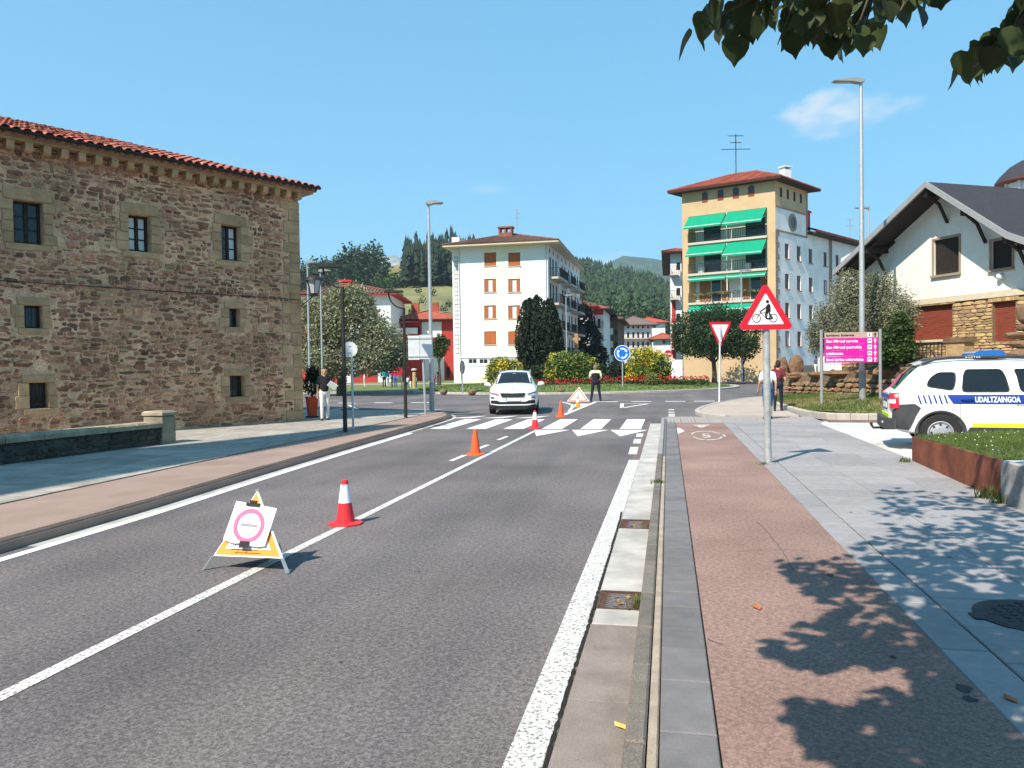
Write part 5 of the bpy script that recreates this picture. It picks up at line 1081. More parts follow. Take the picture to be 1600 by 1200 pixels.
m_rw = mat('brown_wall_stone', (.25, .165, .095), .95, .3, 4., bump=.8, bscale=22, isl=.3, hue=.02, fine=.2); m_rwm = mat('wall_core_soil', (.16, .11, .07), .95, .3)
b = MB(RWM); b.add([(0, .05, 0), (RWL, .05, 0), (RWL, .05, 1.45), (0, .05, .95), (0, .6, 0), (RWL, .6, 0), (RWL, .6, 1.45), (0, .6, .95)], [(0, 1, 2, 3), (3, 2, 6, 7), (4, 0, 3, 7), (1, 5, 6, 2)]); b.build('core', m_rwm, rw)
st = []; z = .02
while z < 1.3:
    rh = random.uniform(.12, .26); x = 0
    while x < RWL:
        w = random.uniform(.2, .6); zt_ = .8+.5*x/RWL
        if z+rh < zt_: st.append((x+w/2, z+rh/2, w-.01, rh-.01))
        x += w
    z += rh
lay_stones(st, RWM @ Matrix.Translation((0, .05, 0)), rw, m_rw, keep=260, n=8, dep=.12)
x = .3; k = 0
while x < RWL: w = random.uniform(.7, 1.7); rock('cap_boulder', RWM @ Vector((x+w/2, .25, .98+.5*x/RWL)), w*.50, m_rock, 40+k, parent=rw, flat=(1.0, .5, .22)); x += w*.96; k += 1
for k, (px, py, dep, r_, fl) in enumerate(((1222, 575, 35.5, .55, (.5, .5, 1.25)), (1241, 575, 35.7, .48, (.75, .6, 1.2)), (1216, 590, 35, .6, (1, .8, .5)))): rock('standing_stone', DP(px, py, dep), r_, m_rock, 60+k, ('tall reddish standing stone at left end of rubble wall', 'broad standing stone beside the tall one on rubble wall end', 'low reddish boulder under the standing stones')[k], flat=fl, group='standing stones')
# stacked boulder gate pillar right
gp = root('boulder_gate_pillar', DP(1594, 575, 21)); tag(gp, 'stack of dark boulders forming a gate pillar behind the police car', 'pillar')
for k, (px, py, r_, fl) in enumerate(((1600, 575, .42, (1, .8, .7)), (1598, 553, .40, (1, .8, .55)), (1602, 537, .38, (.95, .8, .42)), (1596, 524, .42, (1.0, .8, .24)), (1604, 512, .30, (1, .8, .35)), (1606, 490, .34, (.85, .8, .95)), (1602, 600, .5, (1, .8, .8)), (1602, 630, .55, (1, .8, .8)))): rock('boulder', DP(px, py, 21), r_, m_rock, 80+k, parent=gp, flat=fl)
# terrace behind the wall
tr = [(5.3, 36.2, 1.06), (7.5, 39.2, 1.0), (12, 42.6, .9), (24, 45.5, .9), (45, 46, 1.2), (45, 22, 1.7), (14, 22, 1.7), (11.0, 24.6, 1.62)]
b = MB(); n = len(tr); c = (16, 33, 1.55); b.add(tr+[c]+[(p[0], p[1], -.05) for p in tr], [(i, n, (i+1) % n) for i in range(n)]+[(i, (i+1) % n, n+1+(i+1) % n, n+1+i) for i in range(n)]); tag(b.build('terrace', m_dirt), kind='structure')
sheet('upper_square', [(10, 54), (60, 50), (70, 75), (16.5, 78), (12, 66)], .62, m_foot, .7)
# iron fence before the house
fo = root('iron_fence', HM @ Vector((1, -1.6, 0))); tag(fo, 'black iron bar fence before the stone ground floor of the gabled house', 'fence'); FM = HM @ Matrix.Translation((0, -1.7, 0)); fx0, fx1 = on_facade(1382, 550, FM)[0], on_facade(1484, 548, FM)[0]; fz0, fz1 = on_facade(1440, 563, FM)[1], on_facade(1440, 537, FM)[1]
b = MB(FM); b.bar((fx0, 0, fz1), (fx1, 0, fz1), .04); b.build('rail', m_rail, fo); b = MB(FM); b.bar((fx0, 0, fz0+.06), (fx1, 0, fz0+.06), .03); b.build('rail', m_rail, fo)
nb = int((fx1-fx0)/.16)
for i in range(nb+1): x = fx0+(fx1-fx0)*i/nb; b = MB(FM); b.bar((x, 0, fz0-.1), (x, 0, fz1+.03), .022); b.build('bar', m_rail, fo)
b = MB(FM); b.bb(fx1+.02, fx1+.75, -.2, .25, -.5, fz1-.02); b.build('stone_pier', m_ystone, fo); b = MB(FM); b.bb(fx1-.05, fx1+.82, -.25, .3, fz1-.01, fz1+.16); b.build('pier_cap', m_rock, fo)
# olive tree and ivy
oc = DP(1345, 585, 29.8)
tree('olive_tree', 'grey-green olive tree in front of the gabled house', 'tree', (oc.x, oc.y, 1.1), [B(1345, 480, 29.8, 45, 52), B(1300, 505, 31, 36, 42), B(1390, 485, 28.5, 40, 40), B(1325, 450, 30, 26, 30), B(1372, 448, 29, 30, 26), B(1415, 500, 27.8, 22, 30), B(1280, 530, 31.5, 22, 28), B(1350, 520, 29.5, 46, 36)], 42000, .115, m_leaf_olive, .16, DP(1345, 520, 29.8).z, 8, 26, .30, 3.0, .66, shell=.25)
ic = DP(1400, 580, 27.6); tree('ivy_bush', 'dense dark green ivy bush beside the pink direction sign', 'bush', (ic.x, ic.y, 1.3), [B(1395, 535, 27.6, 22, 26), B(1408, 515, 27.4, 18, 26), B(1388, 555, 27.6, 18, 20), B(1412, 548, 27.2, 18, 22)], 6500, .12, m_leaf_mid, .06, DP(1400, 540, 30).z, 4, 27, .75, 4., .85)
# ---- hills
def hill(name, rows, m, kind='structure', na=60, px0=-400, px1=2000, nz=0., seed=0):
    rg = np.random.default_rng(seed); V = []; pxs = np.linspace(px0, px1, na)
    ph = rg.uniform(0, 6, 12)
    for dep, prof in rows:
        xs_, ys_ = zip(*prof); 
        for p in pxs:
            y = np.interp(p, xs_, ys_); q = DP(p, y, dep); h_ = nz*dep/F*(math.sin(p*.021+ph[0]+dep)+.6*math.sin(p*.057+ph[1])+.4*math.sin(p*.13+ph[2]+dep*.3)); V.append((q.x, q.y, q.z+h_))
    n = len(rows); Fq = [(i*na+k, i*na+k+1, (i+1)*na+k+1, (i+1)*na+k) for i in range(n-1) for k in range(na-1)]
    return tag(npobj(name, V, Fq, m, smooth=True), kind=kind), (lambda i, p: DP(p, np.interp(p, *zip(*rows[i][1])), rows[i][0]))
m_hillgrass = mat('hill_pasture', (.145, .155, .055), .95, .2, .08, col2=(.22, .20, .085), big=.2, bigscale=.02, fine=.15, fscale=.6)
m_forestfloor = mat('forest_floor', (.03, .042, .018), .95, .3, .1)
m_baresoil = two_tone('cleared_slope', (.16, .17, .06), (.36, .225, .11), .52, .06, .035, .95)
z0row = lambda d, y: (d, [(-600, y), (2200, y)])
hillL = [(140, [(-600, 583), (780, 584), (2200, 583)]), (200, [(-600, 550), (480, 540), (620, 520), (780, 520), (1000, 565), (1500, 575), (2200, 575)]), (300, [(-600, 480), (480, 470), (600, 452), (700, 448), (800, 470), (960, 545), (1300, 570), (2200, 570)]),
         (340, [(-600, 478), (480, 468), (620, 455), (705, 440), (820, 470), (960, 550), (1300, 575), (2200, 575)]), (430, [(-600, 470), (480, 455), (560, 432), (622, 414), (705, 400), (860, 450), (960, 540), (1300, 580), (2200, 580)]), (520, [(-600, 560), (700, 560), (2200, 580)])]
hill('hill_left', hillL, m_hillgrass)
cp = [(395, [(585, 458), (600, 430), (625, 425), (650, 445), (665, 460)]), (425, [(575, 455), (600, 418), (625, 413), (645, 420), (665, 450)])]
hill('cleared_slope', cp, m_baresoil, na=20, px0=585, px1=662)
hillR = [(240, [(700, 600), (880, 570), (1100, 560), (1500, 570), (2200, 570)]), (330, [(700, 600), (880, 505), (960, 510), (1060, 520), (1300, 500), (1700, 520), (2200, 520)]), (480, [(700, 560), (860, 450), (905, 455), (960, 470), (1045, 485), (1300, 470), (1700, 500), (2200, 500)]), (620, [(700, 500), (840, 420), (905, 428), (960, 440), (1045, 462), (1200, 470), (1700, 490), (2200, 490)]), (800, [(700, 560), (1000, 560), (2200, 570)])]
hill('hill_right', hillR, m_forestfloor)
m_farforest = mat('far_forest', (.034, .062, .026), .95, .3, .012, fine=.45, fscale=.05, bump=1., bscale=.04)
hill('far_mountain', [(1500, [(-600, 570), (2200, 570)]), (2300, [(-600, 470), (700, 450), (900, 428), (946, 416), (972, 406), (1047, 411), (1200, 425), (1341, 395), (1400, 385), (1700, 420), (2200, 450)]), (2500, [(-600, 460), (700, 440), (900, 424), (946, 413), (972, 401), (1010, 404), (1047, 408), (1200, 420), (1341, 384), (1400, 372), (1700, 410), (2200, 440)]), (2900, [(-600, 560), (2200, 560)])], m_farforest, nz=.9, na=160, seed=3)
m_cliff = mat('limestone_cliff', (.30, .29, .27), .95, .35, .02, bump=1., bscale=.03, streak=(1, 1, .3), fine=.4, fscale=.03)
hill('rocky_peak', [(2600, [(500, 500), (720, 500)]), (3000, [(500, 455), (560, 440), (590, 424), (622, 420), (680, 440), (720, 455)]), (3200, [(500, 450), (560, 425), (578, 404), (590, 401), (605, 397), (618, 397.5), (624, 402), (650, 425), (720, 450)]), (3500, [(500, 480), (720, 480)])], m_cliff, nz=1.2, na=90, px0=500, px1=720, seed=6)
# woods: one mass each
def conifers(name, label, pts, h, w, m, seed):
    rg = np.random.default_rng(seed); V = []; Fq = []; ns = 7; base = 0
    for p in pts:
        H_ = h*rg.uniform(.7, 1.15); w_ = w*rg.uniform(.8, 1.2)*H_/h; tiers = 7
        for t in range(tiers):
            zb_ = H_*(.18+.72*t/tiers); zt_ = H_*min(1, .18+.72*(t+1.7)/tiers); r_ = w_*(1-t/tiers*.82); a = rg.uniform(0, 6)
            for k in range(ns): aa = a+6.283*k/ns; rr = r_*rg.uniform(.35, 1.2); V.append((p[0]+rr*math.cos(aa), p[1]+rr*math.sin(aa), p[2]+zb_+rg.uniform(-.06, .06)*H_))
            V.append((p[0], p[1], p[2]+zt_)); Fq += [(base+k, base+(k+1) % ns, base+ns) for k in range(ns)]; base += ns+1
    return tag(npobj(name, V, Fq, m), label, 'forest', kind='stuff')
def scatter(rows, n, px0, px1, i0, i1, seed, dens=None):
    rg = np.random.default_rng(seed); out = []
    for _ in range(n):
        p = rg.uniform(px0, px1); t = rg.uniform(i0, i1); i = min(int(t), len(rows)-2); f = t-i; a = DP(p, np.interp(p, *zip(*rows[i][1])), rows[i][0]); b_ = DP(p, np.interp(p, *zip(*rows[i+1][1])), rows[i+1][0]); q = a.lerp(b_, f)
        if dens is None or dens(p, t): out.append(tuple(q))
    return out
m_pine = mat('pine_needles', (.016, .030, .015), .85, .35, .06, isl=.45, hue=.02)
m_pine2 = mat('pale_pine_needles', (.028, .052, .022), .85, .35, .03, isl=.45, hue=.02)  # needles a lighter green than in the pine wood
m_broad = mat('broadleaf_wood', (.045, .085, .026), .8, .35, .05, isl=.4, hue=.025)
conifers('pine_wood', 'dark pine wood on the hill left of the white apartment block', scatter(hillL, 900, 628, 860, 2.05, 3.9, 41, lambda p, t: p > 628+(t-2)*3), 17, 2.5, m_pine, 1)
conifers('hillside_forest', 'conifer forest covering the hillside above the street', scatter(hillR, 2600, 830, 1420, .9, 3.05, 42), 16, 3.6, m_pine2, 2)
def broadleaf(name, label, pts, h, m, seed, nper=60, size=1.1):
    rg = np.random.default_rng(seed); L_ = []
    for p in pts:
        H_ = h*rg.uniform(.6, 1.2); P = blob_points([(p[0], p[1], p[2]+H_*.6, H_*.34, H_*.34, H_*.42), (p[0]+H_*.2, p[1], p[2]+H_*.45, H_*.25, H_*.25, H_*.3), (p[0]-H_*.18, p[1], p[2]+H_*.5, H_*.25, H_*.25, H_*.3)], nper, rg, .75); L_.append(P)
    V, Fq = leafquads(np.concatenate(L_), size, rg, .4, .8); return tag(npobj(name, V, Fq, m), label, 'wood', kind='stuff')
broadleaf('broadleaf_wood', 'green broadleaf trees on the left hilltop behind the red building', scatter(hillL, 150, 380, 590, 3.2, 4.1, 43, lambda p, t: True), 15, mat('dark_broadleaf', (.030, .056, .020), .8, .35, .05, isl=.4, hue=.02), 3, 130, 1.4)  # leaves a darker green than the hillside broadleaf
broadleaf('round_oak', 'rounded tall oaks on the left hill beside the clearing', scatter(hillL, 14, 548, 582, 2.6, 3.2, 44), 19, m_pine2, 4, 300, 1.5)
broadleaf('clearing_edge_wood', 'bushes along the lower edge of the clearing', scatter(hillL, 46, 585, 700, 2.2, 2.7, 45), 7, m_broad, 5, 90, 1.0)
broadleaf('hillside_broadleaf', 'lighter broadleaf trees low on the hillside above the street roofs', scatter(hillR, 160, 890, 1060, .75, 1.35, 46), 12, m_broad, 6, 90, 1.3)
broadleaf('pasture_bushes', 'scattered bushes on the pasture slope', scatter(hillL, 10, 590, 705, 1.2, 1.9, 47), 3, m_broad, 7, 60, .6)
# ================================================================== street furniture
def face(loc, ang=0.0):                                   # frame: x to the viewer's right, y away, z up; ang turns it about z from facing the camera axis
    X = Vector((math.cos(YAW+ang), math.sin(YAW+ang), 0)); return axes(loc, X, Vector((-X.y, X.x, 0)))
def tri_pts(w, h_, r_=.06, n=4, inv=False):               # rounded triangle, base centred on x, bottom at z 0
    C = [(-w/2, 0), (w/2, 0), (0, h_)]; out = []
    for i in range(3):
        p = Vector(C[i]); a = (Vector(C[i-1])-p).normalized(); b_ = (Vector(C[(i+1) % 3])-p).normalized(); bis = (a+b_).normalized(); half = a.angle(b_)/2; d = r_/math.sin(half); c = p+bis*d
        s = math.atan2(-bis.y, -bis.x); sp = math.pi/2-half
        for k in range(n+1): t = s-sp+2*sp*k/n; out.append((c.x+r_*math.cos(t), c.y+r_*math.sin(t)))
    return [(x, h_-z) for x, z in out][::-1] if inv else out
def disc_pts(r_, n=36, cx=0, cz=0, sx=1.): return [(cx+r_*sx*math.cos(2*math.pi*k/n), cz+r_*math.sin(2*math.pi*k/n)) for k in range(n)]
def stroke(b, pts, w, y):                                  # flat line in the x, z plane of a sign
    for p, q in zip(pts[:-1], pts[1:]):
        p, q = Vector(p), Vector(q); d = (q-p).normalized(); n = Vector((-d.y, d.x))*w/2; e = d*w*.3; P = [p-e-n, q+e-n, q+e+n, p-e+n]; b.vprism([(v.x, v.y) for v in P], y-.002, y)
def flat_text(M, s, size, x, z, y, m, par, bold=.0, width=None, nm='lettering'):
    V, Fs = text_mesh(s, size, bold); w = max(v[0] for v in V); k = (width/w) if width else 1.; b = MB(M); b.add([(x+v[0]*k, y, z+v[1]) for v in V], Fs); return b.build(nm, m, par)
# tall galvanised lamps: tapered pole, short arm, flat head
def tall_lamp(base, ztop, side, head_len, label, r_=.075, dark=None, group='tall street lamps', hd=1.0):
    o = root('street_lamp', base); x, y, z = base; b = MB()
    if dark: b.tube([(x, y, z), (x, y, z+dark)], [r_*1.12, r_*1.1], 12); b.build('painted_base', m_grey_paint, o, True); b = MB()
    b.tube([(x, y, z+(dark or 0)), (x, y, z+(ztop-z)*.5), (x, y, ztop)], [r_, r_*.8, r_*.55], 12); b.build('pole', m_galv, o, True)
    b = MB(); b.lathe([(r_*2.2, 0), (r_*2.2, .03), (r_*1.3, .05)], 12, (x, y, z)); b.build('base_plate', m_galv, o)
    b = MB(axes((x, y, ztop), r0*side, F0*side)); P = [(-.10, -.03), (.06, -.07), (.35*head_len, -.02), (head_len, .0), (head_len, .03), (.4*head_len, .10), (.05, .09), (-.08, .05)]
    n = len(P); V = [(p[0], yy, p[1]) for yy, s in ((-.13*hd, 1), (.13*hd, 1)) for p in P]; b.add(V, [tuple(range(n)), tuple(range(n, 2*n))[::-1]]+[((i+1) % n, i, n+i, n+(i+1) % n) for i in range(n)]); b.build('lamp_head', m_grey_paint, o)
    b = MB(axes((x, y, ztop), r0*side, F0*side)); b.bb(.4*head_len, head_len*.92, -.10*hd, .10*hd, -.035, -.022); b.build('lens', mat('lamp_lens', (.35, .3, .26), .3), o)
    return tag(o, label, 'street lamp', group)
rb_ = DP(1347.5, 615, 27.4); tall_lamp((rb_.x, rb_.y, bank_z(rb_.x, rb_.y)), DP(1347, 131, 27.4).z, -1, 1.0, 'tall galvanised street lamp rising from the grass bank at right', .105, 1.05)
lb = GP(675, 643, .1); tall_lamp((lb.x, lb.y, .1), DP(666, 319, 29.3).z, 1, .55, 'tall galvanised street lamp beside the square sign board on the left corner', .085, 1.1)
q = DP(484, 600, 46); tall_lamp((q.x, q.y, 0), DP(481, 411, 46).z, 1, .6, 'thin tall street lamp just right of the stone building', .075)
q = DP(504, 600, 44); tall_lamp((q.x, q.y, 0), DP(499, 424, 44).z, 1, .6, 'thin tall street lamp behind the man in the black shirt', .06)
q = DP(1358, 566, 58); tall_lamp((q.x, q.y, .9), DP(1357, 326, 58).z, -1, 1.0, 'street lamp rising behind the roof of the gabled house', .09)
q = DP(1159, 560, 66); tall_lamp((q.x, q.y, .1), DP(1159, 423, 66).z, 1, .9, 'thin white street lamp in front of the green awnings', .07)
q = DP(886, 590, 70); tall_lamp((q.x, q.y, .1), DP(885, 462, 70).z, 1, .9, 'thin white street lamp right of the yew tree', .07)
def curved_lamp(base, zp, ztop, label, s=1.0):
    o = root('curved_arm_lamp', base); x, y, z = base; b = MB(); b.tube([(x, y, z), (x, y, zp)], [.06, .045], 10); b.build('post', m_darkmetal, o, True); M = axes((x, y, 0), r0, F0); b = MB(M); P = []
    for k in range(9): t = math.pi/2*k/8; P.append((-.50*s*math.sin(t), 0, zp-.02+(ztop-zp)*(1-math.cos(t))))
    P = [(.0, 0, zp-.02)]+P[1:]; b.tube(P, .026, 8); b.build('curved_arm', m_darkmetal, o, True)
    b = MB(M); b.bb(-.62*s, -.02*s, -.16, .16, ztop-.005, ztop+.05); b.bb(-.60*s, -.30*s, -.14, .14, ztop+.051, ztop+.085); b.build('lamp_head', m_darkmetal, o); return tag(o, label, 'street lamp', 'dark curved-arm lamps')
g = GP(539.5, 675, .1); curved_lamp((g.x, g.y, .1), DP(531, 449, 20.3).z, DP(515, 418, 20.3).z, 'dark street lamp with curved arm nearest, beside the round sign')
g = GP(634, 653, .1); curved_lamp((g.x, g.y, .1), DP(629, 481, 25.7).z, DP(615, 457, 25.7).z, 'dark street lamp with curved arm farther off, left of the square sign board')
# signs seen from behind
g = GP(552, 672, .1); o = root('round_sign', (g.x, g.y, .1)); c = DP(547.5, 546, 20.95); b = MB(); b.tube([(g.x, g.y, .1), (c.x+.03, c.y, c.z+.16)], .032, 10); b.build('post', m_galv, o, True)
M = face((c.x, c.y-.05, c.z), R(4)); b = MB(M); b.vprism(disc_pts(.205), .0, .012); b.ring(0, 0, .21, .195, -.004, .02, 36); b.build('disc', mat('sign_back_white', (.66, .67, .67), .5, .05, metal=.1), o); b = MB(M); b.bb(-.04, .04, -.012, -.002, -.10, -.08); b.bb(-.04, .04, -.012, -.002, .08, .10); b.build('clamps', m_galv, o); tag(o, 'small round sign seen from the back on a grey post at the left footway', 'sign')
g = GP(665, 648, .1); o = root('board_sign', (g.x, g.y, .1)); c = DP(657.5, 543, 27.2); b = MB(); b.tube([(g.x, g.y, .1), (c.x+.05, c.y, c.z+.45)], .045, 10); b.build('post', m_galv, o, True)
M = face((c.x, c.y-.1, c.z), R(2)); b = MB(M); hw = .415; b.bb(-hw, -.02, 0, .025, -.43, .42); b.build('board', mat('pale_sign_back', (.62, .64, .65), .5, .06, metal=.1), o); b = MB(M); b.bb(-.01, hw, 0, .025, -.41, .44); b.build('board', mat('pale_sign_back2', (.58, .60, .62), .5, .06, metal=.1), o); b = MB(M); b.bb(-hw, hw, -.02, -.001, .30, .34); b.bb(-hw, hw, -.02, -.001, -.34, -.30); b.build('rails', m_galv, o); tag(o, 'square pale sign board seen from the back on a leaning grey post', 'sign')
g = GP(723, 613, .14); o = root('round_sign', (g.x, g.y, .14)); c = DP(722, 574, 50.2); b = MB(); b.tube([(g.x, g.y, .1), (g.x, g.y, c.z+.3)], .04, 8); b.build('post', m_galv, o, True); b = MB(face((g.x, g.y-.05, c.z), R(-64))); b.vprism(disc_pts(.45), 0, .02); b.build('disc', mat('dark_sign_back', (.07, .075, .085), .6), o); tag(o, 'dark round sign seen edge-on at the left tip of the island', 'sign')
# blue roundabout sign
c = DP(972.3, 552, 51.5); o = root('roundabout_sign', (c.x, c.y, .3)); b = MB(); b.tube([(c.x, c.y+.06, .2), (c.x, c.y+.06, c.z+.3)], .045, 8); b.build('post', m_galv, o, True); M = face((c.x, c.y-.02, c.z)); RR = .545
b = MB(M); b.vprism(disc_pts(RR), 0, .02); b.build('face', m_blue_sign, o); b = MB(M); b.ring(0, 0, RR*.99, RR*.92, -.006, -.001, 40); b.build('white_rim', m_white_sign, o)
for k in range(3):
    a0 = 90-45+120*k-10; b = MB(M); b.ring(0, 0, .36, .26, -.006, -.001, 14, a0, a0+78); t = R(a0); tx, tz = math.cos(t), math.sin(t); b.vprism([(tx*.20, tz*.20), (tx*.42, tz*.42), (.31*math.cos(t-.42), .31*math.sin(t-.42))][::-1], -.006, -.001); b.build('arrow', m_white_sign, o)
tag(o, 'round blue roundabout sign with three white arrows on the island', 'sign')
# yield sign
g = GP(1124, 628, .11); dY = 35.2; c = DP(1125.5, 545, dY); ct = DP(1125.5, 503, dY); o = root('yield_sign', (g.x, g.y, .11)); b = MB(); b.tube([(g.x, g.y, .1), (c.x, c.y+.06, ct.z-.1)], .04, 8); b.build('post', m_galv, o, True)
b = MB(); zz = DP(1125, 550, dY).z; b.tube([(c.x, c.y+.06, zz-.55), (c.x, c.y+.06, zz-.1)], .048, 8); b.build('reflective_band', mat('lime_band', (.42, .50, .16), .5), o, True)
M = face((c.x, c.y, c.z), R(6)); w_, h_ = 37.5/F*dY, ct.z-c.z; b = MB(M); b.vprism(tri_pts(w_, h_, .06, inv=True), 0, .02); b.build('red_border', m_red_sign, o)
b = MB(M @ Matrix.Translation((0, 0, h_*.20))); b.vprism(tri_pts(w_*.72, h_*.70, .02, inv=True), -.006, -.001); b.build('white_field', m_white_sign, o)
tag(o, 'white and red downward triangle yield sign at the roundabout entry', 'sign')
# cyclist warning sign
o = root('cyclist_warning_sign', (1.6, 13.14, .1)); dS = PR((1.6, 13.14, 2.5))[2]; pc = DP(1196.5, 515, dS); pt_ = DP(1196.5, 440, dS)
b = MB(); b.tube([(1.6, 13.2, .1), (pc.x+.01, pc.y+.09, pt_.z-.12)], .058, 16); b.build('post', two_tone('stained_galvanised', (.34, .35, .34), (.52, .53, .52), .5, .12, 5., .5, metal=.3), o, True)
b = MB(); b.lathe([(.12, 0), (.12, .012), (.065, .02)], 16, (1.6, 13.2, .1)); b.build('foot', m_conc, o)
M = face((pc.x, pc.y, pc.z), R(-3)); w_, h_ = 88/F*dS, pt_.z-pc.z; b = MB(M); b.vprism(tri_pts(w_, h_, .055, 6), 0, .03); b.build('red_border', m_red_sign, o); b = MB(M @ Matrix.Translation((0, 0, .085))); b.vprism(tri_pts(w_-.33, h_-.27, .012), -.006, -.001); b.build('white_field', m_white_sign, o)
b = MB(M); k_ = .92/335
def S(x, z): return ((x-587)*k_, (352-z)*k_)
for cx_ in (533, 630): b.ring(*S(cx_, 284), 25.5*k_, 21.5*k_, -.010, -.0065, 24)
for pl in ([S(533, 284), S(556, 252), S(600, 252), S(590, 285), S(556, 252)], [S(590, 285), S(630, 284), S(604, 247)], [S(550, 243), S(558, 256)]): stroke(b, pl, .010, -.0066)
b.vprism([S(584, 250), S(616, 246), S(614, 205), S(604, 198), S(592, 208)], -.0105, -.0068); stroke(b, [S(600, 212), S(578, 228), S(556, 244)], .020, -.0066); stroke(b, [S(598, 246), S(586, 262), S(592, 288)], .026, -.0066); stroke(b, [S(606, 246), S(612, 268), S(622, 288), S(596, 288)], .024, -.0066); b.vprism(disc_pts(9.5*k_, 16, *S(597, 186)), -.0105, -.0068)
b.build('cyclist_symbol', m_ink, o); tag(o, 'red triangle cyclist warning sign on a galvanised post beside the cycle path', 'sign')
# far no-entry sign
c = DP(1044, 553, 82); o = root('no_entry_sign', (c.x, c.y, .1)); b = MB(); b.tube([(c.x, c.y+.05, 0), (c.x, c.y+.05, c.z)], .04, 6); b.build('post', m_galv, o); M = face(c); b = MB(M); b.vprism(disc_pts(.42), 0, .02); b.build('face', m_red_sign, o); b = MB(M); b.bb(-.30, .30, -.006, -.001, -.07, .07); b.build('white_bar', m_white_sign, o); tag(o, 'small red no entry sign at the mouth of the far street', 'sign')
# pink direction sign
m_pink = mat('magenta_panel', (.80, .012, .36), .5, .05); m_beige = mat('beige_panel', (.50, .36, .28), .55, .05)
d1 = 26.6; pA_, pB_ = DP(1289, 560, d1), DP(1372, 557, d1); zt, zb_ = DP(1330, 519, d1).z, DP(1330, 566.5, d1).z; o = root('direction_sign', (pA_.x, pA_.y, .2)); M = frame((pA_.x, pA_.y), (pB_.x, pB_.y)); Lw = (pB_-pA_).xy.length; Hs = zt-zb_
for x in (-.10, Lw+.10): w_ = M @ Vector((x, .05, 0)); b = MB(); b.tube([(w_.x, w_.y, bank_z(w_.x, w_.y)-.05), (w_.x, w_.y, zt+.10)], .055, 10); b.build('post', m_grey_paint, o, True)
rows_ = [zt-Hs*.19, zt-Hs*.19-Hs*.2025, zt-Hs*.19-Hs*.405, zt-Hs*.19-Hs*.6075, zb_]; tops_ = [zt]+rows_[:-1]
txt = ['turismo bulegoa', 'San Miguel errota', 'San Miguel parrokia', 'udaletxea', 'Sancti Spiritus unibertsitatea']; wd = [.53, .60, .67, .32, .70]
for i in range(5):
    z0, z1 = rows_[i], tops_[i]; b = MB(M); b.bb(0, Lw, 0, .04, z0+.004, z1-.004); p_ = b.build('panel', m_beige if i == 0 else m_pink, o); hh_ = z1-z0; ink = m_ink if i == 0 else m_white_sign
    flat_text(M, txt[i], hh_*.62, .04, z0+hh_*.30, -.004, ink, p_, .004, wd[i]*Lw)
    b = MB(M); xi = Lw*.80; b.bb(xi, xi+hh_*.72, -.004, -.001, z0+hh_*.14, z0+hh_*.86); pg = b.build('pictogram', m_white_sign, p_); b = MB(M); stroke(b, [(xi+hh_*.2, z0+hh_*.35), (xi+hh_*.2, z0+hh_*.62), (xi+hh_*.52, z0+hh_*.62), (xi+hh_*.52, z0+hh_*.35)], .02, -.006) if i else stroke(b, [(xi+hh_*.36, z0+hh_*.3), (xi+hh_*.36, z0+hh_*.7)], .03, -.006); b.build('pictogram_mark', m_ink, p_)
    xa = Lw*.945; b = MB(M); stroke(b, [(xa, z0+hh_*.14), (xa, z0+hh_*.7)], .035, -.003); b.vprism([(xa-hh_*.3, z0+hh_*.5), (xa, z0+hh_*.62), (xa+hh_*.3, z0+hh_*.5), (xa, z0+hh_*.9)], -.006, -.003); b.build('arrow', ink, p_)
tag(o, 'magenta tourist direction sign with five lines between two grey posts', 'sign')
# far red and purple finger posts in the park
c = DP(628, 600, 58); o = root('finger_post_sign', (c.x, c.y, .15)); b = MB(); b.tube([(c.x, c.y, 0), (c.x, c.y, DP(628, 566, 58).z)], .05, 6); b.build('post', m_grey_paint, o)
for i, (y0, mm, ll) in enumerate(((570, mat('purple_panel', (.22, .02, .16), .5), .98), (576.5, m_red_sign, 1.0), (583, m_red_sign, .95))):
    z = DP(628, y0, 58).z; b = MB(face((c.x, c.y-.06, z))); b.vprism([(-ll, 0), (-ll+.14, -.13), (.1, -.13), (.1, .13), (-ll+.14, .13)] if i else [(-ll, -.15), (.1, -.15), (.1, .15), (-ll, .15)], 0, .03); b.build('finger', mm, o)
tag(o, 'red and purple direction finger signs on a post in the park', 'sign')
# stone wayside cross on a column before the white block's corner, seen over the shrubs
c = DP(901, 560, 66); o = root('stone_column_cross', (c.x, c.y, .3)); b = MB(); b.lathe([(.5, 0), (.5, .4), (.3, .5), (.24, 2.6), (.30, 2.75), (.22, 2.85)], 10, (c.x, c.y, .3)); b.build('column', m_ashlar, o); b = MB(); b.box(c.x, c.y, 3.14, .30, .24, 1.4); b.box(c.x, c.y, 3.95, .66, .2, .24, YAW); b.build('cross', m_ashlar, o); tag(o, 'pale stone column topped by a cross behind the dome shrubs', 'monument')
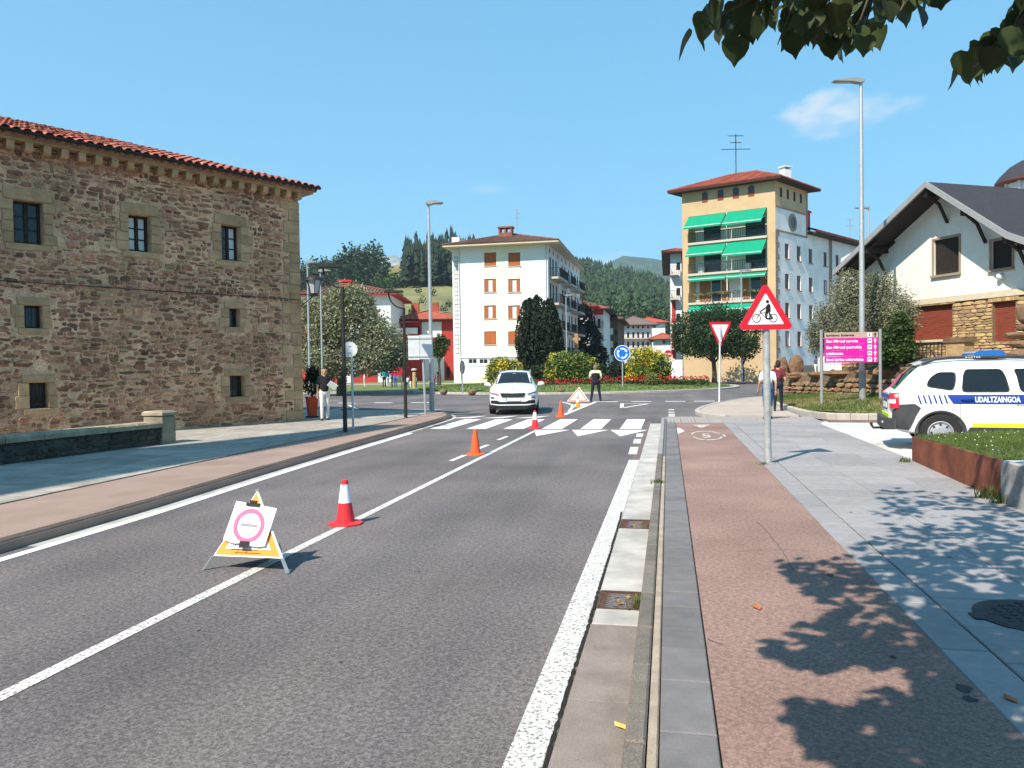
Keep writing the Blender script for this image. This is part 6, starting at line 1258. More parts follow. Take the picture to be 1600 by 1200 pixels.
# ------------------------------------------------------------------ cones
m_cone_red = mat('cone_red_plastic', (.72, .035, .045), .5, .08, 5.); m_cone_or = mat('cone_orange_plastic', (.80, .115, .03), .5, .08, 5.); m_cone_wh = mat('reflective_sleeve', (.78, .76, .78), .4, .05, 20.); m_cone_yel = mat('cone_yellow_orange', (.80, .28, .03), .5, .08)
def cone(loc, m, bands, h_, label, rz=0.2):
    o = root('traffic_cone', loc); x, y, z = loc; b = MB(); n = 8; P = []
    for zz, s in ((0, 1), (.018, 1), (.03, .86), (.034, .66)):
        for k in range(n): t = 2*math.pi*(k+.5)/n+rz; P.append((x+.20*s*math.cos(t), y+.20*s*math.sin(t), z+zz))
    b.add(P, [tuple(range(n))[::-1]]+[(i*n+k, i*n+(k+1) % n, (i+1)*n+(k+1) % n, (i+1)*n+k) for i in range(3) for k in range(n)]+[tuple(3*n+k for k in range(n))]); b.build('base', m, o, True)
    def rad(f): return .105*(1-f)+.036*f
    cuts = [0]+[v for q in bands for v in q]+[1]; isb = False
    for a, c in zip(cuts[:-1], cuts[1:]):
        b = MB(); e = .003 if isb else 0
        if c > a: b.lathe([(rad(a)+e, .034+(h_-.034)*a), (rad(c)+e, .034+(h_-.034)*c)]+([(rad(c)*.8, h_+.006)] if c == 1 else []), 20, (x, y, z)); b.build('sleeve' if isb else 'cone_body', m_cone_wh if isb else m, o, True)
        isb = not isb
    return tag(o, label, 'traffic cone', 'traffic cones along the centre line')
g = GP(540, 819); cone((g.x, g.y, 0), m_cone_red, [(.46, .90)], .50, 'red traffic cone with white sleeve nearest the camera', .1)
g = GP(743, 710.5); cone((g.x, g.y, 0), m_cone_or, [], .50, 'plain orange traffic cone second from the camera')
g = GP(836, 669); cone((g.x, g.y, 0), m_cone_red, [(.45, .90)], .50, 'red and white traffic cone at the zebra crossing')
g = GP(876.5, 651); cone((g.x, g.y, 0), m_cone_or, [], .55, 'plain orange traffic cone just beyond the zebra crossing')
g = GP(903, 636); cone((g.x, g.y, 0), m_cone_yel, [(.42, .7)], .46, 'small orange cone with white band before the far warning triangle')
# ------------------------------------------------------------------ folding warning tripods
m_tri_or = mat('warning_orange', (.85, .31, .045), .6, .06, 3.); m_tri_red = mat('warning_back_red', (.16, .02, .02), .7, .2, 4.); m_paper = mat('white_paper', (.86, .86, .85), .8, .02); m_pinkring = mat('faded_pink_print', (.66, .16, .30), .8, .05)
def tripod(fl, fr, top, label, paper=True, mo=None, legz=.12):
    fl, fr, top = Vector(fl), Vector(fr), Vector(top); mo = mo or m_tri_or; o = root('warning_triangle_stand', ((fl.x+fr.x)/2, (fl.y+fr.y)/2, 0)); mid = (fl+fr)/2; W_ = (fr-fl).length; ex = (fr-fl).normalized(); back = Vector((-ex.y, ex.x, 0)); fb = mid+back*W_*.80; fb.z = 0
    h0 = legz/top.z; feet = [fl, fr, fb]; low = [f.lerp(top, h0) for f in feet]
    for f, l_ in zip(feet, low): b = MB(); b.bar(f+Vector((0, 0, .004)), l_, .028, .012); b.build('leg', m_galv, o)
    def panel(p, q, r_, m, nm, off=0., sh=0., th=.004, par=o):
        c = (p+q+r_)/3; n = (q-p).cross(r_-p).normalized(); P = [c+(v-c)*(1-sh)+n*off for v in (p, q, r_)]; P2 = [v-n*th for v in P]; b = MB(); b.add(P+P2, [(0, 1, 2), (5, 4, 3), (1, 0, 3, 4), (2, 1, 4, 5), (0, 2, 5, 3)]); return b.build(nm, m, par), n, c
    fp, n, c = panel(low[0], low[1], top, m_white_sign, 'front_panel'); panel(low[0], low[1], top, mo, 'orange_border', .003, .07, .002, fp); panel(low[0], low[1], top, m_white_sign, 'white_field', .005, .34, .002, fp)
    panel(low[1], low[2], top, m_tri_red, 'side_panel'); panel(low[2], low[0], top, m_tri_red, 'side_panel')
    b = MB(); b.bar(low[1]+n*.003, top+n*.003, .02, .008); b.build('edge_strip', m_white_sign, fp)
    b = MB(); b.box(top.x, top.y, top.z-.02, .03, .03, .03, .5); b.build('hinge', m_galv, o)
    return tag(o, label, 'warning sign'), n, c, ex
fl, fr = GP(317, 891), GP(450, 897); tp = DP(401.5, 766, 6.93); tp = Vector((tp.x, tp.y, tp.z))
nrm0 = None
o, n, c, ex = tripod(fl, fr, tp, 'orange and white folding warning stand carrying a paper sign, nearest on road')
upv = n.cross(ex).normalized(); upv = upv if upv.z > 0 else -upv; M = Matrix.Identity(4)
nn = n if n.y < 0 else -n; M_ = Matrix((( ex.x, -nn.x, upv.x, 0), (ex.y, -nn.y, upv.y, 0), (ex.z, -nn.z, upv.z, 0), (0, 0, 0, 1)))
def plane_hit(px, py): d = raydir(px, py); oo = Vector((0, 0, CH)); t = (c-oo).dot(nn)/d.dot(nn); return oo+d*t
pc = plane_hit(391, 822); MP = Matrix.Translation(pc+nn*.03) @ M_ @ Matrix.Rotation(R(4), 4, 'Y')
pp = root('paper_notice', pc); b = MB(MP); b.vprism([(-.215, -.145), (-.13, -.165), (.13, -.175), (.20, -.16), (.235, .175), (-.175, .205)], 0, .002); b.build('sheet', m_paper, pp); b = MB(MP); b.ring(.005, .0, .15, .112, -.004, -.0015, 36); b.build('pink_ring', m_pinkring, pp); b = MB(MP); b.bb(-.075, .085, -.004, -.0015, -.008, .016); b.build('grey_bar', mat('grey_print', (.30, .30, .32), .8), pp)
b = MB(MP); b.bb(-.065, .065, -.014, -.003, .172, .20); b.bb(-.03, .035, -.02, -.003, .20, .222); b.build('clip', m_ink, pp); tag(pp, 'white paper with pink ring and grey bar clipped to the near warning stand', 'notice')
pb = plane_hit(385, 852); MP = Matrix.Translation(pb+nn*.042) @ M_; b = MB(MP); b.bb(-.045, .045, -.001, 0, -.028, .03); stroke(b, [(-.045, .012), (-.07, .012), (-.09, -.035)], .006, 0); stroke(b, [(-.115, -.045), (.135, -.045)], .007, 0); stroke(b, [(.0, -.03), (-.012, -.045)], .006, 0); bx_ = b.build('road_work_symbol', m_ink, o)
fl, fr = GP(885, 628), GP(921, 628); tp = DP(903.5, 605, 38.0); tp = Vector((tp.x, tp.y+.3, tp.z)); o, n, c, ex = tripod(fl, fr, tp, 'small red and white warning triangle stand beside the officer', mo=mat('warning_red_border', (.85, .18, .08), .6), legz=.03)
b = MB(); q = c-Vector((0, .03, 0)); b.box(q.x, q.y, q.z-.05, .05, .01, .28, YAW); b.build('exclamation_mark', mat('lilac_mark', (.45, .3, .5), .7), o)
# ------------------------------------------------------------------ rusty steel planter with grass, concrete block
m_corten = two_tone('weathered_steel', (.115, .038, .022), (.27, .085, .042), .48, .14, 2.4, .85, bump=.15)
o = root('steel_planter', (5, 12, .1)); b = MB(); x0, x1, ya, yb, zt = 3.80, 7.5, 9.84, 13.8, .52
b.add([(x0, ya, .09), (x0+.16, yb, .09), (x0+.16, yb, zt-.02), (x0, ya, zt+.06), (x0+.03, ya, .09), (x0+.19, yb-.03, .09), (x0+.19, yb-.03, zt-.02), (x0+.03, ya, zt+.06)], [(1, 0, 3, 2), (4, 5, 6, 7), (0, 4, 7, 3), (5, 1, 2, 6), (3, 7, 6, 2)]); b.build('front_plate', m_corten, o)
b = MB(); b.bb(x0+.16, x1, yb-.028, yb, .09, zt-.03); b.build('end_plate', m_corten, o); b = MB(); b.bb(x1-.03, x1, ya, yb-.03, .09, zt); b.build('back_plate', m_corten, o)
V = []; Fq = []
for i in range(9):
    for j in range(9): u, v = i/8, j/8; x = (x0+.03+.16*v)*(1-u)+(x1-.03)*u; V.append((x, ya+(yb-.03-ya)*v, zt-.02+.10*math.sin(math.pi*min(1, u*2.2)/2)+.02*math.sin(5*u+3*v)+.05*(1-v)))
Fq = [(i*9+j, (i+1)*9+j, (i+1)*9+j+1, i*9+j+1) for i in range(8) for j in range(8)]; npobj('soil', V, Fq, m_grass_ground, o, True)
tag(o, 'rust-brown steel edged planter filled with grass at right', 'planter')
rg = np.random.default_rng(51); VV = np.array(V); k = 26000; u, v = rg.uniform(0, 1, (2, k)); fi = np.array(Fq)[np.minimum((u*8).astype(int), 7)*8+np.minimum((v*8).astype(int), 7)]; a_, b_ = (u*8 % 1)[:, None], (v*8 % 1)[:, None]; P = (VV[fi[:, 0]]*(1-a_)+VV[fi[:, 1]]*a_)*(1-b_)+(VV[fi[:, 3]]*(1-a_)+VV[fi[:, 2]]*a_)*b_
grass('planter_grass', P, .05, m_grass, 'short bright green grass filling the rusty planter', rg, .0045)
b = MB(); q = P[::420]
for p in q[:60]: b.sphere((p[0], p[1], p[2]+.05), .008, 5, 3)
tag(b.build('daisies', m_white_sign), 'tiny white clover flowers in the planter grass', 'flowers', kind='stuff')
b = MB(Matrix.Translation((5.66, 9.35, .09))); b.add(*bevbox(3.78, .96, .50, .015)); o = b.build('concrete_block', m_conc); tag(o, 'weathered pale concrete edging block at the near end of the planter', 'block')
def tuft(name, c, n, h_, r_, label, seed):
    rg = np.random.default_rng(seed); P = np.zeros((n, 3)); P[:, :2] = rg.normal(0, r_, (n, 2))+np.array(c[:2]); P[:, 2] = c[2]; V = []; th = rg.uniform(0, 6.28, n); lean = rg.uniform(.2, 1., n)*h_
    hh = h_*rg.uniform(.5, 1.2, n); w = .004+.004*rg.uniform(0, 1, n); d = np.stack([np.cos(th), np.sin(th)], 1); s = np.stack([-d[:, 1], d[:, 0]], 1); V = np.empty((n, 5, 3))
    V[:, 0, :2] = P[:, :2]-s*w[:, None]; V[:, 1, :2] = P[:, :2]+s*w[:, None]; V[:, 0, 2] = V[:, 1, 2] = c[2]; m_ = P[:, :2]+d*(lean*.4)[:, None]; V[:, 2, :2] = m_+s*w[:, None]*.8; V[:, 3, :2] = m_-s*w[:, None]*.8; V[:, 2, 2] = V[:, 3, 2] = c[2]+hh*.65; V[:, 4, :2] = P[:, :2]+d*lean[:, None]; V[:, 4, 2] = c[2]+hh
    V = V.reshape(-1, 3); b = MB(); i5 = np.arange(n)*5; b.add([tuple(v) for v in V], [f for i in i5 for f in ((i, i+1, i+2, i+3), (i+3, i+2, i+4))]); return tag(b.build(name, m_grass), label, 'weed')
tuft('weed_tuft', (-.20, 5.50, .03), 46, .075, .035, 'green weed tuft beside the near drain grate', 1); tuft('weed_tuft', (-.16, 11.0, .08), 60, .07, .05, 'small weed growing from the kerb joint halfway along', 2)
tuft('weed_tuft', (3.72, 10.1, .1), 80, .16, .06, 'dark weed clump at the foot of the rusty planter', 3); tuft('weed_tuft', (3.74, 9.75, .1), 60, .12, .05, 'low weeds where planter meets the concrete block', 4); tuft('weed_tuft', (3.80, 13.6, .1), 50, .09, .05, 'little weed at the far corner of the rusty planter', 5); tuft('weed_tuft', (1.50, 13.05, .1), 26, .05, .04, 'tiny weed at the foot of the cyclist sign post', 6)
# litter: a few fallen leaves
lfm = mat('dry_fallen_leaf', (.40, .13, .045), .85, .3, 20.); lfy = mat('yellow_fallen_leaf', (.60, .50, .14), .85, .2, 20.)
for (px, py, z, s, m, lab) in ((1183, 949, .104, .055, lfm, 'orange dead leaf on the red cycle path'), (970, 1135, .014, .045, lfy, 'yellow leaf in the gutter near the bottom edge'), (1579, 1092, .104, .045, lfm, 'curled brown leaf on pavement slabs at right')):
    g = GP(px, py, z); b = MB(Matrix.Translation(g) @ Matrix.Rotation(px, 4, 'Z')); b.add([(-s, 0, .0), (-s*.3, -s*.5, .006), (s*.5, -s*.45, .003), (s, 0, .010), (s*.4, s*.5, .004), (-s*.4, s*.45, .008)], [(0, 1, 2, 3, 4, 5)]); tag(b.build('fallen_leaf', m), lab, 'leaf')
# ------------------------------------------------------------------ orange planter pot with dark shrub at the building corner
c = DP(488, 656, 26.6); c = Vector((c.x, c.y, .1)); o = root('planter_pot', c); b = MB(); b.lathe([(.17, .05), (.24, .68), (.27, .70), (.27, .73)], 4, (c.x, c.y, .1)); b.build('pot', mat('orange_pot', (.70, .075, .02), .6, .08), o); b = MB(); b.lathe([(.24, 0), (.24, .06)], 12, (c.x, c.y, .1)); b.build('base', m_black, o); tag(o, 'tapered orange planter pot at the corner of the stone building', 'planter')
tree('potted_shrub', 'dark leafy shrub growing in the orange pot', 'shrub', (c.x, c.y, .75), [(c.x, c.y, 1.25, .30, .28, .42), (c.x+.05, c.y, 1.6, .22, .22, .3)], 1500, .10, m_leaf_yew, .03, 1.4, 3, 61)
# ================================================================== vehicles
m_carwhite = mat('white_car_paint', (.80, .80, .80), .25, .01, 2., spec=.5, coat=.6); m_tyre = mat('tyre_rubber', (.022, .021, .021), .85, .2, 10.); m_rim = mat('steel_wheel', (.42, .42, .43), .45, .1, 8., metal=.5); m_carglass = mat('car_glass', (.012, .015, .017), .04, .2, 2., spec=.5)
m_trim = mat('grey_plastic_trim', (.055, .055, .058), .65, .15, 8.); m_blue_band = mat('police_blue', (.012, .045, .27), .4, .04); m_lime = mat('fluorescent_yellow', (.62, .78, .03), .5, .03); m_tail = mat('tail_light_red', (.55, .015, .035), .2, .1, 6., spec=.6); m_lightbar = mat('blue_light_bar', (.012, .13, .42), .12, .1, 6., spec=.6); m_lamp_clear = mat('clear_headlight', (.42, .43, .45), .12, .2, 12., spec=.6)
class Car:
    def __init__(s, L_, xs, W_, zl, zb, zr, wr):
        s.L = L_; s.X = np.linspace(0, L_, 90); k = np.array([.06, .24, .4, .24, .06])
        def sm(v, it=1):
            y = np.interp(s.X, xs, v)
            for _ in range(it): e = np.pad(y, 2, mode='edge'); y = np.convolve(e, k, 'valid')
            return y
        s.W = np.interp(s.X, xs, W_); s.zl = sm(zl); s.zb = sm(zb); s.zr = sm(zr, 2); s.wr = sm(wr, 2)
    def sec(s, i):
        W_, zl, zb, zr, wr = s.W[i], s.zl[i], s.zb[i], s.zr[i], min(s.wr[i], s.W[i]*.97); zb = min(zb, zr-.05); h_ = zb-zl
        e = min(.09, (zr-zb)*.5)
        return [(0, zl), (.80*W_, zl), (.93*W_, zl+.04), (.985*W_, zl+.2*h_), (W_, zl+.5*h_), (.995*W_, zl+.78*h_), (.97*W_, zb-.03), (.95*W_, zb), (wr+.02, zr-e-.01), (wr-.02, zr-e*.45), (wr-.09, zr-.012), (wr*.5, zr+.012), (0, zr+.02)]
    def side(s, x, z):
        i = min(len(s.X)-1, max(0, int(round(x/s.L*(len(s.X)-1))))); q = s.sec(i)[2:9]; return float(np.interp(z, [p[1] for p in q], [p[0] for p in q]))
    def top(s, x, y):
        f = min(len(s.X)-1.001, max(0, x/s.L*(len(s.X)-1))); i = int(f); u = f-i
        def tz(i_): q = s.sec(i_)[7:]; return float(np.interp(abs(y), [p[0] for p in q][::-1], [p[1] for p in q][::-1]))
        return tz(i)*(1-u)+tz(i+1)*u
    def end(s, y, front):                                   # x of the rounded nose or tail at half-width y
        idx = range(len(s.X)-1, -1, -1) if front else range(len(s.X))
        for i in idx:
            if s.W[i]*.985 >= abs(y): return s.X[i]
        return s.X[len(s.X)//2]
    def body(s, M, par, axles, rw, m, inset=.0):
        n = 13; V = []; ring = 2*n-2
        for i in range(len(s.X)):
            q = s.sec(i); V += [(s.X[i], p[0], p[1]) for p in q]+[(s.X[i], -p[0], p[1]) for p in q[1:-1]][::-1]
        Fs = []; N_ = len(s.X)
        for i in range(N_-1):
            for k in range(ring): Fs.append((i*ring+k, i*ring+(k+1) % ring, (i+1)*ring+(k+1) % ring, (i+1)*ring+k))
        Fs += [tuple(range(ring))[::-1], tuple((N_-1)*ring+k for k in range(ring))]
        me = bpy.data.meshes.new('tmp'); me.from_pydata(V, [], Fs); bm = bmesh.new(); bm.from_mesh(me); bmesh.ops.recalc_face_normals(bm, faces=bm.faces); bm.to_mesh(me); bm.free(); ob = bpy.data.objects.new('tmp', me); COL.objects.link(ob); cut = []
        for ax in axles:
            for sd in (-1, 1):
                c_ = MB(); pts = [(ax+rw*1.19*math.cos(2*math.pi*k/28), .33+rw*1.19*math.sin(2*math.pi*k/28)) for k in range(28)]; c_.vprism(pts, *((.55, 1.4) if sd > 0 else (-1.4, -.55))); cm = c_.mesh('cut', None); bm = bmesh.new(); bm.from_mesh(cm); bmesh.ops.recalc_face_normals(bm, faces=bm.faces); bm.to_mesh(cm); bm.free(); co_ = bpy.data.objects.new('cut', cm); COL.objects.link(co_); md = ob.modifiers.new('b', 'BOOLEAN'); md.object = co_; md.operation = 'DIFFERENCE'; md.solver = 'EXACT'; cut.append(co_)
        bpy.context.view_layer.update(); me2 = bpy.data.meshes.new_from_object(ob.evaluated_get(bpy.context.evaluated_depsgraph_get())); bpy.data.objects.remove(ob)
        for c_ in cut: bpy.data.objects.remove(c_)
        me2.transform(WM[par.name].inverted() @ M); me2.materials.clear(); me2.materials.append(m); me2.polygons.foreach_set('use_smooth', [True]*len(me2.polygons)); me2.set_sharp_from_angle(angle=R(32)); o = link('body', me2, par); WM[o.name] = WM[par.name]; return o
    def side_patch(s, pts, sd, off, n=10):                   # polygon in x, z laid on the flank (sd -1 right, +1 left), as a thin skin
        xs_ = [p[0] for p in pts]; out = MB(); P = [(x, sd*(s.side(x, z)+off), z) for x, z in pts]; c_ = (sum(xs_)/len(pts), sum(p[1] for p in pts)/len(pts)); return P
def wheel(M, par, x, y, r_, sd, w=.21):
    b = MB(M @ Matrix.Translation((x, y, r_)) @ Matrix.Rotation(R(90)*(1 if sd < 0 else -1), 4, 'X')); b.lathe([(r_*.64, -w/2), (r_*.93, -w/2), (r_, -w*.36), (r_, w*.36), (r_*.93, w/2), (r_*.66, w/2), (r_*.64, w*.40), (r_*.63, 0.)], 32); tw_ = b.build('wheel', m_tyre, par, True)
    b = MB(M @ Matrix.Translation((x, y, r_)) @ Matrix.Rotation(R(90)*(1 if sd < 0 else -1), 4, 'X')); b.lathe([(r_*.63, w*.30), (r_*.63, w*.44), (r_*.58, w*.46), (r_*.50, w*.30), (r_*.36, w*.34), (r_*.22, w*.40), (r_*.12, w*.38)], 28); b.build('rim', m_rim, tw_, True)
    b = MB(M @ Matrix.Translation((x, y, r_)) @ Matrix.Rotation(R(90)*(1 if sd < 0 else -1), 4, 'X'))
    for k in range(8): t = 2*math.pi*k/8; b.lathe([(r_*.055, w*.33), (r_*.055, w*.385)], 8, (r_*.43*math.cos(t), r_*.43*math.sin(t), 0))
    b.build('rim_holes', m_black, tw_)
def grid_skin(f, us, vs_):                                   # skin over a parameter grid
    nu, nv = len(us), len(vs_); return [f(u, v) for u in us for v in vs_], [(i*nv+j, (i+1)*nv+j, (i+1)*nv+j+1, i*nv+j+1) for i in range(nu-1) for j in range(nv-1)]
def poly_skin(car, pts, sd, off):                            # polygon (x, z) triangulated finely on the flank
    bm = bmesh.new(); vs_ = [bm.verts.new((p[0], 0, p[1])) for p in pts]; bm.faces.new(vs_); bmesh.ops.triangulate(bm, faces=bm.faces); bmesh.ops.subdivide_edges(bm, edges=bm.edges, cuts=3, use_grid_fill=True); bmesh.ops.triangulate(bm, faces=bm.faces)
    V = [(v.co.x, sd*(car.side(v.co.x, v.co.z)+off), v.co.z) for v in bm.verts]; bm.verts.index_update(); Fs = [tuple(v.index for v in f.verts) for f in bm.faces]; bm.free(); return V, Fs
def rounded(pts, r_=.05, n=4):
    out = []
    for i, p in enumerate(pts):
        p = Vector(p); a = Vector(pts[i-1]); c_ = Vector(pts[(i+1) % len(pts)]); d1, d2 = (a-p), (c_-p); k = min(r_, d1.length*.4, d2.length*.4); A, C_ = p+d1.normalized()*k, p+d2.normalized()*k
        for j in range(n+1): t = j/n; q = A*(1-t)**2+p*2*t*(1-t)+C_*t*t; out.append((q.x, q.y))
    return out
# ---- police off-roader, right flank and tail towards us; x forward from the tail
pc_ = Car(4.32, [0, .03, .08, .16, .30, .6, 1.2, 2.2, 3.2, 3.9, 4.15, 4.27, 4.32], [.72, .79, .83, .865, .885, .90, .905, .905, .90, .86, .80, .72, .66], [.44, .42, .40, .36, .32, .30, .29, .29, .30, .32, .34, .38, .42],
    [1.02, 1.03, 1.04, 1.05, 1.06, 1.06, 1.06, 1.06, 1.05, .98, .92, .85, .80], [1.06, 1.09, 1.13, 1.21, 1.40, 1.60, 1.665, 1.66, 1.30, 1.08, 1.0, .92, .86], [.66, .68, .70, .71, .70, .66, .66, .66, .72, .78, .76, .68, .6])
# windscreen slope between x 2.75 and 3.35
pc_.zr = np.interp(pc_.X, [0, .05, .12, .34, .50, .70, 1.2, 1.9, 2.5, 2.75, 3.35, 3.6, 4.0, 4.22, 4.32], [1.05, 1.10, 1.16, 1.42, 1.575, 1.64, 1.675, 1.675, 1.645, 1.58, 1.14, 1.10, 1.03, .95, .86])
PCO = (4.18, 16.22, .092); PA = R(-9); pol = root('police_car', PCO, PA); PMx = WM[pol.name]; tag(pol, 'white police off-roader with blue band parked behind the planter at right', 'car')
pc_.body(PMx, pol, (.82, 3.49), .345, m_carwhite)
for ax in (.82, 3.49):
    for sd in (-1, 1): wheel(PMx, pol, ax, sd*.79, .345, sd)
# dark lower body: tail bumper wrap, arches, sills
SDv = (-1, 1)
for sd in SDv:
    for pts in ([(.02, .42), (.30, .38), (.36, .50), (.42, .66), (.50, .80), (.40, .875), (.16, .86), (.03, .74)],):
        b = MB(PMx); b.add(*poly_skin(pc_, pts, sd, .012)); b.build('bumper_wrap', m_trim, pol, True)
    for ax in (.82, 3.49):
        b = MB(PMx); us = np.linspace(R(-12), R(192), 26)
        def fl_(u, v, ax=ax, sd=sd): r_ = .40+.022*v; x, z = ax+r_*math.cos(u), .335+r_*math.sin(u); return (x, sd*(pc_.side(min(max(x, .05), 4.25), max(z, .36))+.018), max(z, .30))
        b.add(*grid_skin(fl_, us, [0, .5, 1])); b.build('wheel_arch', m_trim, pol, True)
    b = MB(PMx); b.add(*poly_skin(pc_, [(1.22, .31), (3.10, .31), (3.06, .45), (1.28, .45)], sd, .014)); b.build('sill', m_trim, pol, True)
    b = MB(PMx); b.add(*poly_skin(pc_, [(1.30, .455), (3.0, .455), (3.0, .53), (1.34, .53)], sd, .010)); b.build('yellow_stripe', m_lime, pol, True)
    b = MB(PMx); b.add(*poly_skin(pc_, [(.98, .88), (3.35, .88), (3.35, 1.035), (1.02, 1.035)] if False else [(1.02, .875), (3.4, .875), (3.4, 1.04), (.92, 1.04)], sd, .008)); b.build('blue_band', m_blue_band, pol, True)
    for k in range(6):
        x = .44+.085*k; b = MB(PMx); b.add(*poly_skin(pc_, [(x+.045, .87+.012*(k % 2)), (x+.075, .87+.012*(k % 2)), (x+.03, 1.035), (x, 1.035)], sd, .008)); b.build('blue_slash', m_blue_band, pol, True)
    for nm, pts in (('rear_quarter_window', [(.60, 1.19), (1.02, 1.115), (1.07, 1.25), (1.08, 1.44), (.80, 1.44), (.66, 1.33)]), ('rear_door_window', [(1.17, 1.09), (1.91, 1.09), (1.86, 1.36), (1.80, 1.49), (1.25, 1.49), (1.21, 1.40)]), ('front_door_window', [(2.08, 1.09), (3.10, 1.09), (2.95, 1.24), (2.66, 1.49), (2.00, 1.49), (2.04, 1.38)])):
        b = MB(PMx); b.add(*poly_skin(pc_, rounded(pts, .06), sd, .004)); w_ = b.build(nm, m_carglass, pol, True)
        b = MB(PMx); q = rounded(pts, .06); b.tube([(x, sd*(pc_.side(x, z)+.004), z) for x, z in q+[q[0]]], .011, 5, False); b.build('seal', m_black, w_, True)
    for x, nm in ((1.13, 'door_gap'), (2.02, 'door_gap'), (3.1, 'door_gap')): b = MB(PMx); b.tube([(x+(.05 if z > 1.0 else 0), sd*(pc_.side(x, z)+.001), z) for z in (.36, .6, .85, 1.06)], .005, 4); b.build(nm, m_trim, pol)
    for x in (1.14, 2.12): b = MB(PMx); b.tube([(x, sd*(pc_.side(x, .95)+.02), .955), (x+.04, sd*(pc_.side(x, .95)+.05), .96), (x+.16, sd*(pc_.side(x, .95)+.05), .96), (x+.20, sd*(pc_.side(x, .95)+.02), .955)], .014, 6); b.build('door_handle', m_blue_band, pol, True)
    # roof rail with lettering
    b = MB(PMx); P = [(x, sd*.63, z) for x, z in ((.55, 1.60), (.75, 1.685), (1.0, 1.715), (2.3, 1.715), (2.6, 1.67), (2.75, 1.62))]; b.tube(P, .030, 6); rl = b.build('roof_rail', m_trim, pol, True)
    b = MB(PMx); b.tube([(3.05, sd*.86, 1.12), (3.06, sd*1.0, 1.14)], .03, 6); b.sphere((3.06, sd*1.04, 1.16), (.07, .11, .085), 10, 7); b.build('mirror', m_trim, pol, True)
    b = MB(PMx); b.add(*grid_skin(lambda u, v, sd=sd: ((-.006 if u < .5 else .14*(u-.5)*2)+(.022 if u > .6 else 0)*0, sd*(.70+.175*min(1, u*1.6)) if u < .6 else sd*(pc_.side(.05+.14*u, .8+.27*v)+.014), .79+.285*v), np.linspace(0, 1, 7), np.linspace(0, 1, 5))); tl = b.build('tail_light', m_tail, pol, True)
    b = MB(PMx); b.add(*grid_skin(lambda u, v, sd=sd: (-.010 if u < .5 else .14*(u-.5)*2, sd*(.712+.175*min(1, u*1.6)) if u < .6 else sd*(pc_.side(.05+.14*u, .8)+.020), .88+.075*v), np.linspace(0, .8, 5), np.linspace(0, 1, 3))); b.build('reverse_lens', m_white_sign, tl, True)
V, Fs = text_mesh('UDALTZAINGOA', .135, .004); wv = max(v[0] for v in V); b = MB(PMx); sc_ = .70/wv; b.add([(1.36+v[0]*sc_, -(pc_.side(1.36+v[0]*sc_, .92)+.012), .908+v[1]), ][0:1]*0+[(1.36+v[0]*sc_, -(pc_.side(1.36+v[0]*sc_, .908+v[1])+.016), .908+v[1]) for v in V], Fs); b.build('lettering', m_white_sign, pol)
V, Fs = text_mesh('D U S T E R', .03, .001); b = MB(PMx); b.add([(1.25+v[0]*1.6, -.664, 1.704+v[1]) for v in V], Fs); b.build('rail_lettering', m_white_sign, pol)
# tail: rear window, plate recess, bumper, tow hook
yy = np.linspace(-.60, .60, 9)
b = MB(PMx); b.add(*grid_skin(lambda u, v: (u, v*(1-.0*u), pc_.top(u, v)+.008), np.linspace(.09, .47, 10), np.linspace(-.60, .60, 9))); b.build('rear_window', m_carglass, pol, True)
b = MB(PMx); b.tube([(.30, 0, pc_.top(.3, 0)+.02), (.14, -.38, pc_.top(.14, .38)+.02)], .010, 5); b.build('wiper', m_black, pol)
b = MB(PMx); b.add(*grid_skin(lambda u, v: (.42+.16*v, u, 1.60+.05*v-.04*(abs(u)/.66)**2+.012), np.linspace(-.64, .64, 9), [0, .5, 1])); b.build('spoiler', m_carwhite, pol, True)
def tailbox(nm, y0, y1, z0, z1, m, d=.012): b = MB(PMx); b.bb(-d, .06, y0, y1, z0, z1); return b.build(nm, m, pol)
tailbox('blue_tail_band', -.69, .69, .955, 1.035, m_blue_band, .008); tailbox('plate_recess', -.32, .32, .74, .93, m_trim, .006); tailbox('number_plate', -.26, .26, .77, .88, m_white_sign, .014); tailbox('yellow_tail_stripe', -.62, .62, .60, .67, m_lime, .010)
b = MB(PMx); P = [(-.10, -.62), (-.12, 0), (-.10, .62), (.06, .86), (.10, .86), (.10, -.86), (.06, -.86)]; b.prism(P, .40, .60); b.build('rear_bumper', m_trim, pol); b = MB(PMx); b.box(-.10, -.52, .50, .03, .12, .03); b.build('reflector', m_white_sign, pol)
b = MB(PMx); b.tube([(.1, 0, .37), (-.22, 0, .36), (-.26, 0, .42)], .025, 6); b.sphere((-.26, 0, .44), .03, 8, 6); b.build('tow_bar', m_darkmetal, pol, True)
b = MB(PMx); b.tube([(.2, .35, .33), (-.06, .35, .33)], .03, 8); b.build('exhaust_pipe', m_darkmetal, pol)
b = MB(PMx); b.box(1.66, 0, 1.70, .24, 1.10, .02); b.build('light_bar_mount', m_trim, pol); b = MB(PMx @ Matrix.Translation((1.95, 0, 1.72))); P = [(-.17, 0), (.17, 0), (.20, .04), (.17, .09), (.10, .115), (-.10, .115), (-.17, .09), (-.20, .04)]; b.T = PMx @ Matrix.Translation((1.66, 0, 1.722)) @ Matrix.Diagonal((1.0, 1, 1, 1)); b.vprism([(x*1.3, z) for x, z in P], -.56, .56); b.build('blue_light_bar', m_lightbar, pol, True)
b = MB(PMx); b.add(*grid_skin(lambda u, v: (u, v, pc_.top(u, v)+.008), np.linspace(2.8, 3.3, 8), np.linspace(-.64, .64, 9))); b.build('windscreen', m_carglass, pol, True)
b = MB(PMx); b.tube([(.9, 0, 1.68), (.75, 0, 1.92)], .008, 5); b.build('aerial', m_black, pol)
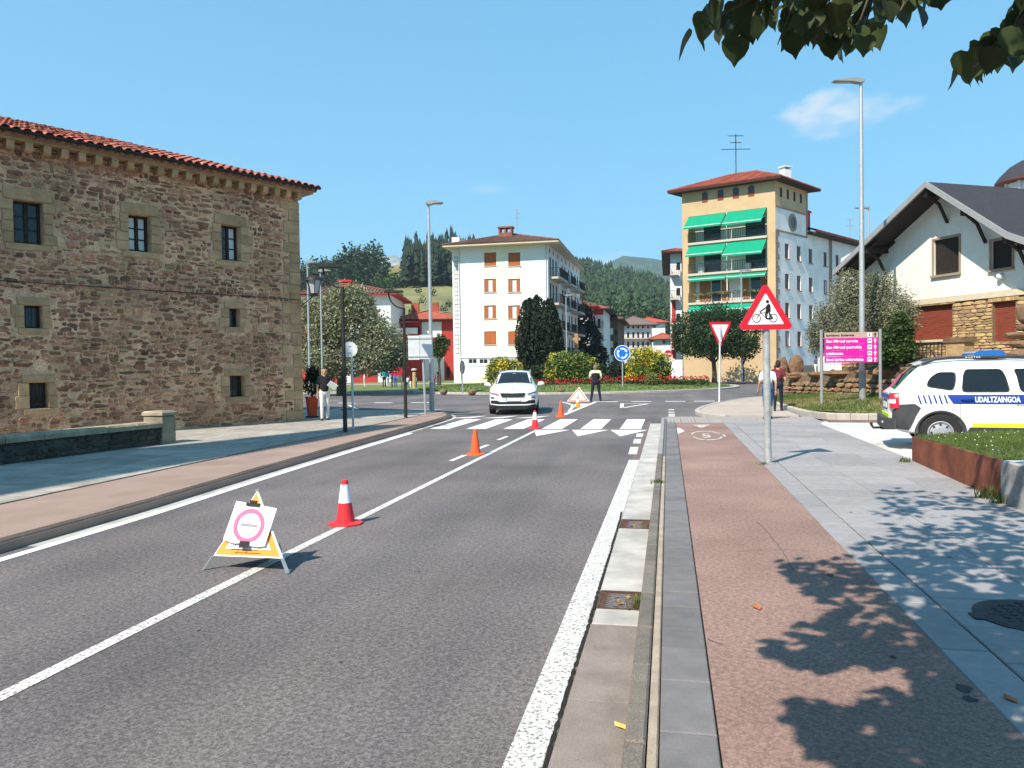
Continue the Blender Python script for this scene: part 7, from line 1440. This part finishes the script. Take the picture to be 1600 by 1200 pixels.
m_scr = mat('scratched_bare_patch', (.32, .24, .12), .8, .4, 30.)
for k in range(16): x, z = 2.0+.5*abs(math.sin(k*7.3)), .85-.02*abs(math.sin(k*3.1)) if k < 10 else .80-.03*(k-10); x = x if k < 10 else 2.34+.04*math.sin(k*2.2); b = MB(PMx); b.add([(x, -(pc_.side(x, z)+.006), z), (x+.03, -(pc_.side(x, z)+.006), z-.004), (x+.034, -(pc_.side(x, z)+.006), z+.012), (x+.004, -(pc_.side(x, z)+.006), z+.015)], [(0, 1, 2, 3)]); b.build('scratch', m_scr, pol)
# ---- white SUV coming towards us
sv = Car(4.38, [0, .06, .2, .6, 1.5, 2.5, 3.4, 3.85, 4.08, 4.22, 4.32, 4.38], [.70, .80, .86, .91, .92, .92, .915, .90, .865, .82, .74, .66], [.42, .38, .32, .25, .22, .22, .22, .22, .22, .23, .25, .27],
    [1.0, 1.02, 1.03, 1.04, 1.03, 1.02, 1.0, .96, .92, .86, .78, .74], [1.2]*12, [.64, .65, .66, .65, .64, .66, .78, .82, .80, .76, .68, .60])
sv.zr = np.interp(sv.X, [0, .06, .2, .5, .9, 1.6, 2.3, 2.75, 3.42, 3.7, 4.0, 4.2, 4.30, 4.38], [.98, 1.05, 1.2, 1.48, 1.58, 1.605, 1.59, 1.50, 1.12, 1.10, 1.05, .98, .92, .82])
sv.wr = np.interp(sv.X, [0, .5, 1.6, 2.3, 2.75, 3.42, 3.9, 4.38], [.62, .60, .60, .60, .62, .74, .80, .58])
fc = GP(803, 646.5); hd = Vector((math.sin(R(9)), -math.cos(R(9)))); oy = Vector((fc.x, fc.y))-hd*(4.38-.75); suv = root('white_suv', (oy.x, oy.y, 0), math.atan2(hd.y, hd.x)); SMx = WM[suv.name]; tag(suv, 'white sport utility car driving towards the camera at the zebra crossing', 'car')
sv.body(SMx, suv, (.85, 3.49), .345, m_carwhite)
for ax in (.85, 3.49):
    for sd in (-1, 1): wheel(SMx, suv, ax, sd*.80, .345, sd, .22)
b = MB(SMx); b.add(*grid_skin(lambda u, v: (u, v*(.60+.14*(u-2.3)), sv.top(u, v*(.60+.14*(u-2.3)))+.008), np.linspace(2.55, 3.40, 10), np.linspace(-.93, .93, 11))); b.build('windscreen', m_carglass, suv, True)
b = MB(SMx); b.box(2.80, 0, sv.top(2.8, 0)+.012, .05, .10, .012); b.build('mirror_base', m_white_sign, suv)
for sd in SDv:
    for nm, pts in (('front_side_window', [(2.0, 1.06), (3.0, 1.06), (2.6, 1.44), (2.05, 1.48)]), ('rear_side_window', [(.8, 1.08), (1.92, 1.06), (1.95, 1.48), (1.1, 1.46)])): b = MB(SMx); b.add(*poly_skin(sv, rounded(pts, .06), sd, .004)); b.build(nm, m_carglass, suv, True)
    b = MB(SMx); b.tube([(2.95, sd*.90, 1.06), (2.93, sd*1.0, 1.08)], .035, 6); b.sphere((2.92, sd*1.03, 1.10), (.075, .13, .085), 12, 8); b.build('mirror', m_carwhite, suv, True)
    b = MB(SMx); b.tube([(x, sd*.60, z) for x, z in ((.7, 1.56), (1.0, 1.62), (2.0, 1.625), (2.5, 1.56))], .02, 6); b.build('roof_rail', m_galv, suv, True)
def fpatch(nm, pts, m, off, par=suv):                         # polygon (y, z) on the nose, following its curve
    bm = bmesh.new(); bm.faces.new([bm.verts.new((0, p[0], p[1])) for p in pts]); bmesh.ops.triangulate(bm, faces=bm.faces); bmesh.ops.subdivide_edges(bm, edges=bm.edges, cuts=4, use_grid_fill=True); bmesh.ops.triangulate(bm, faces=bm.faces); bm.verts.index_update()
    nx = lambda y: float(np.interp(abs(y), [.0, .60, .66, .74, .82, .865, .90], [4.40, 4.395, 4.385, 4.33, 4.235, 4.10, 3.9])); V = [(nx(v.co.y)+off, v.co.y, v.co.z) for v in bm.verts]; Fs = [tuple(v.index for v in f.verts) for f in bm.faces]; bm.free(); b = MB(SMx); b.add(V, Fs); return b.build(nm, m, par, True)
# nose skin carrying the fittings
g_ = fpatch('grille', [(-.46, .80), (-.10, .79), (0, .775), (.10, .79), (.46, .80), (.42, .68), (.36, .655), (-.36, .655), (-.42, .68)][::-1], m_black, .012)
for k in range(-9, 10):
    if abs(k) > 0: y = k*.044; fpatch('grille_slat', [(y-.006, .665), (y+.006, .665), (y+.006, .785), (y-.006, .785)], m_trim, .020, g_)
fpatch('grille_frame', [(-.48, .815), (.48, .815), (.46, .80), (.10, .792), (0, .78), (-.10, .792), (-.46, .80)][::-1], m_galv, .018)
for sd in SDv:
    h_ = fpatch('headlight', [(sd*.50, .795), (sd*.86, .86), (sd*.87, .80), (sd*.55, .735)][::sd], m_lamp_clear, .016); fpatch('lamp_strip', [(sd*.56, .775), (sd*.84, .825), (sd*.84, .808), (sd*.57, .755)][::sd], m_tail if sd < 0 else m_trim, .022, h_)
    fpatch('fog_lamp', [(sd*.66, .66), (sd*.83, .67), (sd*.80, .61), (sd*.72, .61)][::sd], m_trim, .016)
fpatch('lower_intake', [(-.80, .54), (-.60, .54), (-.46, .485), (.46, .485), (.60, .54), (.80, .54), (.82, .43), (.5, .40), (-.5, .40), (-.82, .43)][::-1], m_black, .012); fpatch('skid_strip', [(-.83, .42), (-.5, .39), (.5, .39), (.83, .42), (.83, .39), (.5, .355), (-.5, .355), (-.83, .39)][::-1], m_carwhite, .018); fpatch('lower_bumper', [(-.85, .385), (-.5, .35), (.5, .35), (.85, .385), (.82, .205), (-.82, .205)][::-1], m_black, .014)
pl_ = fpatch('number_plate', [(-.26, .515), (.26, .515), (.26, .615), (-.26, .615)], m_white_sign, .026); fpatch('blue_strip', [(-.26, .515), (-.225, .515), (-.225, .615), (-.26, .615)], m_blue_sign, .029, pl_)
b = MB(SMx); b.lathe([(.05, 0), (.05, .012)], 16, (4.24, 0, sv.top(4.24, 0)+.002)); b.build('bonnet_badge', m_galv, suv)
# ---- white van and a few parked cars far right
c = DP(1315, 574, 62); vn = root('parked_van', (c.x, c.y, .62), YAW); Vx = WM[vn.name]; b = MB(Vx); P = [(-1.6, .25), (1.3, .25), (1.6, .5), (1.55, .8), (1.15, 1.0), (.8, 1.55), (-1.5, 1.6), (-1.62, 1.2)]; b.vprism(P, -.8, .8); b.build('body', m_carwhite, vn); b = MB(Vx); b.vprism([(-.1, .98), (1.0, .98), (.72, 1.45), (-.1, 1.45)], -.81, -.802); b.build('side_window', m_carglass, vn)
for x in (-1.05, 1.0): wheel(Vx, vn, x, -.7, .3, -1)
tag(vn, 'white van parked on the square behind the pink direction sign', 'van')
# ================================================================== people
m_skin = mat('skin', (.52, .29, .19), .6, .08, 8.); m_hair_d = mat('dark_hair', (.025, .018, .014), .8, .2, 20.); m_hair_g = mat('grey_brown_hair', (.20, .14, .10), .8, .2, 20.); m_shoe = mat('dark_shoe', (.02, .02, .022), .6)
def cloth(name, col): return mat(name, col, .9, .12, 9., bump=.25, bscale=14)
def person(loc, rz, H_, mats, pose=None, voxel=.013, label='', hold=None, group=None):
    """one continuous remeshed body; mats: top, bottom, skin, hair, shoe (+ shorts / sleeves flags)"""
    p = dict(stride=.0, armL=(.06, .02, -.50), armR=(-.06, .02, -.50), foreL=(.03, .10, -.26), foreR=(-.03, .10, -.26), lean=0., shorts=False, short_sleeve=True, spread=.0, head=0., cap=None, belly=0., vest=None, bald=False); p.update(pose or {})
    s = H_/1.75; caps = []; slots = [mats['top'], mats['bottom'], m_skin, mats.get('hair', m_hair_d), mats.get('shoe', m_shoe), mats.get('cap', m_ink), mats.get('vest', mats['top'])]
    def cp(a, b_, ra, rb2, k): caps.append((np.array(a, float), np.array(b_, float), ra, rb2, k))
    ln = p['lean']; top = lambda z: ln*max(0, (z-.95))
    st = p['stride']; sp = p['spread']
    for sd in (-1, 1):
        f = st*sd; hip = (sd*.092, 0, .93); kn = (sd*(.10+sp*.5), f*.42+.02, .50); an = (sd*(.105+sp), f*.8-.015, .085); kk = 1
        cp(hip, kn, .092, .062, kk)
        if p['shorts']: cp(kn, (kn[0], kn[1], .44), .062, .06, 1); cp((kn[0], kn[1], .44), an, .052, .038, 2)
        else: cp(kn, an, .063, .050, 1)
        cp((an[0], an[1]-.03, .05), (an[0]+sd*.02, an[1]+.16, .035), .045, .036, 4)
        sh = (sd*.175, top(1.42), 1.41); A = p['armL'] if sd > 0 else p['armR']; Fo = p['foreL'] if sd > 0 else p['foreR']; ellen = .30; v = np.array(A)/np.linalg.norm(A)*.29; el = np.array(sh)+v; w_ = np.array(Fo)/np.linalg.norm(Fo)*.25; wr_ = el+w_
        cp((sd*.09, top(1.42), 1.43), sh, .075, .062, 6)
        if p['short_sleeve']: mid = np.array(sh)+v*.62; cp(sh, mid, .062, .056, 6); cp(mid, el, .044, .040, 2); cp(el, wr_, .040, .027, 2)
        else: cp(sh, el, .060, .048, 0); cp(el, wr_, .046, .034, 0)
        d = w_/np.linalg.norm(w_); pm_ = wr_+d*.055; cp(wr_, pm_, .026, .032, 2); a_ = np.cross(d, [0, 0, 1.]); a_ = a_/np.linalg.norm(a_) if np.linalg.norm(a_) > .1 else np.array([0, 1., 0])
        for i_, L2 in enumerate((.058, .068, .066, .05)): b0 = pm_+a_*(i_-1.5)*.017+d*.02; cp(b0, b0+d*L2*.6, .0095, .009, 2); cp(b0+d*L2*.6, b0+d*L2*.9+np.array([0, .012, -.012]), .009, .008, 2)
        cp(wr_+a_*.02+d*.015, wr_+a_*.045+d*.06, .011, .009, 2)
    cp((0, 0, .93), (0, top(1.05)+p['belly']*.4, 1.06), .138, .132, 1); cp((-.05, 0, .95), (.05, 0, .95), .125, .125, 1)
    cp((0, top(1.0)+p['belly'], 1.04), (0, top(1.2)+p['belly']*.6, 1.20), .135, .140, 0); cp((-.06, top(1.3), 1.28), (.06, top(1.3), 1.28), .125, .125, 0); cp((0, top(1.2), 1.2), (0, top(1.34), 1.33), .14, .118, 0); cp((-.06, top(1.38), 1.375), (.06, top(1.38), 1.375), .102, .102, 6)
    hy = top(1.6)+.015; cp((0, top(1.45)-.01, 1.44), (0, hy-.015, 1.53), .060, .052, 2); cp((0, hy, 1.60), (0, hy+.005, 1.655), .078, .088, 2); cp((0, hy+.05, 1.575), (0, hy+.06, 1.565), .042, .036, 2); cp((0, hy+.088, 1.625), (0, hy+.105, 1.60), .013, .016, 2)
    for sd in (-1, 1): cp((sd*.083, hy-.005, 1.60), (sd*.086, hy-.012, 1.64), .014, .018, 2); cp((sd*.032, hy+.088, 1.64), (sd*.034, hy+.088, 1.641), .011, .011, 3)
    cp((-.018, hy+.094, 1.565), (.018, hy+.094, 1.565), .008, .008, 6 if False else 2)
    if not p['bald']: cp((0, hy-.028, 1.64), (0, hy-.005, 1.69), .088, .082, 3); cp((0, hy-.045, 1.58), (0, hy-.03, 1.64), .066, .083, 3)
    else: cp((0, hy-.045, 1.575), (0, hy-.04, 1.61), .062, .070, 3)
    if p['cap']: cp((0, hy, 1.685), (0, hy, 1.71), .092, .078, 5); cp((-.04, hy+.09, 1.665), (.04, hy+.09, 1.665), .03, .03, 5); cp((0, hy+.12, 1.66), (0, hy+.14, 1.655), .03, .02, 5)
    m = MB()
    for a, b_, ra, rb2, k in caps:
        L_ = np.linalg.norm(b_-a); n = max(2, int(L_/(min(ra, rb2)*.45))+1)
        for i in range(n): t = i/(n-1); c_ = a*(1-t)+b_*t; m.sphere(tuple(c_*s), (ra*(1-t)+rb2*t)*s, 10, 7)
    ob = bpy.data.objects.new('tmp', m.mesh('tmp', None)); COL.objects.link(ob); md = ob.modifiers.new('r', 'REMESH'); md.mode = 'VOXEL'; md.voxel_size = voxel*s; sm_ = ob.modifiers.new('s', 'SMOOTH'); sm_.iterations = 3; sm_.factor = .4
    bpy.context.view_layer.update(); me = bpy.data.meshes.new_from_object(ob.evaluated_get(bpy.context.evaluated_depsgraph_get())); bpy.data.objects.remove(ob)
    n = len(me.polygons); C = np.empty(n*3); me.polygons.foreach_get('center', C); C = C.reshape(-1, 3)/s; best = np.full(n, 9.); idx = np.zeros(n, int)
    for a, b_, ra, rb2, k in caps:
        ab = b_-a; t = np.clip(((C-a)@ab)/(ab@ab+1e-9), 0, 1); d = np.linalg.norm(C-a-t[:, None]*ab, axis=1)-(ra*(1-t)+rb2*t); q = d < best; best[q] = d[q]; idx[q] = k
    me.materials.clear()
    for mm in slots: me.materials.append(mm)
    me.polygons.foreach_set('material_index', idx.astype(np.int32)); me.polygons.foreach_set('use_smooth', np.ones(n, bool)); me.update()
    o = link('person', me); o.location = loc; o.rotation_euler = (0, 0, rz); WM[o.name] = Matrix.Translation(Vector(loc)) @ Matrix.Rotation(rz, 4, 'Z'); tag(o, label, 'person', group); return o
w_white = cloth('white_cotton', (.78, .78, .77)); w_black = cloth('black_cloth', (.014, .014, .016)); w_navy = cloth('dark_navy_cloth', (.014, .016, .03)); w_denim = cloth('blue_denim', (.03, .085, .19)); w_maroon = cloth('maroon_shirt', (.15, .022, .035)); w_lime = cloth('pale_yellow_vest', (.74, .76, .52)); w_teal = cloth('teal_shirt', (.02, .32, .36)); w_blue = cloth('blue_shirt', (.03, .12, .48)); w_cream = cloth('cream_trousers', (.66, .63, .58))
# officer with his back to us, legs apart
g = GP(931, 627.5); offi = person((g.x, g.y, 0), YAW*0+R(4), 1.80, dict(top=w_black, bottom=w_navy, vest=w_lime, hair=m_hair_g), dict(spread=.085, bald=False, armL=(.12, .03, -.5), armR=(-.12, .03, -.5), foreL=(-.20, .16, -.10), foreR=(.20, .16, -.10)), .013, 'officer in dark uniform with pale yellow shoulders standing on the road, back turned'); offi.scale = (1.16, 1.1, 1)
# man with papers
g = GP(508, 657, .1); mp_ = person((g.x, g.y, .1), math.pi+R(30), 1.72, dict(top=w_black, bottom=w_cream, hair=m_hair_d), dict(stride=.16, belly=.03, armR=(-.14, .04, -.5), foreR=(.03, .42, .12), armL=(.09, -.03, -.5), foreL=(.02, .10, -.5)), .012, 'man in black T-shirt and cream trousers walking with papers by the stone building')
T = WM[mp_.name]; b = MB(T @ Matrix.Translation((-.20, .36, 1.16)) @ Matrix.Rotation(R(-35), 4, 'Y') @ Matrix.Rotation(R(-40), 4, 'X'))
b.bb(-.17, .12, -.01, .01, -.11, .11); tag(b.build('paper_sheets', m_paper), 'sheaf of white papers held by the man in black', 'papers')
# two pedestrians walking away on the right
g = GP(1203, 655, .1); person((g.x-.05, g.y, .1), R(2), 1.66, dict(top=w_white, bottom=w_denim, hair=m_hair_g), dict(stride=.17, shorts=True, belly=.05, bald=True, lean=.04, armL=(.10, -.12, -.5), armR=(-.12, .10, -.5), foreL=(.0, .05, -.3), foreR=(-.02, .14, -.28)), .012, 'man in white shirt and blue shorts walking behind the cyclist sign post')
g = GP(1216, 642.5, .1); person((g.x, g.y, .1), R(-12), 1.72, dict(top=w_maroon, bottom=w_navy, cap=m_ink), dict(stride=.12, belly=.06, cap=True, lean=.05, armR=(-.08, .1, -.5), armL=(.10, -.04, -.5)), .012, 'person in maroon shirt, dark trousers and black cap walking beside the rubble wall')
# far people
def far(px, ybot, dep, H_, top, bot, label, rz=2.5, z=None, grp='people in the park', **kw):
    c = DP(px, ybot, dep); person((c.x, c.y, c.z if z is None else z), rz, H_, dict(top=top, bottom=bot), kw, .03, label, None, grp)
far(1254, 580, 64, 1.60, w_white, w_white, 'far person in white bending beside the standing stones', 1.2, .62, 'people on the upper square', lean=.3, bald=True)
far(1275, 580, 64, 1.66, cloth('grey_vest_top', (.10, .10, .13)), w_white, 'far person in grey top and white shorts behind the rubble wall', .6, .62, 'people on the upper square', stride=.18)
far(600.5, 596, 66, 1.55, w_teal, w_black, 'far child in teal shirt under the park trees', 0.4, .165, stride=.05)
far(606, 597, 67, 1.5, w_blue, w_white, 'far child in blue shirt and white trousers next to the teal one', 1., .165)
far(612.5, 597, 65, 1.5, w_blue, w_navy, 'far child in blue shirt beside the finger signs', 2., .165, lean=.15)
far(618, 597, 66, 1.45, w_blue, w_denim, 'far child in blue nearest the red finger sign', 3., .165)
far(684.5, 595, 72, 1.5, w_navy, w_maroon, 'far child in dark clothes walking right of the small round tree', 1.6, .165, stride=.15)
far(569.5, 597, 68, 1.2, w_white, w_white, 'far child in white before the red wall', 2., .165)
# ground-level group sitting on the park grass
for k, (px, dd, mm, lab) in enumerate(((636, 64, w_white, 'person in white sitting on the park grass left of the lamp'), (642, 66, w_maroon, 'person in dark red sitting on the park grass'), (650, 65, w_white, 'person in white sitting near the stone post in the park'), (672, 66, w_navy, 'person in navy sitting right of the tall lamp'), (679, 67, w_maroon, 'person in red sitting by the small round tree'))):
    far(px, 598, dd, 1.2, mm, w_white if k % 2 else w_denim, lab, k*1.3, -.15+.10, lean=.2)
# stone post with a lamp cap in the park
c = DP(647.5, 597, 62); o = root('stone_post', (c.x, c.y, .16)); b = MB(); b.lathe([(.17, 0), (.15, 1.25), (.12, 1.3)], 10, (c.x, c.y, .16)); b.build('shaft', m_ystone, o); b = MB(); b.lathe([(.24, 1.45), (.24, 1.55), (.05, 1.6)], 10, (c.x, c.y, .16)); b.build('cap', m_conc_pale, o); tag(o, 'short tan stone post with pale cap in the park', 'post')
# ================================================================== street linden overhead, trunk out of frame to the right
m_lind = mat('linden_leaf', (.052, .072, .022), .5, .25, 6., isl=.5, hue=.025, transl=.36)
ln_ = root('linden_tree', (3.0, -1.2, .1)); tag(ln_, 'linden tree overhead with large heart-shaped leaves hanging into the top right', 'tree')
hp = [(0, -.02), (.18, -.10), (.40, -.05), (.53, .16), (.50, .40), (.36, .64), (.13, .82), (.0, 1.02)]
outline = hp + [(-x, y) for x, y in hp[-2:0:-1]]
def leaf_geo(sz, rg):
    P = [(x*sz, -.0+y*sz*-1.0, (abs(x)**1.3*.35-.10*y*y)*sz+rg.uniform(-.02, .02)*sz) for x, y in outline]; P.append((0, -.4*sz, -.02*sz)); n = len(outline); return P, [(i, (i+1) % n, n) for i in range(n)]
rg = random.Random(77)
def leaf_T(p, hang, rg):                                     # leaf hanging from its stalk: tip (local -y) drooping
    return Matrix.Translation(p) @ Matrix.Rotation(rg.uniform(0, 6.28), 4, 'Z') @ Matrix.Rotation(R(hang)+rg.uniform(-.35, .35), 4, 'X') @ Matrix.Rotation(rg.uniform(-.5, .5), 4, 'Y')
def inside(p, poly):
    c = False; n = len(poly)
    for i in range(n):
        a, b_ = poly[i], poly[i-1]
        if (a[1] > p[1]) != (b_[1] > p[1]) and p[0] < (b_[0]-a[0])*(p[1]-a[1])/(b_[1]-a[1])+a[0]: c = not c
    return c
vis1 = [(1076, 60), (1080, 84), (1112, 78), (1150, 88), (1180, 66), (1225, 62), (1250, 84), (1290, 92), (1325, 76), (1350, 80), (1372, 88), (1384, 60), (1396, 24), (1420, 36), (1446, 26), (1468, 4), (1490, -20), (1480, -90), (1120, -90), (1130, 5), (1100, 30)]
vis2 = [(1494, 122), (1508, 128), (1536, 112), (1600, 82), (1640, 70), (1640, -20), (1590, 20), (1575, 50), (1540, 72), (1510, 100)]
lm_var = []
for k in range(10):
    b = MB(); b.add(*leaf_geo(.125, rg)); lm_var.append(b.mesh('leaf', m_lind, 'all'))
iv = WM[ln_.name].inverted(); placed = 0
def branch(pts, r0_, r1_, nm='branch'):
    b = MB(); n = len(pts); b.tube(pts, [r0_+(r1_-r0_)*i/(n-1) for i in range(n)], 7); b.build(nm, m_bark, ln_, True)
for poly, count, dr in ((vis1, 230, (3.4, 4.6)), (vis2, 70, (3.0, 4.0))):
    xs_ = [p[0] for p in poly]; ys_ = [p[1] for p in poly]; got = 0
    while got < count:
        q = (rg.uniform(min(xs_), max(xs_)), rg.uniform(min(ys_), max(ys_)))
        if not inside(q, poly): continue
        dep = rg.uniform(*dr); p = DP(q[0], q[1], dep); p.z += .06; T = leaf_T(p, rg.choice((62, 75, 85, 50)), rg); link('leaf', rg.choice(lm_var), ln_, iv @ T @ Matrix.Scale(rg.uniform(.75, 1.15), 4)); got += 1
# crown above and behind the camera: the leaves that throw the dappled shade
sh_poly = [(1195, 1012), (1230, 985), (1300, 960), (1215, 880), (1245, 868), (1300, 880), (1330, 850), (1395, 835), (1365, 800), (1385, 792), (1365, 765), (1400, 757), (1480, 772), (1540, 752), (1640, 770), (1760, 900), (1900, 1300), (1500, 1500), (1330, 1400), (1320, 1200), (1300, 1180), (1235, 1120), (1250, 1098), (1310, 1100), (1380, 1085), (1440, 1060), (1380, 1040), (1290, 1045), (1230, 1035)]
back = Vector((-math.sin(SUN_HEAD), -math.cos(SUN_HEAD), 0))/math.tan(SUN_EL)
cr = MB(); cnt = 0; tries = 0; clear_ = [(1530, 895, 40, 14), (1545, 920, 30, 10), (1370, 1140, 28, 10), (1435, 1140, 14, 8), (1520, 1130, 22, 10), (1440, 815, 60, 5), (1500, 800, 60, 5)]
while cnt < 5000 and tries < 60000:
    tries += 1
    if tries % 9 == 1: q0 = (rg.uniform(1190, 1900), rg.uniform(750, 1500))
    q = (q0[0]+rg.gauss(0, 32), q0[1]+rg.gauss(0, 15))
    if not inside(q, sh_poly) or any(((q[0]-a)/rx)**2+((q[1]-b_)/rz)**2 < 1 for a, b_, rx, rz in clear_): continue
    g = GP(q[0], q[1], .1); h_ = max(2.7, (1.9+.47*g.y)/1.387)+rg.uniform(0, 1.2); p = g+back*h_+Vector((0, 0, h_)); pr = PR(p)
    if pr[2] > .2 and -60 < pr[0] < 1660 and pr[1] > -75 and not (inside(pr[:2], vis1) or inside(pr[:2], vis2)): continue
    if p.length < .9 or (p-Vector((0, 0, CH))).length < .9: continue
    cr.T = leaf_T(p, rg.choice((15, 30, 50, 70)), rg) @ Matrix.Scale(rg.uniform(.8, 1.2), 4); cr.add(*leaf_geo(.125, rg)); cnt += 1
print('shade leaves', cnt, tries)
cr.T = Matrix.Identity(4); tag(cr.build('crown', m_lind, ln_, 'all'), kind='stuff')
b = MB(); b.tube([(3.0, -1.2, .05), (3.02, -1.18, 1.2), (2.95, -1.1, 2.6), (2.9, -1.0, 4.0), (2.8, -.9, 5.5)], [.22, .17, .15, .12, .06], 14); b.build('trunk', m_bark, ln_, True)
a0 = Vector((2.95, -1.1, 2.9)); t1 = DP(1420, -60, 3.5); t2 = DP(1130, 20, 3.6); t3 = DP(1640, -10, 3.1); t4 = DP(1520, 105, 3.1)
branch([a0, (a0+t1)/2+Vector((.25, -.2, .5)), t1, (t1+t2)/2+Vector((0, 0, .10)), t2], .06, .008); branch([a0+Vector((0, 0, .2)), (a0+t3)/2+Vector((.3, 0, .5)), t3, t4], .05, .006)
for px in (1160, 1215, 1270, 1330, 1400): e = DP(px, 70 if px < 1390 else 30, 3.5); s_ = DP(px+40, -40, 3.5); branch([s_, (s_+e)/2+Vector((.02, .02, .05)), e], .007, .003, 'twig')
for p in ((1.6, .4, 3.6), (.2, .5, 3.9), (-.6, 1.2, 3.5), (1.2, 2.0, 4.2)): e = Vector(p); branch([a0+Vector((0, 0, .3)), (a0+e)/2+Vector((0, -.2, .4)), e], .05, .01)
# ================================================================== air
hb = MB(); hb.bb(-5000, 5000, -150, 4200, -1.2, 640); hz = hb.build('haze', None); tag(hz, 'thin summer haze over the valley', 'haze', kind='stuff')
hm = bpy.data.materials.new('haze_air'); hm.use_nodes = True; t = hm.node_tree; t.nodes.clear(); ou = t.nodes.new('ShaderNodeOutputMaterial'); pv = t.nodes.new('ShaderNodeVolumePrincipled'); pv.inputs['Color'].default_value = (.72, .86, 1, 1); pv.inputs['Density'].default_value = .00016; pv.inputs['Anisotropy'].default_value = .2
t.links.new(pv.outputs[0], ou.inputs['Volume']); hz.data.materials.clear(); hz.data.materials.append(hm); hz.display_type = 'WIRE'
